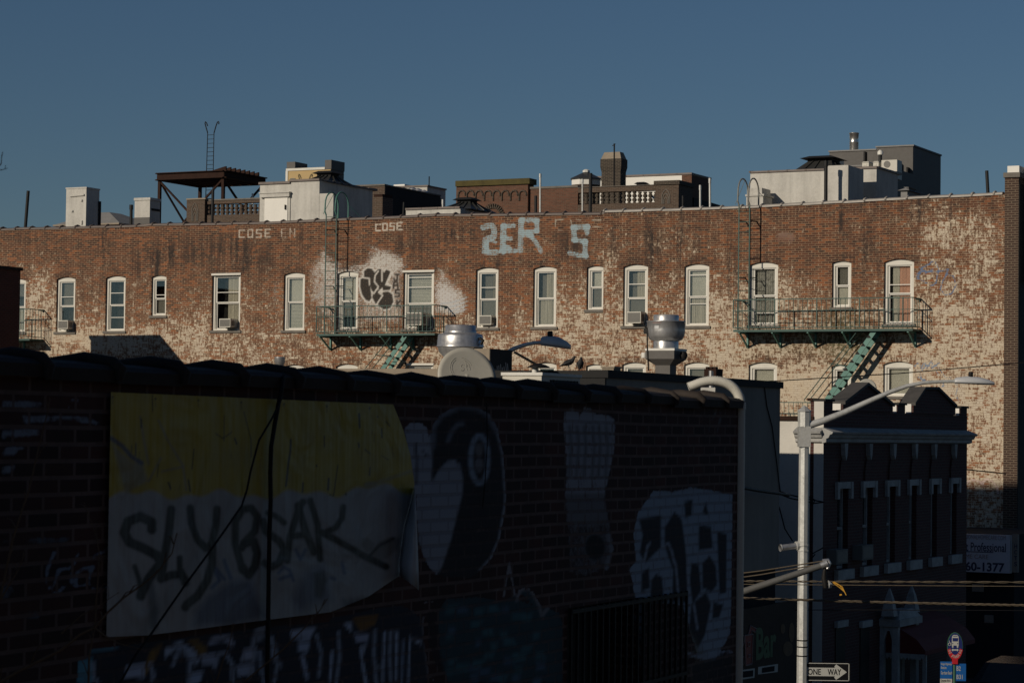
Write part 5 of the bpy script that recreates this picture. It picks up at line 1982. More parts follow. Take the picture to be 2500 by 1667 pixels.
# fruit picture patches on the board, plain stand-ins
m = MB()
for cx, cy, rx, ry in ((500, 1120, 22, 80), (470, 1250, 40, 60), (430, 1090, 18, 40)):
    pts = [(cx + rx * math.cos(a), cy + ry * math.sin(a)) for a in np.linspace(0, 2 * math.pi, 14, endpoint=False)]
    pl(m, q6(pts), xs)
m.build('fruit_picture', surf('dim fruit print', (0.10, 0.05, 0.015), .7, var=.6, scale=5, bump=0), sg)

# things on that roof edge
u0, z1 = G.hb(1450, 897, yN - .02)
u1 = G.hb(1481, 897, yN - .02)[0]
MBk = MB()
MBk.box(u0, u1 - .02, yN + .31, yN + .6, zM - .2, z1 + .0)
MBk.box(u0 - .02, u1 + .0, yN + .29, yN + .62, z1, z1 + .03)
solo(MBk, 'roof_block', MAT['tan'], 'tan masonry block on the black roof edge right of the pigeons', 'masonry block', G, (u0, yN + .3, zM - .2))
yy, z1 = G.hu(1760, 901, uM - .8)
m = MB()
m.box(uM - 1.05, uM - .8, yy - .25, yy + .1, zM - .25, z1)
for i in range(3):
    m.box(uM - 1.03 + i * .08, uM - .98 + i * .08, yy - .22, yy - .1, z1, z1 + .04)
solo(m, 'brick_chimney', MAT['rust'], 'small dark red chimney on the black roof edge above the hooked white pipe', 'chimney', G, (uM - .9, yy, zM - .25))

# grey roof building extras: cable down its wall
m = MB()
pts = [(1866, 940), (1872, 990), (1885, 1040), (1893, 1100), (1905, 1200), (1912, 1290)]
m.tube([(uM + .02, G.hu(x, y, uM + .02)[0], G.hu(x, y, uM + .02)[1]) for x, y in pts[:5]], .012, 5)
solo(m, 'hanging_cable', MAT['cable'], 'thin black cable hanging down the grey painted wall', 'cable', G, (uM + .02, yM, 4))
m = MB()
pts = [(1806, 1189), (1850, 1197), (1900, 1204), (1926, 1208)]
m.tube([(uM + .4, G.hu(x, y, uM + .4)[0], G.hu(x, y, uM + .4)[1]) for x, y in pts], .03, 8)
solo(m, 'black_pipe_run', MAT['black_pipe'], 'black horizontal pipe run sticking past the grey painted wall', 'pipe', G, (uM + .4, yM, 5))

# ============================================================ crenellated brick house ("castle")
pcn = PF(G, 2012, 1000, 51.5)
uC, yC, _ = pcn
hC = lambda px, py: G.hu(px, py, uC)
yD = hC(2361, 1100)[0]
t = thing('crenellated_house', 'maroon brick house with battlements, two gables and white cornice', 'building', G, (uC, yC, 0))
zpar = hC(2033, 1001)[1]
zmer = hC(2014, 979)[1]
# facade with window openings
lint = [(2035.5, 2078), (2098, 2137.5), (2156.6, 2193), (2211, 2245), (2264, 2295), (2312, 2343)]
wy = []
for a, b_ in lint:
    ya = hC(a + 8, 1300)[0]
    yb_ = hC(b_ - 8, 1300)[0]
    wy.append((ya, yb_))
zw1 = hC(2057, 1192)[1]
zw0 = hC(2057, 1388)[1]
z1f = 2.55
m = MB()
TH = .3
edges = [yC] + [e for w_ in wy for e in w_] + [yD]
m.box(uC - TH, uC, yC, yD, zw1, zpar)
m.box(uC - TH, uC, yC, yD, z1f, zw0)
for i in range(0, len(edges), 2):
    m.box(uC - TH, uC, edges[i], edges[i + 1], zw0, zw1)
m.box(uC - TH, uC, yC, yD, 0, z1f)
# battlements and gables
yq = lambda px: hC(px, 990)[0]
for a, b_ in ((2012, 2033), (2191, 2210), (2344, 2361)):
    m.box(uC - TH, uC, max(yC, yq(a)), yq(b_), zpar + .001, zmer)
zga = hC(2055, 986)[1]


def gable(a, b_, peaks, zb, th):
    poly = [(yq(a), zpar + .001), (yq(b_), zpar + .001), (yq(b_), zb)] + [(hC(x, y)) for x, y in peaks[::-1]] + [(yq(a), zb)]
    m.prism_x(poly, uC - th, uC + .03)
    return poly


gb1 = gable(2055, 2177, [(2113, 941)], hC(2055, 987)[1], .27)
gb2 = gable(2227, 2330, [(2253, 951), (2285, 951)], hC(2227, 990)[1], .27)
m.build('facade', MAT['castle_brick'], t)
# gable copings: slabs along the slopes
for gb, th in ((gb1, .31), (gb2, .31)):
    m = MB()
    top = gb[2:]
    for (ya, za), (yb_, zb) in zip(top[:-1], top[1:]):
        m.add([(uC - th, ya, za + .005), (uC + .08, ya, za + .005), (uC + .08, yb_, zb + .005), (uC - th, yb_, zb + .005),
               (uC - th, ya, za + .07), (uC + .08, ya, za + .07), (uC + .08, yb_, zb + .07), (uC - th, yb_, zb + .07)],
              [(0, 1, 2, 3), (7, 6, 5, 4), (0, 4, 5, 1), (1, 5, 6, 2), (2, 6, 7, 3), (3, 7, 4, 0)])
    m.build('gable_coping', MAT['gable_slate'], t)
m = MB()
for a, zz in ((2033, None), (2177, None), (2210, None), (2330, None)):
    pass
for yb_, z_t in ((yq(2055), hC(2055, 984)[1]), (yq(2227), hC(2227, 985)[1]), (yq(2344), zmer), (yq(2191), zmer)):
    MB().box(uC - TH - .02, uC - .02, yb_ - .012, yb_ - .001, zpar + .002, z_t - .01).build('white_battlement_face', MAT['bright_white'], t)
# merlon caps
m = MB()
for a, b_ in ((2012, 2033), (2191, 2210), (2344, 2361)):
    m.box(uC - TH - .05, uC + .04, max(yC, yq(a)) - .03, yq(b_) + .03, zmer, zmer + .05)
m.build('merlon_cap', MAT['tar'], t)
# cornice
zc1 = hC(2014, 1043)[1]
zc0 = hC(2014, 1082)[1]
m = MB()
hC_ = zc1 - zc0
prof = [(.0, zc0), (.09, zc0 + .03), (.09, zc0 + .1), (.14, zc0 + .12), (.17, zc0 + hC_ * .55), (.22, zc0 + hC_ * .6), (.24, zc0 + hC_ * .72), (.0, zc1)]
n = len(prof)
v = [(uC + .002 + o_, yC - .12, z_) for o_, z_ in prof] + [(uC + .002 + o_, yD + .12, z_) for o_, z_ in prof]
m.add(v, [tuple(range(n)), tuple(range(2 * n - 1, n - 1, -1))] + [(i, i + n, (i + 1) % n + n, (i + 1) % n) for i in range(n)])
v = [(uC - .6, yC - .002 - o_, z_) for o_, z_ in prof] + [(uC + .002, yC - .002 - o_, z_) for o_, z_ in prof]
m.add(v, [tuple(range(n)), tuple(range(2 * n - 1, n - 1, -1))] + [(i, i + n, (i + 1) % n + n, (i + 1) % n) for i in range(n)])
m.build('cornice', MAT['white_trim'], t)
for px in (2056, 2117, 2175.6, 2228.7, 2276, 2325):
    yy = hC(px, 1090)[0]
    zb = zc0 - .36
    q = MB()
    q.prism_x([(yy - .11, zc0 - .001), (yy + .11, zc0 - .001), (yy + .07, zb + .1), (yy, zb), (yy - .07, zb + .1)], uC + .003, uC + .1)
    q.build('corbel', MAT['white_trim'], t)
    q = MB()
    q.prism_x([(yy - .14, zb - .001), (yy + .14, zb - .001), (yy + .22, zb - .25), (yy + .22, zw1 + .02), (yy - .22, zw1 + .02), (yy - .22, zb - .25)], uC + .003, uC + .04)
    q.build('brick_panel', MAT['castle_brick'], t)
for (ya, yb_), (a, b_) in zip(wy, lint):
    w_ = MB()
    fr_ = .06
    w_.box(uC - .22, uC - .12, ya, ya + fr_, zw0, zw1)
    w_.box(uC - .22, uC - .12, yb_ - fr_, yb_, zw0, zw1)
    w_.box(uC - .22, uC - .12, ya + fr_, yb_ - fr_, zw0, zw0 + .06)
    w_.box(uC - .22, uC - .12, ya + fr_, yb_ - fr_, zw1 - .06, zw1)
    zmid = (zw0 + zw1) / 2
    w_.box(uC - .22, uC - .12, ya + fr_, yb_ - fr_, zmid - .03, zmid + .03)
    wo = w_.build('window', MAT['white_trim'], t)
    MB().box(uC - .20, uC - .19, ya + fr_, yb_ - fr_, zw0 + .06, zmid - .03).build('pane', MAT['car_paint'], wo)
    MB().box(uC - .18, uC - .17, ya + fr_, yb_ - fr_, zmid + .03, zw1 - .06).build('pane', MAT['car_paint'], wo)
    s_ = MB()
    s_.box(uC + .003, uC + .10, ya - .18, yb_ + .18, zw0 - .22, zw0 - .01)
    s_.build('sill', MAT['white_trim'], wo)
    s_ = MB()
    s_.box(uC + .003, uC + .06, ya - .02, yb_ + .02, zw1 + .0, zw1 + .14)
    s_.box(uC + .003, uC + .07, ya - .16, ya - .021, zw1 - .22, zw1 + .14)
    s_.box(uC + .003, uC + .07, yb_ + .021, yb_ + .16, zw1 - .22, zw1 + .14)
    s_.build('lintel', MAT['white_trim'], wo)
# left side wall and rear
zlw = G.hb(1930, 1026, yC)[1]
uw1 = G.hb(1988, 1000, yC)[0]
m = MB()
m.box(uC - 12, uw1, yC + .001, yD, 0, zlw)
m.box(uw1, uC - TH - .001, yC + .0005, yC + .35, 0, zmer - .0)
m.box(uw1 + .001, uC - .004, yC - .014, yC - .002, 0, zmer - .001)
m.build('side_wall', MAT['white_wall'], t)
m = MB()
m.box(uC - 12, uw1, yC - .05, yC + .3, zlw + .001, zlw + .09)
m.box(uw1 - .03, uC - TH - .06, yC - .04, yC + .36, zmer + .001, zmer + .06)
m.build('side_coping', MAT['rust'], t)
# porch
zz = lambda px, py: G.hu(px, py, uC + .5)[1]
yy = lambda px, py: G.hu(px, py, uC + .5)[0]
PW = .42
y0 = hC(2148, 1520)[0]
y1 = G.hu(2244, 1500, uC + PW)[0]
zt_ = hC(2150, 1527)[1]
pr = MB()
for a_, b__ in ((uC + .001, uC + .09), (uC + PW - .14, uC + PW)):
    pr.box(a_, b__, y0, y0 + .16, 0, zt_)
    pr.box(a_, b__, y1 - .2, y1, 0, zt_)
pr.prism_y([(uC + .091, zt_ - .001), (uC + .091, zt_ - .32), (uC + .16, zt_ - .1), (uC + PW - .2, zt_ - .1), (uC + PW - .141, zt_ - .32), (uC + PW - .141, zt_ - .001)], y0 + .02, y0 + .12)
pr.box(uC + .001, uC + PW + .06, y0 - .05, y1 + .06, zt_ + .001, zt_ + .16)
pr.frustum(uC + .002, uC + PW + .03, y0 - .02, y1 + .03, zt_ + .1601, zt_ + .34, .08, .3)
porch = pr.build('porch', MAT['white_trim'], t)
for px_, tip in ((2172, 1436), (2226, 1430)):
    q = MB()
    yc_, ztip = G.hu(px_, tip, uC + .25)
    q.frustum(uC + .10, uC + .40, yc_ - .15, yc_ + .15, zt_ + .24, zt_ + .62, .07, .07)
    q.frustum(uC + .17, uC + .33, yc_ - .08, yc_ + .08, zt_ + .621, ztip, .065, .065)
    q.build('pinnacle', MAT['white_trim'], porch)
y1 = y0 + 1.0
MB().box(uC + .003, uC + .03, y0 + .23, y1 - .01, 0, zt_ - .3).build('door', MAT['iron'], t)
m = MB()
ya, yb_ = yy(2206, 1540), yy(2330, 1500)
prof = [(.0, 0), (.35, -.12), (.8, -.38), (1.0, -.62), (1.0, -.72), (.95, -.72), (.95, -.62), (.75, -.42), (.33, -.18), (.0, -.06)]
za = zz(2250, 1508)
n = len(prof)
v = [(uC + .003 + o_, ya, za + z_) for o_, z_ in prof] + [(uC + .003 + o_, yb_, za + z_) for o_, z_ in prof]
m.add(v, [tuple(range(n)), tuple(range(2 * n - 1, n - 1, -1))] + [(i, i + n, (i + 1) % n + n, (i + 1) % n) for i in range(n)])
v = [(uC + .003, ya - .002, za), (uC + .35, ya - .002, za - .12), (uC + .8, ya - .002, za - .38), (uC + 1.0, ya - .002, za - .72), (uC + .003, ya - .002, za - .72)]
m.add(v, [(0, 1, 2, 3, 4)])
aw = m.build('awning', MAT['red_cloth'], t)
m = MB()
nn = 12
for i in range(nn):
    f0, f1 = i / nn, (i + 1) / nn
    x0, x1 = uC + .003 + f0, uC + .003 + f1
    m.add([(x0, ya - .004, za - .70), (x1, ya - .004, za - .70), (x1, ya - .004, za - .78), ((x0 + x1) / 2, ya - .004, za - .84), (x0, ya - .004, za - .78)], [(0, 1, 2, 3, 4)])
m.build('valance', MAT['white_trim'], aw)
m = MB()
for px in (2215, 2275, 2290):
    y_ = yy(px, 1600)
    m.box(uC + .85, uC + .93, y_, y_ + .08, 0, za - .73)
m.build('awning_post', MAT['white_trim'], aw)
for px in (2048, 2108):
    y_ = hC(px, 1560)[0]
    q = MB().box(uC + .003, uC + .02, y_ - .25, y_ + .35, .9, hC(px, 1530)[1])
    wq = q.build('window', MAT['iron'], t)
    MB().box(uC + .003, uC + .08, y_ - .3, y_ + .4, hC(px, 1530)[1] + .001, hC(px, 1530)[1] + .14).build('lintel', MAT['white_trim'], wq)
# its window units
for k_, (a, b_, c_, d_) in enumerate(((2042, 2070, 1342, 1374), (2105, 2132, 1331, 1364))):
    uo = uC + .22
    y0, z1 = G.hu(a, c_, uo)
    y1, z0 = G.hu(b_, d_, uo)
    ac = thing('window_air_conditioner', ['pale air conditioner in the first upper window of the battlemented house', 'pale air conditioner in the second upper window of the battlemented house'][k_], 'air conditioner', G, (uC, y0, z0), 'window air conditioners')
    MB().box(uC - .15, uo, y0, y1, z0, z1).build('casing', MAT['shade'], ac)
    MB().box(uo + .001, uo + .01, y0 + .04, y1 - .04, z0 + .04, z1 - .04).build('grille', MAT['grille'], ac)

# dish behind the gable


def dish(label, px, py, rpx, Y, nrm, logo=False, base_drop=.5):
    c = P(px, py, Y)
    r_ = rpx * Y / FPX
    t = thing('satellite_dish', label, 'satellite dish', W, (c[0], c[1], c[2] - base_drop), 'satellite dishes')
    nrm = Vector(nrm).normalized()
    sx = nrm.cross(Vector((0, 0, 1))).normalized()
    sy = sx.cross(nrm)
    sx = -sx
    c = Vector(c)
    m = MB()
    K = 7
    n = 48
    vs_ = []
    for i in range(K + 1):
        rr = r_ * i / K
        for k in range(n):
            a = 2 * math.pi * k / n
            vs_.append(c + sx * (rr * math.cos(a)) + sy * (rr * math.sin(a)) + nrm * (.03 * r_ * ((rr / r_) ** 2 - 1)))
    fs = [(i * n + k, i * n + (k + 1) % n, (i + 1) * n + (k + 1) % n, (i + 1) * n + k) for i in range(K) for k in range(n)]
    m.add(vs_, fs, True)
    ob = m.build('reflector', MAT['dish'], t)
    md = ob.modifiers.new('thick', 'SOLIDIFY')
    md.thickness = .008
    md.offset = 0
    m = MB()
    m.tube([c - nrm * (.17 * r_), c - nrm * (.35 * r_), c - nrm * (.4 * r_) - Vector((0, 0, base_drop))], .025, 8)
    m.build('mast', MAT['galv'], t)
    m = MB()
    m.tube([c - sy * r_ * .98 - nrm * .01, c - sy * r_ * .8 + nrm * r_ * 1.1], .012, 6)
    q0 = c - sy * r_ * .8 + nrm * r_ * 1.1
    m.tube([q0, q0 + (c - q0).normalized() * .08], .03, 8)
    m.build('feed_arm', MAT['iron'], t)
    if logo:
        m = MB()

        def pt(a, b_):
            rr = math.hypot(a, b_)
            return c + sx * (a * r_) + sy * (b_ * r_) + nrm * (.03 * r_ * (rr * rr - 1) + .0046)
        arcs = []
        ca, cb = -.12, .30
        for r0, a0, a1 in ((.40, 1.9, 3.9), (.34, 2.0, 3.6), (.36, .2, 1.4), (.30, .3, 1.2)):
            arcs.append([(ca + r0 * math.cos(x), cb + r0 * math.sin(x)) for x in np.linspace(a0, a1, 14)])
        S = [(.03, .40), (-.02, .44), (-.09, .41), (-.08, .35), (-.01, .32), (.0, .26), (-.06, .22), (-.12, .25)]
        H1 = [(.05, .56), (.05, .22)]
        H2 = [(.05, .34), (.10, .40), (.16, .37), (.16, .22)]
        rot = .12
        for l_ in arcs + [[(a - .04, b_) for a, b_ in S], H1, H2]:
            m.tube([pt(a * math.cos(rot) - b_ * math.sin(rot), a * math.sin(rot) + b_ * math.cos(rot)) for a, b_ in l_], .0016, 4)
        m.build('emblem', surf('faded emblem print', (.33, .32, .28), .6, var=.1, bump=0), t)
    return t


dish('big grey satellite dish with a faded round emblem, rising behind the near coping', 1140, 920, 75, 17.3, (.33, -.90, .28), True, .55)
dish('small grey satellite dish peeping over the left gable', 2117, 948, 24, 56.5, (.1, -.98, .2), False, .6)

# ============================================================ shop behind the castle with the home care sign
bS = -5.0
t = thing('storefront_building', 'dark low storefront under the home care sign beyond the battlemented house', 'building', G, (G.hb(2400, 1500, bS)[0], bS, 0))
ua = G.hb(2250, 1400, bS)[0]
ub = G.hb(2476, 1400, bS)[0]
ztop = G.hb(2420, 1303, bS)[1]
MB().box(ua, ub, bS, -.4, 0, ztop).build('wall', MAT['store_dark'], t)
m = MB()
for a, b_, c_, d_ in ((2374, 2402, 1424, 1444), (2404, 2426, 1500, 1520)):
    u0, z1 = G.hb(a, c_, bS)
    u1, z0 = G.hb(b_, d_, bS)
    m.box(u0, u1, bS - .03, bS - .003, z0, z1)
m.build('shop_panel', MAT['grille'], t)
sg = thing('shop_sign', 'white home care sign with dark blue phone number beyond the battlemented house', 'sign', G, (G.hb(2400, 1350, bS - .25)[0], bS - .25, 2))
bq = bS - .3
u0, z1 = G.hb(2300, 1301, bq)
u1, z0 = G.hb(2465, 1399, bq)
MB().box(u0, u1, bq, bq + .2, z0, z1).build('board', MAT['board_white'], sg)
bq -= .006


def sline(txt, xa, xb, ya, yb_, mat, bold=0.0, name='lettering'):
    ua, zb = G.hb(xa, yb_, bq)
    uc, zt__ = G.hb(xb, ya, bq)
    m = MB()
    letters(m, txt, (ua, bq, zb), (1, 0, 0), (0, 0, 1), uc - ua, zt__ - zb, bold)
    m.build(name, mat, sg)


z4 = lambda x, y: (2300 + x * .1914, 1160 + y * .1914)
sline('SIONALHOMECARE.COM', *[2300 + v * .1914 for v in (300, 812)], 1160 + 768 * .1914, 1160 + 810 * .1914, MAT['ink_red'])
sline('t Professional', *[2300 + v * .1914 for v in (300, 815)], 1160 + 865 * .1914, 1160 + 962 * .1914, MAT['ink_navy'], .012)
sline('ME CARE', *[2300 + v * .1914 for v in (300, 590)], 1160 + 1010 * .1914, 1160 + 1058 * .1914, MAT['ink_red'])
sline('60-1377', *[2300 + v * .1914 for v in (295, 797)], 1160 + 1115 * .1914, 1160 + 1215 * .1914, MAT['ink_navy'], .03)
ua, z1 = G.hb(2357, 1346.5, bq)
ub = G.hb(2425, 1346.5, bq)[0]
MB().box(ua, ub, bq - .002, bq, z1, z1 + .02).build('rule', MAT['ink_navy'], sg)
sg2 = thing('shop_sign', 'narrow vertical sign with small dark characters next to the home care sign', 'sign', G, (G.hb(2478, 1350, bS - .3)[0], bS - .3, 2))
u0, z1 = G.hb(2471, 1304, bS - .3)
u1, z0 = G.hb(2484, 1397, bS - .3)
MB().box(u0, u1, bS - .3, bS - .15, z0, z1).build('board', MAT['grey_wall'], sg2)
m = MB()
for i, ch in enumerate('HCTS'):
    ub_, zb_ = G.hb(2476, 1338 + i * 14.5, bS - .306)
    letters(m, ch, (ub_, bS - .306, zb_), (1, 0, 0), (0, 0, 1), .08, .12, .02)
m.build('lettering', MAT['ink_navy'], sg2)

# ============================================================ street lamps


def cobra(t, hd, X0, X1, d, Y, thick, mat):
    pass


def lamp_head(t, c, ln, wd, ht, ex, mat):
    """cobra head: lofted along ex from the arm"""
    ex = Vector(ex).normalized()
    sy = Vector((0, 0, 1)).cross(ex).normalized()
    c = Vector(c)
    secs = [(0, .42, .55, .55), (.06, .55, .75, .5), (.3, .8, 1.0, .38), (.6, .95, .95, .32), (.85, .75, .6, .30), (1.0, .35, .22, .26)]
    m = MB()
    vs_ = []
    n = 14
    for f, w_, h_, _ in secs:
        for k in range(n):
            a = 2 * math.pi * k / n
            y = math.cos(a) * wd / 2 * w_
            z = math.sin(a)
            z = z * ht * .8 * h_ if z > 0 else z * ht * .22
            vs_.append(c + ex * (f * ln) + sy * y + Vector((0, 0, z)))
    fs = [(i * n + k, i * n + (k + 1) % n, (i + 1) * n + (k + 1) % n, (i + 1) * n + k) for i in range(len(secs) - 1) for k in range(n)]
    m.add(vs_, fs, True)
    m.add(vs_[:n], [tuple(range(n - 1, -1, -1))])
    m.add(vs_[-n:], [tuple(range(n))])
    m.build('lamp_head', mat, t)


# the lit lamp on the right
YL = 41.0
pp = P(1958, 1667, YL)
pt_ = P(1966.5, 1010, YL)
t = thing('street_lamp', 'galvanised octagonal street lamp pole with a long sunlit arm, before the battlemented house', 'street lamp', W, (pp[0], YL, 0), 'street lamps')
m = MB()
rr = .082
m.lathe(pp[0], YL, [(rr * 1.12, 0), (rr * 1.08, 3), (rr, pt_[2] + .0)], 8, False)
m.build('pole', MAT['galv'], t)
m = MB()
x_, z_ = pp[0], pt_[2]
m.lathe(x_, YL, [(rr * 1.3, z_ - .22), (rr * 1.3, z_ + .03), (rr * 1.5, z_ + .04), (.01, z_ + .14)], 8, False)
m.box(x_ - .1, x_ + .1, YL - .1, YL + .1, z_ - .55, z_ - .21)
m.build('collar', MAT['galv'], t)
arm = [(1972, 1039), (2010, 1027), (2060, 1007), (2120, 980), (2170, 958), (2215, 942), (2255, 934), (2295, 931.5), (2335, 930.5)]
m = MB()
ap = [Vector(P(x, y, YL + (x - 1972) * .0)) for x, y in arm]
m.tube(ap, [.062, .058, .052, .046, .040, .035, .031, .029, .029], 14)
m.build('arm', MAT['galv'], t)
hc = ap[-1]
lamp_head(t, hc - Vector((.03, 0, .01)), .66, .26, .13, (1, 0, -.03), MAT['lamp_grey'])
q = P(2370, 916, YL)
m = MB().lathe(q[0], q[1], [(.035, q[2] - .08), (.035, q[2] - .03), (.04, q[2] - .028), (.04, q[2] + .045), (.03, q[2] + .06)], 12)
m.build('photocell', MAT['iron'], t)
# banded clamps
m = MB()
for py_ in (1330, 1343):
    z_ = P(1960, py_, YL)[2]
    m.lathe(pp[0], YL, [(rr * 1.22, z_ - .012), (rr * 1.22, z_ + .012)], 8, False)
m.build('clamp_band', MAT['galv'], t)
m = MB()
for py_ in (1562, 1578, 1600):
    z_ = P(1960, py_, YL)[2]
    m.lathe(pp[0], YL, [(rr * 1.13, z_ - .010), (rr * 1.13, z_ + .010)], 8, False)
m.build('strap', MAT['iron'], t)
# tube camera bracket
c0 = P(1905, 1337, YL - .1)
c1 = P(1950, 1331, YL)
t2 = thing('tube_bracket', 'open grey tube bracket clamped to the lamp pole', 'bracket', W, (c1[0], c1[1], c1[2]))
m = MB()
m.tube([c0, c1], .052, 16, cap=False)
m.build('tube', MAT['galv_dark'], t2)
d_ = (Vector(c1) - Vector(c0)).normalized()
MB().tube([Vector(c0) + d_ * .03, Vector(c0) + d_ * .04], .05, 16).build('plug', MAT['iron'], t2)
m = MB()
m.tube([Vector(c0) - d_ * .005, Vector(c0) + d_ * .02], .06, 16, cap=False)
m.tube([Vector(c1) - d_ * .05, Vector(c1) + d_ * .02], .075, 12)
m.build('collar', MAT['galv'], t2)

# one way sign
z0 = P(1990, 1661, YL)[2]
z1 = P(1990, 1616, YL)[2]
x0 = pp[0] + rr * .9
x1 = P(2075.5, 1640, YL)[0]
y_ = YL - .02
t = thing('one_way_sign', 'black ONE WAY sign with a white arrow on the lamp pole', 'sign', W, (x0, y_, z0))
MB().box(x0, x1, y_, y_ + .008, z0, z1).build('plate', MAT['sign_black'], t)
h = z1 - z0
m = MB()
for a, b_ in ((z0 + h * .02, z0 + h * .055), (z1 - h * .055, z1 - h * .02)):
    m.box(x0 + .004, x1 - .03, y_ - .003, y_ - .0005, a, b_)
m.box(x1 - .03, x1 - .018, y_ - .003, y_ - .0005, z0 + h * .05, z1 - h * .05)
xa = P(2041, 1640, YL)[0]
xt = P(2067, 1640, YL)[0]
zc = (z0 + z1) / 2
m.box(x0 + .006, xa + .02, y_ - .003, y_ - .0005, zc - h * .23, zc + h * .23)
m.add([(xa, y_ - .0034, zc + h * .42), (xa - .03, y_ - .0034, zc + h * .30), (xa - .005, y_ - .0034, zc), (xa - .03, y_ - .0034, zc - h * .30), (xa, y_ - .0034, zc - h * .42), (xt, y_ - .0034, zc)], [(0, 1, 2, 3, 4, 5)])
m.build('arrow', MAT['sign_white'], t)
m = MB()
for txt, a, b_ in (('ONE', 1972, 2003.5), ('WAY', 2020, 2053)):
    xa_, xb_ = P(a, 1640, YL)[0], P(b_, 1640, YL)[0]
    letters(m, txt, (xa_, y_ - .006, zc - h * .165), (1, 0, 0), (0, 0, 1), xb_ - xa_, h * .33, .012)
m.build('lettering', MAT['sign_black'], t)

# the shaded lamp in the middle
Y2 = 53.0
arm = [(1150, 935), (1180, 905), (1205, 884), (1230, 866), (1255, 851), (1280, 842), (1305, 837), (1322, 836)]
ap = [Vector(P(x, y, Y2)) for x, y in arm]
t = thing('street_lamp', 'street lamp with a short curved arm in shade, above the satellite dish', 'street lamp', W, (ap[0].x - .3, Y2, 0), 'street lamps')
MB().tube(ap, [.062, .060, .058, .054, .048, .043, .04, .04], 14).build('arm', MAT['galv'], t)
m = MB().lathe(ap[0].x - .05, Y2, [(.09, 0), (.08, ap[0].z + .1)], 8, False)
m.build('pole', MAT['galv'], t)
lamp_head(t, ap[-1] - Vector((.02, 0, 0.01)), .66, .30, .24, (1, 0, -.12), MAT['lamp_grey'])
q = P(1343, 816, Y2)
MB().lathe(q[0], q[1], [(.045, q[2] - .09), (.06, q[2] - .06), (.06, q[2] + .05), (.045, q[2] + .07)], 12).build('photocell', MAT['iron'], t)

# rod with disc
Y3 = 41.5
a = P(1255, 859, Y3)
b_ = P(1322, 897, Y3)
t = thing('rod_antenna', 'black slanting rod ending in a flat disc on the roof edge left of the pigeons', 'antenna', W, tuple(b_))
MB().tube([a, b_], .022, 8).build('rod', MAT['iron'], t)
c = P(1315, 892, Y3)
MB().lathe(c[0], c[1], [(.01, c[2] + .035), (.12, c[2] + .01), (.19, c[2] - .025), (.19, c[2] - .035)], 16).build('disc', MAT['iron'], t)
c = P(1306, 899, Y3)
MB().lathe(c[0], c[1], [(.05, c[2] - .1), (.05, c[2] + .02)], 12).build('foot', MAT['white_metal'], t)

# pigeons


def pigeon(label, px, pyfoot, face, upright):
    b = P(px, pyfoot, 41.6)
    t = thing('pigeon', label, 'pigeon', W, tuple(b), 'pigeons on the roof edge')
    f = Vector((face[0], face[1], 0)).normalized()
    s = f.cross(Vector((0, 0, 1)))
    o = Vector(b)
    if upright:
        sp = [(-.09, .015, .006, .012), (-.07, .03, .018, .012), (-.045, .07, .042, .038), (-.02, .105, .055, .052), (.0, .14, .05, .05), (.018, .168, .036, .037), (.028, .19, .024, .025), (.034, .207, .023, .024), (.044, .216, .017, .018), (.056, .216, .007, .008), (.068, .211, .002, .003)]
    else:
        sp = [(-.17, .035, .012, .004), (-.14, .05, .026, .008), (-.10, .07, .034, .02), (-.05, .095, .05, .045), (.0, .11, .055, .052), (.045, .135, .044, .045), (.07, .165, .027, .03), (.082, .19, .021, .022), (.092, .204, .022, .021), (.104, .206, .015, .015), (.116, .203, .006, .006), (.128, .198, .002, .002)]
    n = 12
    vs_ = []
    for i, (x, z, w_, h_) in enumerate(sp):
        x0, z0 = sp[max(i - 1, 0)][:2]
        x1, z1 = sp[min(i + 1, len(sp) - 1)][:2]
        d = Vector((x1 - x0, 0, z1 - z0)).normalized()
        nx, nz = -d.z, d.x
        for k in range(n):
            a_ = 2 * math.pi * k / n
            lx = x + nx * h_ * math.sin(a_)
            lz = z + nz * h_ * math.sin(a_)
            vs_.append(o + f * lx + s * (w_ * math.cos(a_)) + Vector((0, 0, lz)))
    m = MB()
    m.add(vs_, [(i * n + k, i * n + (k + 1) % n, (i + 1) * n + (k + 1) % n, (i + 1) * n + k) for i in range(len(sp) - 1) for k in range(n)], True)
    for sd in (-1, 1):
        p0 = o + f * (-.01) + s * (.02 * sd) + Vector((0, 0, .07))
        p1 = o + f * (.005) + s * (.022 * sd) + Vector((0, 0, .004))
        m.tube([p0, p1], [.012, .004], 6)
        for tx, ts in ((.03, 0), (.022, .015), (.022, -.015), (-.015, 0)):
            m.tube([p1, p1 + f * tx + s * ts], .003, 4)
    m.build('body', MAT['pigeon'], t)
    m = MB()
    for sd in (-1, 1):                       # folded wing
        if upright:
            w_ = [(-.10, .02), (-.05, .055), (.0, .13), (-.01, .155), (-.05, .12)]
        else:
            w_ = [(-.15, .055), (-.06, .08), (.03, .115), (.02, .14), (-.05, .128)]
        wd_ = .052
        m.add([o + f * a_ + s * (wd_ * sd * (.45 if i == 0 else 1)) + Vector((0, 0, b_)) for i, (a_, b_) in enumerate(w_)] + [o + f * a_ + s * ((wd_ + .008) * sd * (.45 if i == 0 else 1)) + Vector((0, 0, b_)) for i, (a_, b_) in enumerate(w_)],
              [(0, 1, 2, 3, 4), (9, 8, 7, 6, 5)] + [(i, (i + 1) % 5, (i + 1) % 5 + 5, i + 5) for i in range(5)])
    m.build('wing', MAT['pigeon'], t)
    return t


pigeon('dark pigeon leaning forward, facing right, on the black roof edge', 1389, 900.5, (.95, -.1), False)
pigeon('dark pigeon standing upright with its chest out on the black roof edge', 1417, 904.5, (.25, -.9), True)

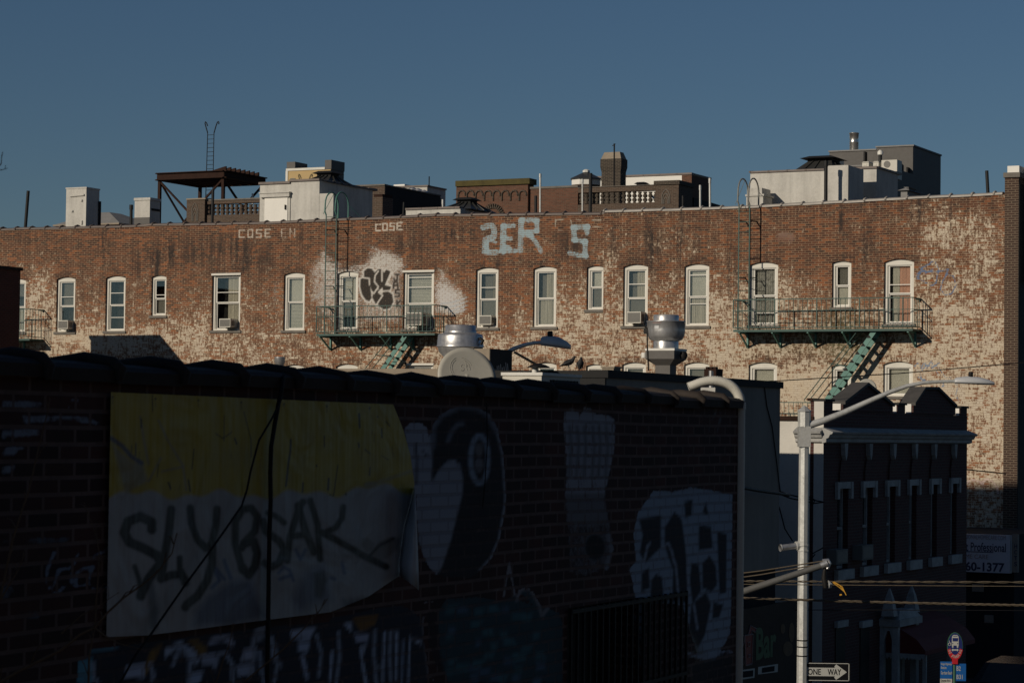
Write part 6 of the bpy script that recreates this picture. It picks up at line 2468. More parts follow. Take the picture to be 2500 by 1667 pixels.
# ============================================================ mast arm, wires
YM = 30.0
a = P(1790, 1452, YM)
b_ = P(2012, 1378, YM)
t = thing('mast_arm', 'grey bracket arm reaching from behind the white downpipe with two stay wires', 'mast arm', W, tuple(a))
a2 = P(1500, 1550, YM)
MB().tube([a2, a, b_], [.05, .045, .038], 14).build('arm', MAT['mast_grey'], t)
m = MB()
c = P(2018, 1372, YM)
m.tube([P(2008, 1368, YM), P(2022, 1366, YM), P(2026, 1374, YM), P(2020, 1388, YM)], .02, 8)
m.tube([P(2004, 1381, YM), P(2020, 1374, YM)], .045, 10)
m.build('end_fitting', MAT['galv_dark'], t)
m = MB()
for p0, p1 in (((1700, 1412), (2014, 1368)), ((1700, 1424), (2016, 1374))):
    m.tube([P(*p0, YM), P((p0[0] + p1[0]) / 2, (p0[1] + p1[1]) / 2 + 3, YM), P(*p1, YM)], .009, 6)
m.build('stay_wire', MAT['wire_tan'], t)
m = MB()
m.tube([P(2014, 1386, YM), P(2012, 1410, YM), P(2016, 1434, YM)], [.02, .035, .03], 8)
m.build('hanger', MAT['iron'], t)
m = MB()
fm = [P(2022, 1415, YM - .03), P(2033, 1425, YM - .05), P(2030, 1434, YM - .03), P(2024, 1436, YM - .06), P(2026, 1426, YM - .09)]
m.add(fm, [(0, 1, 4), (1, 2, 4), (2, 3, 4), (3, 0, 4)])
m.build('plastic_film', MAT['film'], t)
m = MB()
for p0, p1, p2 in (((2033, 1420), (2050, 1428), (2064, 1447)), ((2036, 1419), (2056, 1431), (2066, 1452)), ((2034, 1422), (2048, 1432), (2062, 1444))):
    m.tube([P(*p0, YM), P(*p1, YM), P(*p2, YM)], .006, 5)
m.tube([P(2050, 1452, YM), P(2055, 1451, YM)], .012, 6)
m.build('cable_tie', MAT['amber'], t)


def wire(label, pts, Y, r, mat='wire_tan', twist=0, group=None):
    m = MB()
    P3 = [Vector(P(x, y, Y)) for x, y in pts]
    fine = []
    for i in range(len(P3) - 1):
        for k in range(12):
            fine.append(P3[i].lerp(P3[i + 1], k / 12))
    fine.append(P3[-1])
    if twist:
        for s_ in range(twist):
            ph = 2 * math.pi * s_ / twist
            pp_ = []
            NN = 160
            for i in range(NN + 1):
                f_ = i / NN * (len(fine) - 1)
                j = min(int(f_), len(fine) - 2)
                p_ = fine[j].lerp(fine[j + 1], f_ - j)
                an = ph + i * .55
                pp_.append(p_ + Vector((0, math.cos(an), math.sin(an))) * r * 1.0)
            m.tube(pp_, r * .8, 5)
    else:
        m.tube(fine, r, 6)
    o = P3[0]
    return solo(m, 'overhead_wire', MAT[mat], label, 'wire', W, tuple(o), 'overhead wires')


wire('upper twisted overhead wire crossing below the bracket arm', [(1650, 1413), (1820, 1418), (2000, 1419), (2250, 1420), (2560, 1421)], 31.0, .0085, 'wire_tan', 2)
wire('thin overhead wire just under the upper twisted one', [(1650, 1424), (2000, 1427), (2560, 1431)], 31.3, .006, 'wire_tan')
wire('lower twisted overhead wire running to the right edge', [(1650, 1454), (1810, 1459), (2100, 1468), (2350, 1474), (2560, 1478)], 30.5, .0095, 'wire_tan', 3)
wire('thin dark wire slanting up in front of the long wall', [(1560, 945), (1910, 929), (2200, 911), (2500, 885), (2600, 878)], 52, .012, 'cable')
wire('thin dark wire under the lower twisted pair', [(1940, 1488), (2180, 1488), (2560, 1490)], 45, .008, 'cable')
wire('dark wire sagging to the right corner pier', [(2340, 1144), (2400, 1150), (2456, 1156)], 66, .018, 'cable')
m = MB()
for pts in ([(1830, 1167), (1870, 1186), (1920, 1205), (1960, 1215), (2010, 1225)], [(1830, 1173), (1880, 1196), (1930, 1216), (1990, 1228), (2012, 1225)], [(1975, 1212), (1990, 1220), (1984, 1232), (1978, 1228)], [(1902, 1236), (1916, 1290), (1935, 1320)], [(1960, 1330), (1985, 1350), (2010, 1336)], [(1955, 1345), (1975, 1370), (1990, 1352)]):
    m.tube([P(x, y, 50) for x, y in pts], .014, 5)
solo(m, 'wire_tangle', MAT['cable'], 'tangle of black wires by the white side wall behind the lamp pole', 'wire', W, tuple(P(1900, 1236, 50)))

# ============================================================ bus stop sign
YB = 45.2
q2 = lambda x, y: (2020 + x * .18306, 1380 + y * .18306)
cx, cy = q2(1695, 1070)
c = P(cx, cy, YB)
s_ = YB / FPX
rx, rz = 19.0 * s_, 33.5 * s_
t = thing('bus_stop_sign', 'blue and red bus stop sign with a bus symbol and route plates', 'sign', W, (c[0], YB, 0))
MB().tube([(c[0], YB, 0), (c[0], YB, c[2] - rz * .9)], .032, 8).build('post', MAT['sign_green'], t)


def oval(m, y, kx, kz, a0=0, a1=2 * math.pi, n=36, inner=None):
    v = [(c[0] + rx * kx * math.cos(a), y, c[2] + rz * kz * math.sin(a)) for a in np.linspace(a0, a1, n)]
    if inner is None:
        m.add(v, [tuple(range(n))])
    else:
        v2 = [(c[0] + rx * inner * math.cos(a), y, c[2] + rz * inner * math.sin(a)) for a in np.linspace(a0, a1, n)]
        m.add(v + v2, [(i, i + 1, n + i + 1, n + i) for i in range(n - 1)])


m = MB()
v = [(rx * math.cos(a), rz * math.sin(a)) for a in np.linspace(0, 2 * math.pi, 36, endpoint=False)]
m.prism_y([(c[0] + a, c[2] + b) for a, b in v], YB - .06, YB - .03)
disc = m.build('disc', MAT['sign_green'], t)
m = MB()
oval(m, YB - .064, .93, .95)
m.build('blue_face', MAT['sign_navy'], t)
m = MB()
oval(m, YB - .066, 1.0, 1.0, math.pi + .25, 2 * math.pi - .25, 24, .62)
m.box(c[0] - .05, c[0] + .05, YB - .067, YB - .03, c[2] - rz * 1.28, c[2] - rz * .9)
m.build('red_band', MAT['sign_red'], t)
m = MB()
ch = 'NO STANDING'
for i, l_ in enumerate(ch):
    if l_ == ' ':
        continue
    a = math.pi + .42 + (math.pi - .84) * i / (len(ch) - 1)
    bx, bz = c[0] + rx * .74 * math.cos(a), c[2] + rz * .76 * math.sin(a)
    tx = Vector((-rx * math.sin(a), 0, rz * math.cos(a))).normalized()
    tz = Vector((-tx.z, 0, tx.x))
    pos = Vector((bx, YB - .069, bz)) - tx * .012 - tz * .028
    letters(m, l_, pos, tx, tz, .024 if l_ != 'I' else .008, .05, .02)
m.build('lettering', MAT['sign_white'], t)
m = MB()
k_ = .18306 * s_
X = lambda x: c[0] + (x - 1695) * k_
Z = lambda y: c[2] - (y - 1070) * k_
yb = YB - .068


def qd(pts):
    m.add([(X(a), yb, Z(b)) for a, b in pts], [tuple(range(len(pts)))])


qd([(1652, 945), (1668, 920), (1722, 920), (1740, 945), (1742, 1060), (1648, 1060)])
qd([(1652, 1060), (1672, 1060), (1672, 1088), (1654, 1088)])
qd([(1716, 1060), (1738, 1060), (1736, 1088), (1718, 1088)])
qd([(1646, 1118), (1668, 1098), (1668, 1110), (1722, 1110), (1722, 1098), (1742, 1118), (1722, 1140), (1722, 1126), (1668, 1126), (1668, 1140)])
m.tube([(X(1618), yb, Z(995)), (X(1620), yb, Z(1020)), (X(1632), yb, Z(1022)), (X(1640), yb, Z(1050))], .006, 5)
rr_ = 18 * k_
m.tube([(X(1622) + rr_ * math.cos(a), yb, Z(1045) + rr_ * math.sin(a)) for a in np.linspace(.3, 5.6, 12)], .005, 5)
m.build('bus_symbol', MAT['sign_white'], t)
m = MB()
yb -= .002
qd([(1660, 960), (1734, 960), (1730, 1005), (1662, 1005)])
qd([(1668, 932), (1722, 932), (1724, 940), (1666, 940)])
for a in (1662, 1728):
    qd([(a - 6, 1030), (a + 6, 1026), (a + 6, 1040), (a - 6, 1040)])
m.build('bus_window', MAT['sign_navy'], t)
m = MB()
pb = YB + .0
for (xa, xb, ya, yc_) in ((1503, 1664, 1275, 1500), (1712, 1845, 1300, 1530)):
    m.box(X(xa), X(xb), pb - .035, pb - .03, Z(yc_), Z(ya))
m.build('route_plate', MAT['sign_blue'], t)
m = MB()
yb = pb - .038
for txt, xa, xb, ya, yc_ in (('Kings Highway', 1512, 1655, 1292, 1330), ('Station', 1512, 1585, 1338, 1372), ('Gerritsen Beach', 1512, 1660, 1400, 1445),
                            ('B2', 1720, 1775, 1335, 1395), ('B31', 1720, 1800, 1445, 1505)):
    letters(m, txt, (X(xa), yb, Z(yc_)), (1, 0, 0), (0, 0, 1), (xb - xa) * k_, (yc_ - ya) * k_, .012)
m.build('route_lettering', MAT['sign_white'], t)
MB().box(X(1503), X(1662), pb - .035, pb - .03, Z(1640), Z(1502)).build('lower_plate', MAT['sign_white'], t)
m = MB()
for txt, xa, xb, ya, yc_ in (('Quentin Rd &', 1512, 1640, 1512, 1545), ('E 16 St', 1512, 1570, 1552, 1580)):
    letters(m, txt, (X(xa), yb, Z(yc_)), (1, 0, 0), (0, 0, 1), (xb - xa) * k_, (yc_ - ya) * k_, .01)
m.build('lower_lettering', MAT['sign_black'], t)

# parked car
CF = Frame(11.6, 55.5, R(63.2))
t = thing('parked_car', 'black parked car in shade at the bottom right corner', 'car', CF, (0, 0, 0))
m = MB()
side = [(-2.2, .35), (-2.25, .75), (-2.1, .95), (-1.3, 1.05), (-.6, 1.5), (.7, 1.55), (1.6, 1.2), (2.1, 1.1), (2.2, .7), (2.15, .35)]
n = len(side)
vs_ = []
for y, k_ in ((-.88, 1), (-.80, 1.0), (.80, 1.0), (.88, 1)):
    for x, z in side:
        vs_.append((x, y if z < 1.1 else y * .8, z))
m.add(vs_, [tuple(range(n - 1, -1, -1)), tuple(range(3 * n, 4 * n))] + [(r * n + i, r * n + (i + 1) % n, (r + 1) * n + (i + 1) % n, (r + 1) * n + i) for r in range(3) for i in range(n)], False)
body = m.build('body', MAT['car_paint'], t)
m = MB()
m.add([(-1.22, -.66, 1.1), (-1.22, .66, 1.1), (-.64, .6, 1.475), (-.64, -.6, 1.475)], [(0, 1, 2, 3)])
m.v = [(x - .012, y, z + .012) for x, y, z in m.v]
m.build('windscreen', MAT['skylight'], t)
for y in (-.735, .735):
    m = MB()
    m.box(-.6, .6, y - .012, y + .012, 1.12, 1.42)
    m.build('side_window', MAT['skylight'], t)
for x in (-1.4, 1.4):
    for y in (-.85, .85):
        m = MB()
        m.tube([(x, y - .1, .33), (x, y + .1, .33)], .33, 20, smooth=False)
        wh = m.build('wheel', MAT['rubber'], t)
        MB().tube([(x, y - .105, .33), (x, y + .105, .33)], .2, 16, smooth=False).build('rim', MAT['galv'], wh)
for y in (-.62, .62):
    MB().box(-2.27, -2.2, y - .15, y + .15, .68, .8).build('headlight', MAT['lamp_grey'], t)

# ============================================================ NEAR WALL (dark, graffiti)
T0, T1 = -1.0, F.hb(1806, 1100, 0)[0]
nb = thing('graffiti_wall_building', 'near dark brick building whose side wall is covered in graffiti', 'building', F, (T1, 0, 0))
ZW = ZC + .20
wl, wr = F.hb(1385, 1560, 0)[0], F.hb(1568, 1560, 0)[0]
wbar = F.hb(1668, 1560, 0)[0]
wz = F.hb(1400, 1482, 0)[1]
nholes = [(wl, wr, wz - 1.3, lambda u: wz)]


def near_fields(V):
    px, py = project(to_world(F, V))
    pt = Paint(px, py)
    n = len(V)
    wash = np.full(n, 0.12)
    soot = np.full(n, 0.25)
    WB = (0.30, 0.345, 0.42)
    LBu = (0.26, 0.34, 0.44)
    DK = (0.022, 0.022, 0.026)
    z2 = lambda pts: [(600 + a * .29762, 820 + b * .29762) for a, b in pts]
    z5 = lambda pts: [(600 + a * .29762, 1207 + b * .29762) for a, b in pts]
    z3 = lambda pts: [(1200 + a * .29762, 820 + b * .29762) for a, b in pts]
    z6 = lambda pts: [(1200 + a * .29762, 1207 + b * .29762) for a, b in pts]
    z1 = lambda pts: [(a * .29762, 820 + b * .29762) for a, b in pts]
    z4 = lambda pts: [(a * .29762, 1207 + b * .29762) for a, b in pts]
    # dark figure with outline
    fig = z2([(1530, 760), (1600, 650), (1750, 580), (1900, 590), (1990, 640), (2060, 760), (2110, 960), (2130, 1200), (2130, 1330)]) + z5([(2120, 80), (2075, 370), (2000, 520), (1920, 630), (1850, 680), (1650, 690), (1540, 640), (1480, 560), (1420, 400), (1400, 0)]) + z2([(1400, 1000), (1500, 950), (1520, 820)])
    pt.poly(fig, DK, .95, 6)
    pt.poly(z2([(1290, 760), (1340, 710), (1430, 700), (1490, 740), (1522, 850), (1530, 960), (1525, 1150), (1500, 1270), (1380, 1320)]), WB, .92, 6)
    lobe = z2([(1535, 1190), (1580, 1100), (1650, 1030), (1710, 1015), (1760, 1060), (1782, 1180)]) + z5([(1775, 0), (1735, 160), (1680, 380), (1640, 500), (1600, 610), (1560, 660), (1510, 610), (1460, 520), (1420, 380), (1395, 150), (1390, -150), (1500, -190)])
    pt.poly(lobe, WB, .92, 6)
    out = z2([(1535, 900), (1540, 740), (1610, 650), (1750, 580), (1900, 590), (1990, 645), (2060, 780), (2105, 960), (2130, 1330)]) + z5([(2125, 100), (2075, 370), (2010, 520), (1920, 620)])
    pt.stroke(out[:7], 13, (0.17, 0.20, 0.25), .82, 9)
    pt.stroke(out[6:], 6, (0.27, 0.31, 0.37), .85, 5)
    pt.stroke(z2([(1660, 860), (1690, 780), (1740, 725), (1775, 720)]), 10, (0.16, .19, .24), .85, 8)
    t_ = np.linspace(0, 2 * math.pi, 26)
    pt.stroke(z2([(1917 + 72 * math.cos(a), 1010 + 195 * math.sin(a)) for a in t_]), 12, LBu, .9, 6)
    pt.ell(600 + 1915 * .29762, 820 + 930 * .29762, 10, 18, (.19, .2, .21), .8, 5)
    pt.ell(600 + 1915 * .29762, 820 + 1055 * .29762, 11, 17, (.2, .21, .24), .85, 5)
    pt.stroke(z2([(1395, 890), (1405, 1010), (1400, 1200)]), 5, DK, .9, 4)
    pt.stroke(z2([(1440, 930), (1480, 980), (1520, 990)]), 4, DK, .8, 4)
    # white block
    blk = z3([(600, 600), (650, 585), (715, 595), (730, 640), (755, 570), (800, 575), (870, 630), (940, 630), (1000, 660), (1020, 720), (1018, 900), (990, 1060), (960, 1200), (930, 1300), (600, 1300), (610, 1100), (595, 900), (583, 700)])
    pt.poly(blk, (0.26, .29, .345), .80, 8)
    pt.poly(z3([(600, 650), (860, 650), (1010, 680), (1000, 720), (600, 720)]), WB, .6, 8)
    for a in (640, 700, 760, 830, 880, 940):
        pt.stroke(z3([(a, 740), (a + 15, 900), (a - 5, 1150)]), 7, (.07, .075, .09), .62, 7)
    pt.poly(z3([(600, 1290), (930, 1290), (960, 1546), (620, 1546)]), (.13, .14, .16), .62, 14)
    pt.poly(z6([(600, 0), (930, 0), (1000, 330), (990, 600), (760, 690), (620, 650)]), (.14, .15, .175), .62, 14)
    pt.ell(1200 + 850 * .29762, 1207 + 430 * .29762, 25, 32, (.006, .006, .006), .95, 8)
    pt.stroke(z6([(960, 330), (990, 450), (940, 610)]), 10, (.2, .22, .26), .75, 8)
    # blue-white piece with dark letters (right)
    pc = z3([(1180, 1440), (1210, 1420), (1300, 1300), (1330, 1265), (1480, 1275), (1640, 1240), (1800, 1260), (1980, 1290)]) + z6([(1980, 200), (1970, 900), (1960, 1140), (1900, 1250), (1830, 1350), (1700, 1330), (1560, 900), (1180, 890), (1150, 700), (1120, 620), (1180, 540), (1160, 320), (1200, 140)])
    pt.poly(pc, LBu, .92, 6)
    pt.poly(z3([(1320, 1210), (1700, 1130), (1800, 1180), (1850, 1260), (1330, 1290)]), (.13, .14, .16), .35, 20)
    for p_, w_ in [([(1210, 200), (1390, 170), (1390, 430), (1260, 560), (1215, 480), (1240, 330)], 0), ([(1420, 270), (1500, 140), (1560, 200), (1600, 500), (1610, 880), (1480, 880), (1490, 620), (1420, 420)], 0),
                   ([(1310, 700), (1350, 650), (1400, 680), (1415, 890), (1300, 890)], 0), ([(1230, 640), (1290, 600), (1300, 760), (1230, 800)], 0), ([(1640, 560), (1700, 570), (1720, 780), (1650, 900), (1625, 700)], 0),
                   ([(1700, 250), (1800, 260), (1815, 440), (1700, 460)], 0), ([(1730, 560), (1790, 500), (1840, 580), (1850, 740), (1800, 800), (1730, 760)], 0), ([(1850, 300), (1930, 320), (1925, 800), (1870, 820)], 0),
                   ([(1640, 900), (1760, 800), (1800, 900), (1750, 1150), (1690, 1260), (1620, 1100)], 0), ([(1820, 880), (1900, 900), (1870, 1000), (1810, 1020)], 0), ([(1580, 60), (1650, 40), (1640, 170), (1590, 190)], 0), ([(1760, 60), (1780, 170), (1730, 150)], 0)]:
        pt.poly(z6(p_), (.014, .016, .021), .96, 5)
    for p_ in ([(1250, 560), (1280, 420), (1300, 400)], [(1400, 430), (1450, 400), (1480, 470), (1500, 560)], [(1510, 560), (1540, 900)], [(1600, 300), (1620, 860)], [(1680, 500), (1720, 470), (1830, 460)], [(1660, 900), (1690, 1100)]):
        pt.stroke(z6(p_), 6, (.30, .36, .45), .9, 4)
    pt.poly(z6([(1380, 1180), (1500, 1160), (1520, 1546), (1250, 1546), (1260, 1320)]), (.15, .15, .09), .55, 20)
    pt.poly(z6([(1580, 1050), (1800, 1380), (1700, 1546), (1560, 1546)]), (.15, .145, .09), .5, 20)
    pt.poly(z6([(1640, 1390), (1980, 1300), (1980, 1546), (1640, 1546)]), (.016, .016, .018), .9, 10)
    pt.stroke(z6([(1590, 1300), (1760, 1340), (1900, 1290), (1970, 1280)]), 9, (.26, .32, .42), .85, 6)
    for p_ in ([(1810, 580), (1830, 650)], [(1860, 560), (1830, 660), (1790, 700), (1785, 800)], [(1875, 600), (1880, 700)], [(1870, 680), (1850, 800)]):
        pt.stroke(z3(p_), 5, (.10, .12, .15), .75, 5)
    # teal patch
    tl = z5([(1570, 960), (1640, 850), (1900, 830), (2080, 860), (2200, 830), (2350, 900)]) + z6([(220, 800), (300, 770), (400, 900), (560, 960), (590, 1060), (590, 1546)]) + z5([(1650, 1546), (1590, 1300)])
    pt.poly(tl, (.028, .062, .078), .88, 8)
    rs = np.random.RandomState(11)
    for k in range(36):
        x, y = rs.uniform(1590, 2400), rs.uniform(900, 1520)
        pt.poly(z5([(x, y), (x + rs.uniform(40, 110), y - 5), (x + rs.uniform(40, 110), y + 55), (x, y + 60)]), (.06, .17, .21) if k % 3 else (.08, .15, .24), rs.uniform(.6, .9), 8)
    for p_ in ([(100, 830), (130, 650), (145, 560), (160, 650), (190, 820)], [(210, 860), (230, 790), (280, 760), (330, 790), (390, 900), (415, 990), (470, 915)], [(1, 800), (90, 760)]):
        pt.stroke(z6(p_), 8, (.24, .245, .27), .85, 5)
    for p_ in ([(1450, 900), (1500, 870), (1540, 880)], [(1460, 990), (1450, 1200), (1480, 1350), (1500, 1480), (1560, 1540)], [(1370, 960), (1420, 1050)]):
        pt.stroke(z5(p_), 7, (.21, .21, .24), .8, 6)
    pt.poly(z5([(1480, 960), (1560, 930), (1590, 1300), (1640, 1480), (1560, 1420), (1490, 1200)]), (.022, .012, .014), .9, 8)
    # lower-left piece
    low = z4([(720, 1250), (1000, 1230), (1240, 1200), (2352, 1060), (2700, 1040)]) + z5([(700, 1000), (1100, 920), (1300, 900), (1440, 1000), (1460, 1200), (1500, 1546)]) + z4([(620, 1546), (640, 1360), (720, 1340)])
    pt.poly(low, (.026, .032, .046), .92, 7)
    for p_, c_, a_ in [([(640, 1360), (760, 1340), (770, 1546), (625, 1546)], (.05, .15, .21), .85), ([(730, 1250), (970, 1235), (960, 1260), (735, 1280)], (.05, .13, .18), .8), ([(1030, 1400), (1190, 1380), (1190, 1500), (1020, 1500)], (.22, .27, .36), .85),
                       ([(1350, 1260), (1480, 1200), (1600, 1280), (1640, 1380), (1590, 1400), (1540, 1290), (1460, 1250), (1350, 1340)], (.2, .25, .33), .85), ([(1240, 1260), (1330, 1230), (1280, 1340), (1200, 1480), (1180, 1440)], (.12, .075, .02), .8),
                       ([(1540, 1200), (1620, 1180), (1700, 1260), (1670, 1380), (1600, 1260)], (.12, .075, .02), .75), ([(1700, 1200), (1780, 1150), (1900, 1160), (1930, 1240), (1900, 1250), (1830, 1190), (1720, 1230)], (.2, .23, .3), .8),
                       ([(1640, 1310), (1760, 1300), (1780, 1380), (1660, 1390)], (.2, .24, .32), .8), ([(2000, 1270), (2110, 1240), (2090, 1350), (1970, 1370)], (.22, .26, .34), .85), ([(1930, 1400), (2000, 1390), (2090, 1380), (2090, 1460), (1960, 1500)], (.2, .25, .34), .8),
                       ([(1570, 1450), (1670, 1440), (1640, 1546), (1560, 1546)], (.2, .26, .36), .85), ([(2090, 1100), (2180, 1060), (2160, 1180), (2060, 1240)], (.16, .18, .22), .7)]:
        pt.poly(z4(p_), tuple(2.1 * q_ for q_ in c_), min(1, a_ + .12), 6)
    for p_, c_ in [([(360, 1100), (580, 1080), (530, 1170), (370, 1180)], (.2, .24, .32)), ([(430, 1200), (530, 1190), (510, 1290), (430, 1290)], (.2, .25, .34)), ([(440, 1310), (480, 1310), (520, 1500), (490, 1510)], (.18, .22, .3)), ([(695, 1280), (720, 1280), (700, 1546), (680, 1546)], (.2, .25, .34)),
                   ([(800, 1050), (870, 1030), (870, 1130), (820, 1080)], (.2, .24, .31)), ([(870, 1010), (1090, 980), (1060, 1070), (940, 1120)], (.10, .055, .015)), ([(885, 1140), (1010, 1130), (1000, 1210), (910, 1210)], (.19, .22, .3)), ([(930, 1240), (990, 1235), (960, 1330), (1000, 1546), (970, 1546)], (.2, .25, .33)),
                   ([(1130, 1120), (1150, 1120), (1130, 1546), (1110, 1546)], (.2, .25, .33)), ([(1225, 1120), (1250, 1120), (1240, 1546), (1225, 1546)], (.2, .25, .33)), ([(1285, 1180), (1300, 1180), (1285, 1546), (1270, 1546)], (.15, .2, .28)), ([(1340, 1160), (1355, 1160), (1340, 1546), (1325, 1546)], (.2, .25, .33)), ([(1360, 1185), (1440, 1180), (1435, 1230)], (.2, .24, .3))]:
        pt.poly(z5(p_), tuple(2.1 * q_ for q_ in c_), 1.0, 5)
    for p_ in ([(760, 1380), (770, 1500), (800, 1546)], [(1230, 1380), (1260, 1480), (1240, 1546)], [(1420, 1400), (1450, 1300), (1520, 1290), (1560, 1350), (1550, 1546)], [(1760, 1420), (1790, 1300), (1850, 1290), (1900, 1380), (1910, 1546)], [(2130, 1280), (2140, 1420), (2170, 1546)], [(2230, 1180), (2240, 1330), (2300, 1400)]):
        pt.stroke(z4(p_), 9, (.34, .42, .55), .95, 6)
    for p_ in ([(60, 1180), (70, 1330), (30, 1500)], [(180, 1150), (240, 1240), (260, 1400), (230, 1546)], [(580, 1150), (620, 1300), (600, 1480)], [(760, 1130), (770, 1330), (740, 1546)], [(1060, 1110), (1050, 1300), (1070, 1546)], [(1190, 1120), (1180, 1300), (1190, 1546)]):
        pt.stroke(z5(p_), 8, (.30, .37, .48), .95, 6)
    pt.stroke(z5([(1060, 1410), (1090, 1400), (1095, 1430)]), 7, (.2, .24, .3), .8, 4)
    # faint blue letters on the left
    FB = (.17, .215, .28)
    for p_ in ([(0, 500), (300, 510), (380, 560), (200, 620), (0, 600)], [(150, 640), (700, 640), (900, 740), (850, 760), (560, 700), (200, 740)], [(0, 760), (330, 750), (330, 830), (0, 860)], [(20, 900), (200, 890), (120, 1000), (0, 1000)], [(0, 1060), (150, 1040), (100, 1150), (0, 1150)]):
        pt.poly(z1(p_), FB, .74, 14)
    for p_ in ([(560, 600), (590, 520), (640, 520), (620, 580)], [(660, 590), (690, 510)], [(200, 560), (330, 580)], [(40, 950), (120, 900), (200, 930)]):
        pt.stroke(z1(p_), 8, (.15, .18, .24), .7, 7)
    for p_ in ([(380, 720), (390, 600), (450, 470)], [(450, 720), (480, 620), (550, 600), (590, 640), (580, 730)], [(620, 720), (650, 620), (720, 600), (760, 590)], [(640, 480), (600, 580)], [(730, 690), (760, 600)], [(400, 760), (470, 820), (520, 760)], [(620, 750), (720, 740), (790, 790), (880, 760)], [(760, 520), (830, 470), (890, 450)]):
        pt.stroke(z4(p_), 13, (.15, .20, .28), .85, 10)
    for p_ in ([(0, 330), (150, 350), (80, 430), (0, 430)], [(200, 340), (600, 330), (560, 430), (220, 420)], [(0, 700), (140, 760), (60, 900), (0, 900)], [(230, 930), (380, 950), (330, 1040), (200, 1030)], [(500, 950), (560, 940), (570, 1030)]):
        pt.poly(z4(p_), (.075, .095, .125), .70, 16)
    z4_ = np.zeros((n, 4))
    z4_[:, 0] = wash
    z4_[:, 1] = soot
    z4_[:, 3] = 1
    return {'wear': z4_, 'paint': np.concatenate([pt.c, pt.a[:, None]], 1)}


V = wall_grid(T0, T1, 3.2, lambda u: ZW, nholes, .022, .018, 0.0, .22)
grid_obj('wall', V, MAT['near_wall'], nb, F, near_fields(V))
m = MB()
m.box(T0, T1 - .005, .23, 7.5, 0, ZW - .45)
m.box(T0, T1, .002, .22, 0, 3.2)
m.box(T1 - .01, T1, .001, .3, 0, ZW)
m.box(T0, T1 - .011, .20, .30, ZW - .6, ZW)
m.build('body', MAT['tar'], nb)
# window with bars
m = MB().box(wl - .05, wr + .05, .225, .228, wz - 1.4, wz + .05)
win = m.build('window', MAT['iron'], nb)
m = MB()
x = wl
while x < wbar + .01:
    m.box(x - .008, x + .008, -.03, -.014, wz - 1.3, wz)
    x += .10
for z_ in (wz - .02, wz - .55):
    m.box(wl, wbar, -.032, -.012, z_ - .012, z_ + .012)
m.build('bars', MAT['iron'], win)

# near coping: saddle tiles with roll joints
m = MB()
step = .51
t_ = .262 - 3 * step
hz = ZC + .264
jx = []
while t_ < T1:
    jx.append(t_)
    t_ += step
jx.append(T1 + .02)
for i, (a, b_) in enumerate(zip(jx[:-1], jx[1:])):
    dz = random.uniform(-.010, .010)
    sec = [(-.035, ZW - .012), (-.04, hz - .025), (-.01, hz - .006), (.13, hz + .012), (.30, hz - .01), (.34, ZW - .0)]
    n = len(sec)
    vs_ = [(a, y, z + dz) for y, z in sec] + [(b_, y, z + dz) for y, z in sec]
    m.add(vs_, [tuple(range(n)), tuple(range(2 * n - 1, n - 1, -1))] + [(k, k + n, (k + 1) % n + n, (k + 1) % n) for k in range(n)])
    # roll joint: half-round collar over the tile, tapering toward the wall face
    for (y, z), r_ in zip([(-.045, hz - .05), (-.03, hz - .012), (.06, hz + .006), (.16, hz + .012), (.30, hz)], (1, 1, 1, 1, 1)):
        pass
    pts = [(a, -.042, ZW - .005), (a, -.05, hz - .03), (a, -.015, hz - .004), (a, .13, hz + .014), (a, .31, hz - .006)]
    rs_ = [.02, .028, .034, .036, .034]
    m.tube(pts, [q_ * random.uniform(.85, 1.12) for q_ in rs_], 12)
ob = m.build('coping', None or surf('sooty coping tile', (.036, .029, .025), .75, var=.5, scale=6, bump=.35, bscale=30), nb)

# yellow and white board
yB = -.02
hF = lambda px, py: F.hb(px, py, yB)
tl = hF(271, 957)
tr = hF(960, 987)
bot = [hF(266, 1554), hF(360, 1550), hF(480, 1535), hF(600, 1519), (hF(808, 1493)), hF(900, 1455), hF(976, 1404)]
rgt = [hF(960, 987), hF(985, 1050), hF(1002, 1110), hF(1012, 1180), hF(1006, 1225), hF(990, 1280), hF(977, 1350), hF(976, 1404)]
bx_ = np.array([b[0] for b in bot])
bz_ = np.array([b[1] for b in bot])
bd = thing('painted_board', 'yellow and white sheet board with black graffiti, bent at its corner, on the near wall', 'board', F, (tl[0], yB, bz_[0]))
rx_ = np.array([r_[0] for r_ in rgt])
rz_ = np.array([r_[1] for r_ in rgt])
Q = []
x = tl[0]
dx = .0065
xmax = rx_.max()
iu = int(rx_.argmax())
while x < xmax - 1e-3:
    x2 = min(x + dx, xmax)
    rows = []
    for xx in (x, x2):
        zt_ = np.interp(xx, [tl[0], tr[0]], [tl[1], tr[1]]) if xx <= tr[0] else np.interp(xx, rx_[:iu + 1], rz_[:iu + 1])
        zb_ = np.interp(xx, bx_, bz_)
        if xx > bx_[-1]:
            zb_ = np.interp(xx, rx_[iu:][::-1], rz_[iu:][::-1])
        rows.append((zb_, zt_))
    n = max(1, int((rows[0][1] - rows[0][0]) / .0065))
    za = np.linspace(rows[0][0], rows[0][1], n + 1)
    zb = np.linspace(rows[1][0], rows[1][1], n + 1)
    for i in range(n):
        Q += [(x, yB, za[i]), (x2, yB, zb[i]), (x2, yB, zb[i + 1]), (x, yB, za[i + 1])]
    x = x2
V = np.array(Q)
px, py = project(to_world(F, V))
pt = Paint(px, py)
YEL = np.array((.40, .31, .022))
WHB = np.array((.33, .345, .36))
n = len(V)
edge = 1207 + 8 * np.sin(px / 31) + 6 * np.sin(px / 13 + 1) - 14 * np.exp(-((px - 900) / 90) ** 2)
edge = edge + np.where(px > 850, (px - 850) * -.04, 0)
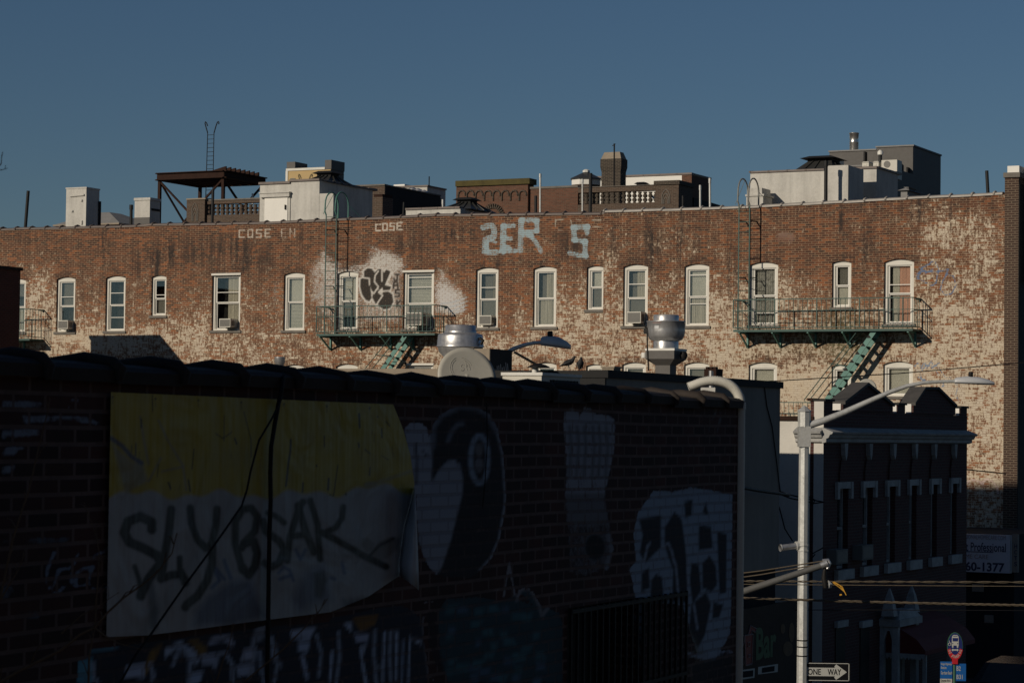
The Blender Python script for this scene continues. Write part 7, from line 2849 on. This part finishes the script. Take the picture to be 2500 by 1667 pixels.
mm = np.clip((py - edge) / 10 + .5, 0, 1)[:, None]
pt.c = YEL * (1 - mm) + WHB * mm
pt.c *= (1 + .10 * np.sin(px / 170)[:, None] * np.array([1, .6, .3]))
pt.a[:] = 1
z1 = lambda pts: [(a * .29762, 820 + b * .29762) for a, b in pts]
z4 = lambda pts: [(a * .29762, 1207 + b * .29762) for a, b in pts]
z2 = lambda pts: [(600 + a * .29762, 820 + b * .29762) for a, b in pts]
z5 = lambda pts: [(600 + a * .29762, 1207 + b * .29762) for a, b in pts]
GYb = (.20, .19, .19)
pt.poly(z1([(915, 870), (1000, 960), (1090, 1030), (1170, 1040), (1215, 1190), (1100, 1250), (1030, 1300), (980, 1100)]), GYb, .6, 10)
pt.stroke(z1([(915, 840), (1000, 900), (1080, 990), (1160, 1040)]), 11, (.045, .055, .13), .85, 6)
for p_ in ([(1150, 660), (1180, 850), (1220, 1050)], [(1300, 690), (1380, 860), (1500, 1060), (1530, 1260)], [(1330, 1110), (1460, 1080), (1500, 1070)], [(1220, 1190), (1320, 1000)]):
    pt.stroke(z1(p_), 5, GYb, .6, 5)
pt.stroke(z2([(980, 1220), (1080, 1200), (1200, 1160), (1380, 1100)]), 7, (.24, .24, .17), .7, 8)
pt.ell(600 + 1030 * .2976, 820 + 1220 * .2976, 16, 8, (.25, .25, .2), .7, 6)
rs = np.random.RandomState(4)
SC = (.02, .02, .012)
for p_, w_ in [([(1160, 680), (1158, 750)], 3), ([(1250, 490), (1252, 620)], 2.5), ([(1115, 880), (1112, 980)], 3), ([(1080, 900), (1080, 950)], 2), ([(1590, 930), (1575, 1090)], 2.5), ([(1840, 650), (1838, 860)], 2), ([(1770, 800), (1830, 840), (1900, 790)], 2.5), ([(1925, 840), (1942, 885)], 4), ([(2000, 620), (2060, 850), (2060, 990)], 2), ([(1380, 1200), (1400, 1250)], 4), ([(1545, 1180), (1560, 1270)], 4), ([(1300, 1050), (1290, 1150)], 2)]:
    pt.stroke(z1(p_), w_, SC, .95, 2.5)
for p_, w_ in [([(930, 640), (935, 750)], 5), ([(1115, 760), (1118, 830)], 3.5), ([(645, 820), (645, 910)], 3), ([(370, 850), (365, 950), (350, 1040), (330, 1230)], 5), ([(925, 880), (930, 910)], 4), ([(980, 930), (1020, 965)], 3), ([(1115, 980), (1170, 1015)], 2), ([(1020, 1080), (1015, 1140)], 3), ([(755, 1060), (720, 1310), (690, 1300)], 2.5), ([(680, 1170), (675, 1260)], 5), ([(470, 1200), (465, 1280)], 4), ([(1080, 660), (1085, 665)], 3), ([(1150, 700), (1180, 735)], 3), ([(580, 1060), (582, 1070)], 4), ([(820, 1290), (822, 1300)], 4)]:
    pt.stroke(z2(p_), w_, SC, .95, 2.5)
for k in range(14):
    xq = rs.uniform(290, 980)
    yq_ = rs.uniform(970, 1190)
    pt.stroke([(xq, yq_), (xq + rs.uniform(-3, 3), yq_ + rs.uniform(5, 30))], rs.uniform(1, 2.5), SC, .5, 3)
for k in range(7):
    xx = 275 + (955 - 275) * k / 6.5
    yy = 957 + 30 * k / 6.5 + 11
    pt.ell(xx, yy, 2.5, 2.5, (.01, .01, .01), .9, 2)
    pt.stroke([(xx, yy), (xx, yy + rs.uniform(5, 22))], 1.8, SC, .6, 3)
# shading of sprayed greys near the bottom
DB = (.045, .055, .085)
pt.poly(z5([(380, 860), (480, 640), (640, 560), (700, 860), (560, 900), (430, 960)]), (.09, .12, .19), .75, 26)
pt.poly(z5([(800, 860), (1060, 860), (1260, 660), (1400, 780), (1200, 900), (800, 960)]), (.03, .038, .06), .85, 22)
pt.poly(z4([(1600, 960), (1700, 840), (1900, 700), (2060, 690), (2140, 900), (2200, 1000), (1900, 1070), (1590, 1070)]), (.07, .09, .15), .8, 22)
pt.poly(z4([(1210, 720), (1260, 720), (1300, 960), (1290, 1100), (1230, 1100)]), (.07, .085, .11), .7, 10)
BLp = (.05, .10, .22)
for p_ in ([(1750, 600), (1800, 700), (1740, 760)], [(1840, 540), (1890, 680)], [(1760, 590), (1840, 690)]):
    pt.stroke(z4(p_), 9, BLp, .85, 7)
for p_ in ([(270, 640), (310, 590), (360, 620), (390, 700)], [(280, 690), (370, 660)], [(410, 450), (450, 530), (490, 450)], [(790, 560), (810, 640)], [(700, 680), (730, 690)]):
    pt.stroke(z5(p_), 7, BLp, .85, 7)
pt.poly(z5([(950, 350), (1000, 350), (1060, 400), (1040, 460), (990, 480), (955, 420)]), (.16, .165, .165), .7, 7)
pt.poly(z5([(1000, 490), (1100, 380), (1200, 345), (1285, 360), (1250, 440), (1160, 520), (1080, 560)]), (.14, .145, .14), .7, 8)
pt.poly(z5([(560, 640), (640, 620), (670, 700), (620, 850), (570, 830)]), (.035, .04, .05), .8, 10)
BKp = (.013, .015, .016)
BKs = (.06, .07, .075)


def spray(pts, w, f=z4):
    pt.stroke(f(pts), w + 5, BKs, .55, 8)
    pt.stroke(f(pts), w + 1, BKp, .97, 5)
    pt.stroke(f(pts), w * .35, (.03, .037, .04), .3, 6)


spray([(1245, 285), (1245, 225), (1150, 180), (1050, 220), (1020, 310), (1060, 390), (1180, 440), (1290, 500), (1320, 560), (1220, 690), (1160, 810), (1155, 830)], 21)
spray([(1105, 590), (1140, 690), (1155, 780)], 9)
spray([(1405, 120), (1385, 300), (1350, 500), (1320, 690), (1400, 660), (1480, 650), (1520, 700), (1520, 720)], 18)
spray([(1475, 520), (1475, 600), (1510, 680)], 12)
spray([(1560, 110), (1570, 230), (1620, 370), (1690, 440), (1740, 400), (1770, 250), (1780, 120)], 16)
spray([(1740, 420), (1740, 560), (1700, 700), (1620, 830), (1530, 900), (1520, 920)], 18)
spray([(1990, 620), (1930, 400), (1930, 220), (1990, 120), (2060, 110), (2110, 180), (2090, 300), (2000, 400), (1980, 440)], 16)
spray([(2010, 400), (2080, 380), (2110, 480), (2090, 590), (2040, 660), (1990, 600)], 18)
spray([(2330, 230), (2270, 180), (2200, 150)], 12)
spray([(2160, 220), (2180, 300), (2290, 380), (2330, 450), (2290, 560), (2230, 590), (2170, 560)], 16)
spray([(340, 540), (360, 360), (430, 120), (470, 60)], 14, z5)
spray([(430, 90), (490, 300), (560, 470)], 16, z5)
spray([(370, 340), (480, 330)], 14, z5)
spray([(530, 50), (590, 250), (600, 400), (610, 530)], 13, z5)
spray([(800, 100), (790, 190), (740, 270), (650, 310)], 12, z5)
spray([(620, 310), (760, 380), (980, 510), (1150, 590)], 14, z5)
spray([(1000, 520), (1090, 420), (1210, 360)], 3, z5)
k = NT('sheet metal with paint')
at = k.n('ShaderNodeAttribute', attribute_name='paint')
o_ = k.obj()
nn_ = k.noise(o_, 5, 5)
col = k.mix(k.math('MULTIPLY', k.smooth(nn_, .35, .75), .28), at.outputs['Color'], (.10, .10, .09))
k.set(k.b.inputs['Base Color'], col)
k.b.inputs['Roughness'].default_value = .55
k.bump(k.math('ADD', k.noise(o_, 2.2, 2, .5, 1.5), k.math('MULTIPLY', k.noise(k.map(o_, (9, 1, 1.2)), 1.0, 2), .6)), .55, .05)
sheet = grid_obj('sheet', V, k.m, bd, F, {'paint': np.concatenate([pt.c, pt.a[:, None]], 1)})
# curled corner showing its pale back
crv = [(1012, 1190), (1003, 1231), (988, 1284), (976, 1374), (977, 1403)]
ot = [(1013, 1190), (1016, 1260), (1019, 1330), (1021, 1390), (1022, 1440)]
m = MB()
vs_ = []
for a, b_ in zip(crv, ot):
    for f_ in np.linspace(0, 1, 6):
        xx = a[0] + (b_[0] - a[0]) * f_
        yy = a[1] + (b_[1] - a[1]) * f_
        off = yB - .004 - .10 * math.sin(f_ * math.pi * .55)
        q_ = F.hb(xx, yy, off)
        vs_.append((q_[0], off, q_[1]))
m.add(vs_, [(i * 6 + j, i * 6 + j + 1, (i + 1) * 6 + j + 1, (i + 1) * 6 + j) for i in range(4) for j in range(5)], True)
ob = m.build('curled_corner', surf('bare back of sheet', (.36, .40, .45), .5, var=.15, scale=6, bump=.05), bd)
md = ob.modifiers.new('thick', 'SOLIDIFY')
md.thickness = .002

# cables over the wall
yK = -.05
kk = lambda pts, y=yK: [(F.hb(a, b_, y)[0], y, F.hb(a, b_, y)[1]) for a, b_ in pts]
m = MB()
m.tube([(F.hb(693, 940, .1)[0], .1, hz + .03)] + kk([(690, 925), (686, 960), (679, 990), (670, 1040), (662, 1090), (660, 1150), (661, 1220), (658, 1300), (656, 1420), (654, 1560), (652, 1690)]), .0105, 8)
solo(m, 'hanging_cable', MAT['cable'], 'thick black cable hanging over the yellow board', 'cable', F, (F.hb(660, 1300, yK)[0], yK, 4.5), 'cables on the near wall')
m = MB()
m.tube(kk([(686, 975), (665, 1020), (632, 1075), (612, 1150), (603, 1195), (590, 1235), (520, 1335), (450, 1430), (370, 1545), (330, 1600), (280, 1690)], -.06), .0052, 6)
solo(m, 'hanging_cable', MAT['cable'], 'thin black cable slanting across the yellow board', 'cable', F, (F.hb(600, 1300, yK)[0], yK, 4.5), 'cables on the near wall')
m = MB()
m.tube(kk([(1188, 985), (1190, 1080), (1184, 1180), (1178, 1240)], -.012), .003, 5)
solo(m, 'hanging_cable', MAT['cable'], 'hair-thin dark cord on the painted ring of the near wall', 'cable', F, (F.hb(1188, 1100, 0)[0], -.01, 5), 'cables on the near wall')

# white downpipe with corrugated hook
Yp = P(1806, 1100, 17.55)
t = thing('white_downpipe', 'white plastic downpipe with a corrugated hook at the end of the near wall', 'pipe', W, (Yp[0], Yp[1], 0))
yp = 17.58
pl_ = [(1809, 980), (1806, 1100), (1803, 1300), (1797, 1690)]
m = MB()
p0 = Vector(P(1808, 985, yp))
m.tube([p0, Vector((p0.x, p0.y, 0))], .034, 18)
m.build('straight_pipe', MAT['pvc'], t)
hp = [(1808, 990), (1806, 972), (1797, 954), (1782, 940), (1762, 932), (1738, 929.5), (1715, 933), (1696, 940), (1680, 946)]
H = [Vector(P(x, y, yp - .0)) for x, y in hp]
fine = []
for i in range(len(H) - 1):
    a0 = H[max(i - 1, 0)]
    a1, a2 = H[i], H[i + 1]
    a3 = H[min(i + 2, len(H) - 1)]
    for k_ in range(14):
        f_ = k_ / 14
        fine.append(.5 * ((2 * a1) + (a2 - a0) * f_ + (2 * a0 - 5 * a1 + 4 * a2 - a3) * f_ ** 2 + (3 * a1 - a0 - 3 * a2 + a3) * f_ ** 3))
m = MB()
m.tube(fine, [0.0335 + (.0035 if (i // 1) % 2 else -.0015) for i in range(len(fine))], 18)
m.build('corrugated_hose', MAT['pvc'], t)
m = MB().tube([p0 - Vector((0, 0, .04)), p0 + Vector((0, 0, .012))], .039, 18)
m.build('coupling', MAT['pvc'], t)
# condenser and junction box on the near roof
Yc = 18.0
c0 = PF(G, 1322, 930, Yc)
z1 = P(1322, 909, Yc)[2]
u0 = G.hb(1227, 920, c0[1])[0]
yf = G.hu(1416, 915, c0[0])[0]
t = thing('condenser_unit', 'white condenser unit on the near roof beside the satellite dish', 'air conditioner', G, (c0[0], c0[1], z1 - .55), 'outdoor condenser units')
MB().box(u0, c0[0], c0[1], yf, z1 - .55, z1 - .022).build('casing', MAT['ac_white'], t)
m = MB()
m.box(u0 - .008, c0[0] + .012, c0[1] - .012, yf + .012, z1 - .0219, z1)
m.build('lid', MAT['white_metal'], t)
m = MB()
m.box(c0[0] + .001, c0[0] + .006, c0[1] + .14, yf - .05, z1 - .5, z1 - .05)
for i in range(8):
    yy = c0[1] + .16 + i * (yf - c0[1] - .24) / 7
    m.tube([(c0[0] + .02, yy, z1 - .5), (c0[0] + .02, yy, z1 - .05)], .004, 4)
for i in range(5):
    zz = z1 - .07 - i * .1
    m.tube([(c0[0] + .02, c0[1] + .14, zz), (c0[0] + .02, yf - .05, zz)], .004, 4)
m.build('fan_grille', MAT['iron'], t)
Yj = 19.5
j0 = P(1713, 957, Yj)
j1 = P(1746, 946, Yj)
t = thing('junction_box', 'small white junction box with a short post under the corrugated hook', 'junction box', W, tuple(j0))
MB().box(j0[0], j1[0], Yj, Yj + .1, j0[2] - .02, j1[2]).build('box', MAT['white_metal'], t)
q_ = P(1736, 905, Yj + .2)
MB().tube([(q_[0], Yj + .2, j0[2] - .5), (q_[0], Yj + .2, q_[2])], .018, 8).build('post', MAT['galv_dark'], t)

# bare shrub twigs in front of the near wall
def twig_plant(label, stems, base, name='bare_shrub'):
    t = thing(name, label, 'shrub', W, base)
    for pts, Y, r_ in stems:
        m = MB()
        p3 = [Vector(P(x, y, Y)) for x, y in pts]
        nP = len(p3)
        m.tube(p3, [r_ * (1 - .7 * i / (nP - 1)) for i in range(nP)], 6)
        rs_ = np.random.RandomState(int(abs(pts[0][0])) + 3)
        for i in range(1, nP):
            for k in range(1):
                a_ = p3[i - 1].lerp(p3[i], rs_.uniform(.2, .9))
                d = (p3[i] - p3[i - 1])
                L = d.length
                side_ = Vector((rs_.uniform(-1, 1), rs_.uniform(-.5, .3), rs_.uniform(-.1, .9))).normalized()
                e = a_ + (d.normalized() * .5 + side_ * .7) * min(.22, L * .55)
                m.tube([a_, a_.lerp(e, .5) + Vector((0, 0, .01)), e], [r_ * .45, r_ * .35, r_ * .15], 5)
        m.build('branch', MAT['twig'], t)
    return t


twig_plant('bare twiggy shrub in front of the near wall at the lower left', [
    ([(-40, 1560), (0, 1460), (15, 1390), (30, 1320), (55, 1240), (70, 1200), (90, 1110), (115, 1010), (122, 970)], 8.6, .0055),
    ([(-30, 1520), (20, 1430), (45, 1390), (60, 1350)], 8.5, .004),
    ([(-60, 1700), (40, 1640), (150, 1585), (195, 1548), (232, 1530), (262, 1495), (300, 1460), (345, 1428), (385, 1395), (420, 1350), (432, 1300)], 8.8, .007),
    ([(232, 1530), (234, 1480), (240, 1400), (242, 1350), (236, 1310), (222, 1270), (205, 1225)], 8.8, .004),
    ([(215, 1690), (218, 1600), (226, 1560), (232, 1530)], 8.8, .005),
    ([(232, 1532), (255, 1550), (290, 1570), (350, 1585)], 8.7, .004),
    ([(150, 1545), (200, 1500), (232, 1485), (290, 1445)], 8.7, .003),
    ([(575, 1700), (600, 1660), (690, 1585), (745, 1530), (780, 1490), (800, 1460)], 9.0, .0048),
    ([(520, 1690), (545, 1610), (560, 1570), (572, 1520)], 9.0, .0038)],
    (P(100, 1667, 8.8)[0], 8.8, 4.0))
twig_plant('thin bare tree twigs at the left edge of the sky', [([(-160, 520), (-60, 450), (-10, 415), (3, 400), (4, 380)], 9.0, .004), ([(-120, 430), (-40, 416), (5, 415), (19, 411)], 9.0, .003)], (P(-200, 560, 9)[0], 9.0, 5.0), 'bare_tree')

# ============================================================ ground and surroundings
m = MB()
m.add([(-2500, -2500, 0), (2500, -2500, 0), (2500, 2500, 0), (-2500, 2500, 0)], [(0, 1, 2, 3)])
struct(m, 'ground', MAT['asphalt'])
m = MB().box(uC + .02, uC + 3.0, yN - 30, 6, .0, .14)
struct(m, 'pavement', MAT['concrete'], G)
# unseen blocks added on the left to shade the near coping and middle lamp
t = thing('near_shade_block', 'unseen brick block added left of the near wall to shade its coping', 'building', F, (-6, 4, 0))
MB().box(-12, -1.35, .3, 10, 0, 10.1).build('wall', MAT['red_brick'], t)
MB().box(-12.1, -1.3, .25, 10.05, 10.101, 10.25).build('coping', MAT['tar'], t)
t = thing('far_shade_block', 'unseen tall block added far to the left to shade the middle lamp', 'building', W, (-18, 46, 0))
bw = thing_rot = None
GA = G.loc(np.array([-18.5, 36.0, 0]))
m = MB().box(GA[0] - 10, GA[0], GA[1], GA[1] + 11, 0, 19.6)
BASE[t.name] = (0, 0, 0)
t.location = tuple(G.w((0, 0, 0)))
t.rotation_euler = (0, 0, G.ang)
m.build('wall', MAT['brown_brick'], t)
MB().box(GA[0] - 10.1, GA[0] + .1, GA[1] - .1, GA[1] + 11.1, 19.601, 19.8).build('coping', MAT['sill'], t)

# unseen block added on the right to darken the shaded wall faces
t = thing('side_shade_block', 'unseen dark block added right of the camera to keep sky off the near wall', 'building', F, (0, -12, 0))
MB().box(-16, 12, -22, -11, 0, 12).build('wall', MAT['black_brick'], t)
MB().box(-16.1, 12.1, -22.1, -10.9, 12.001, 12.3).build('coping', MAT['tar'], t)
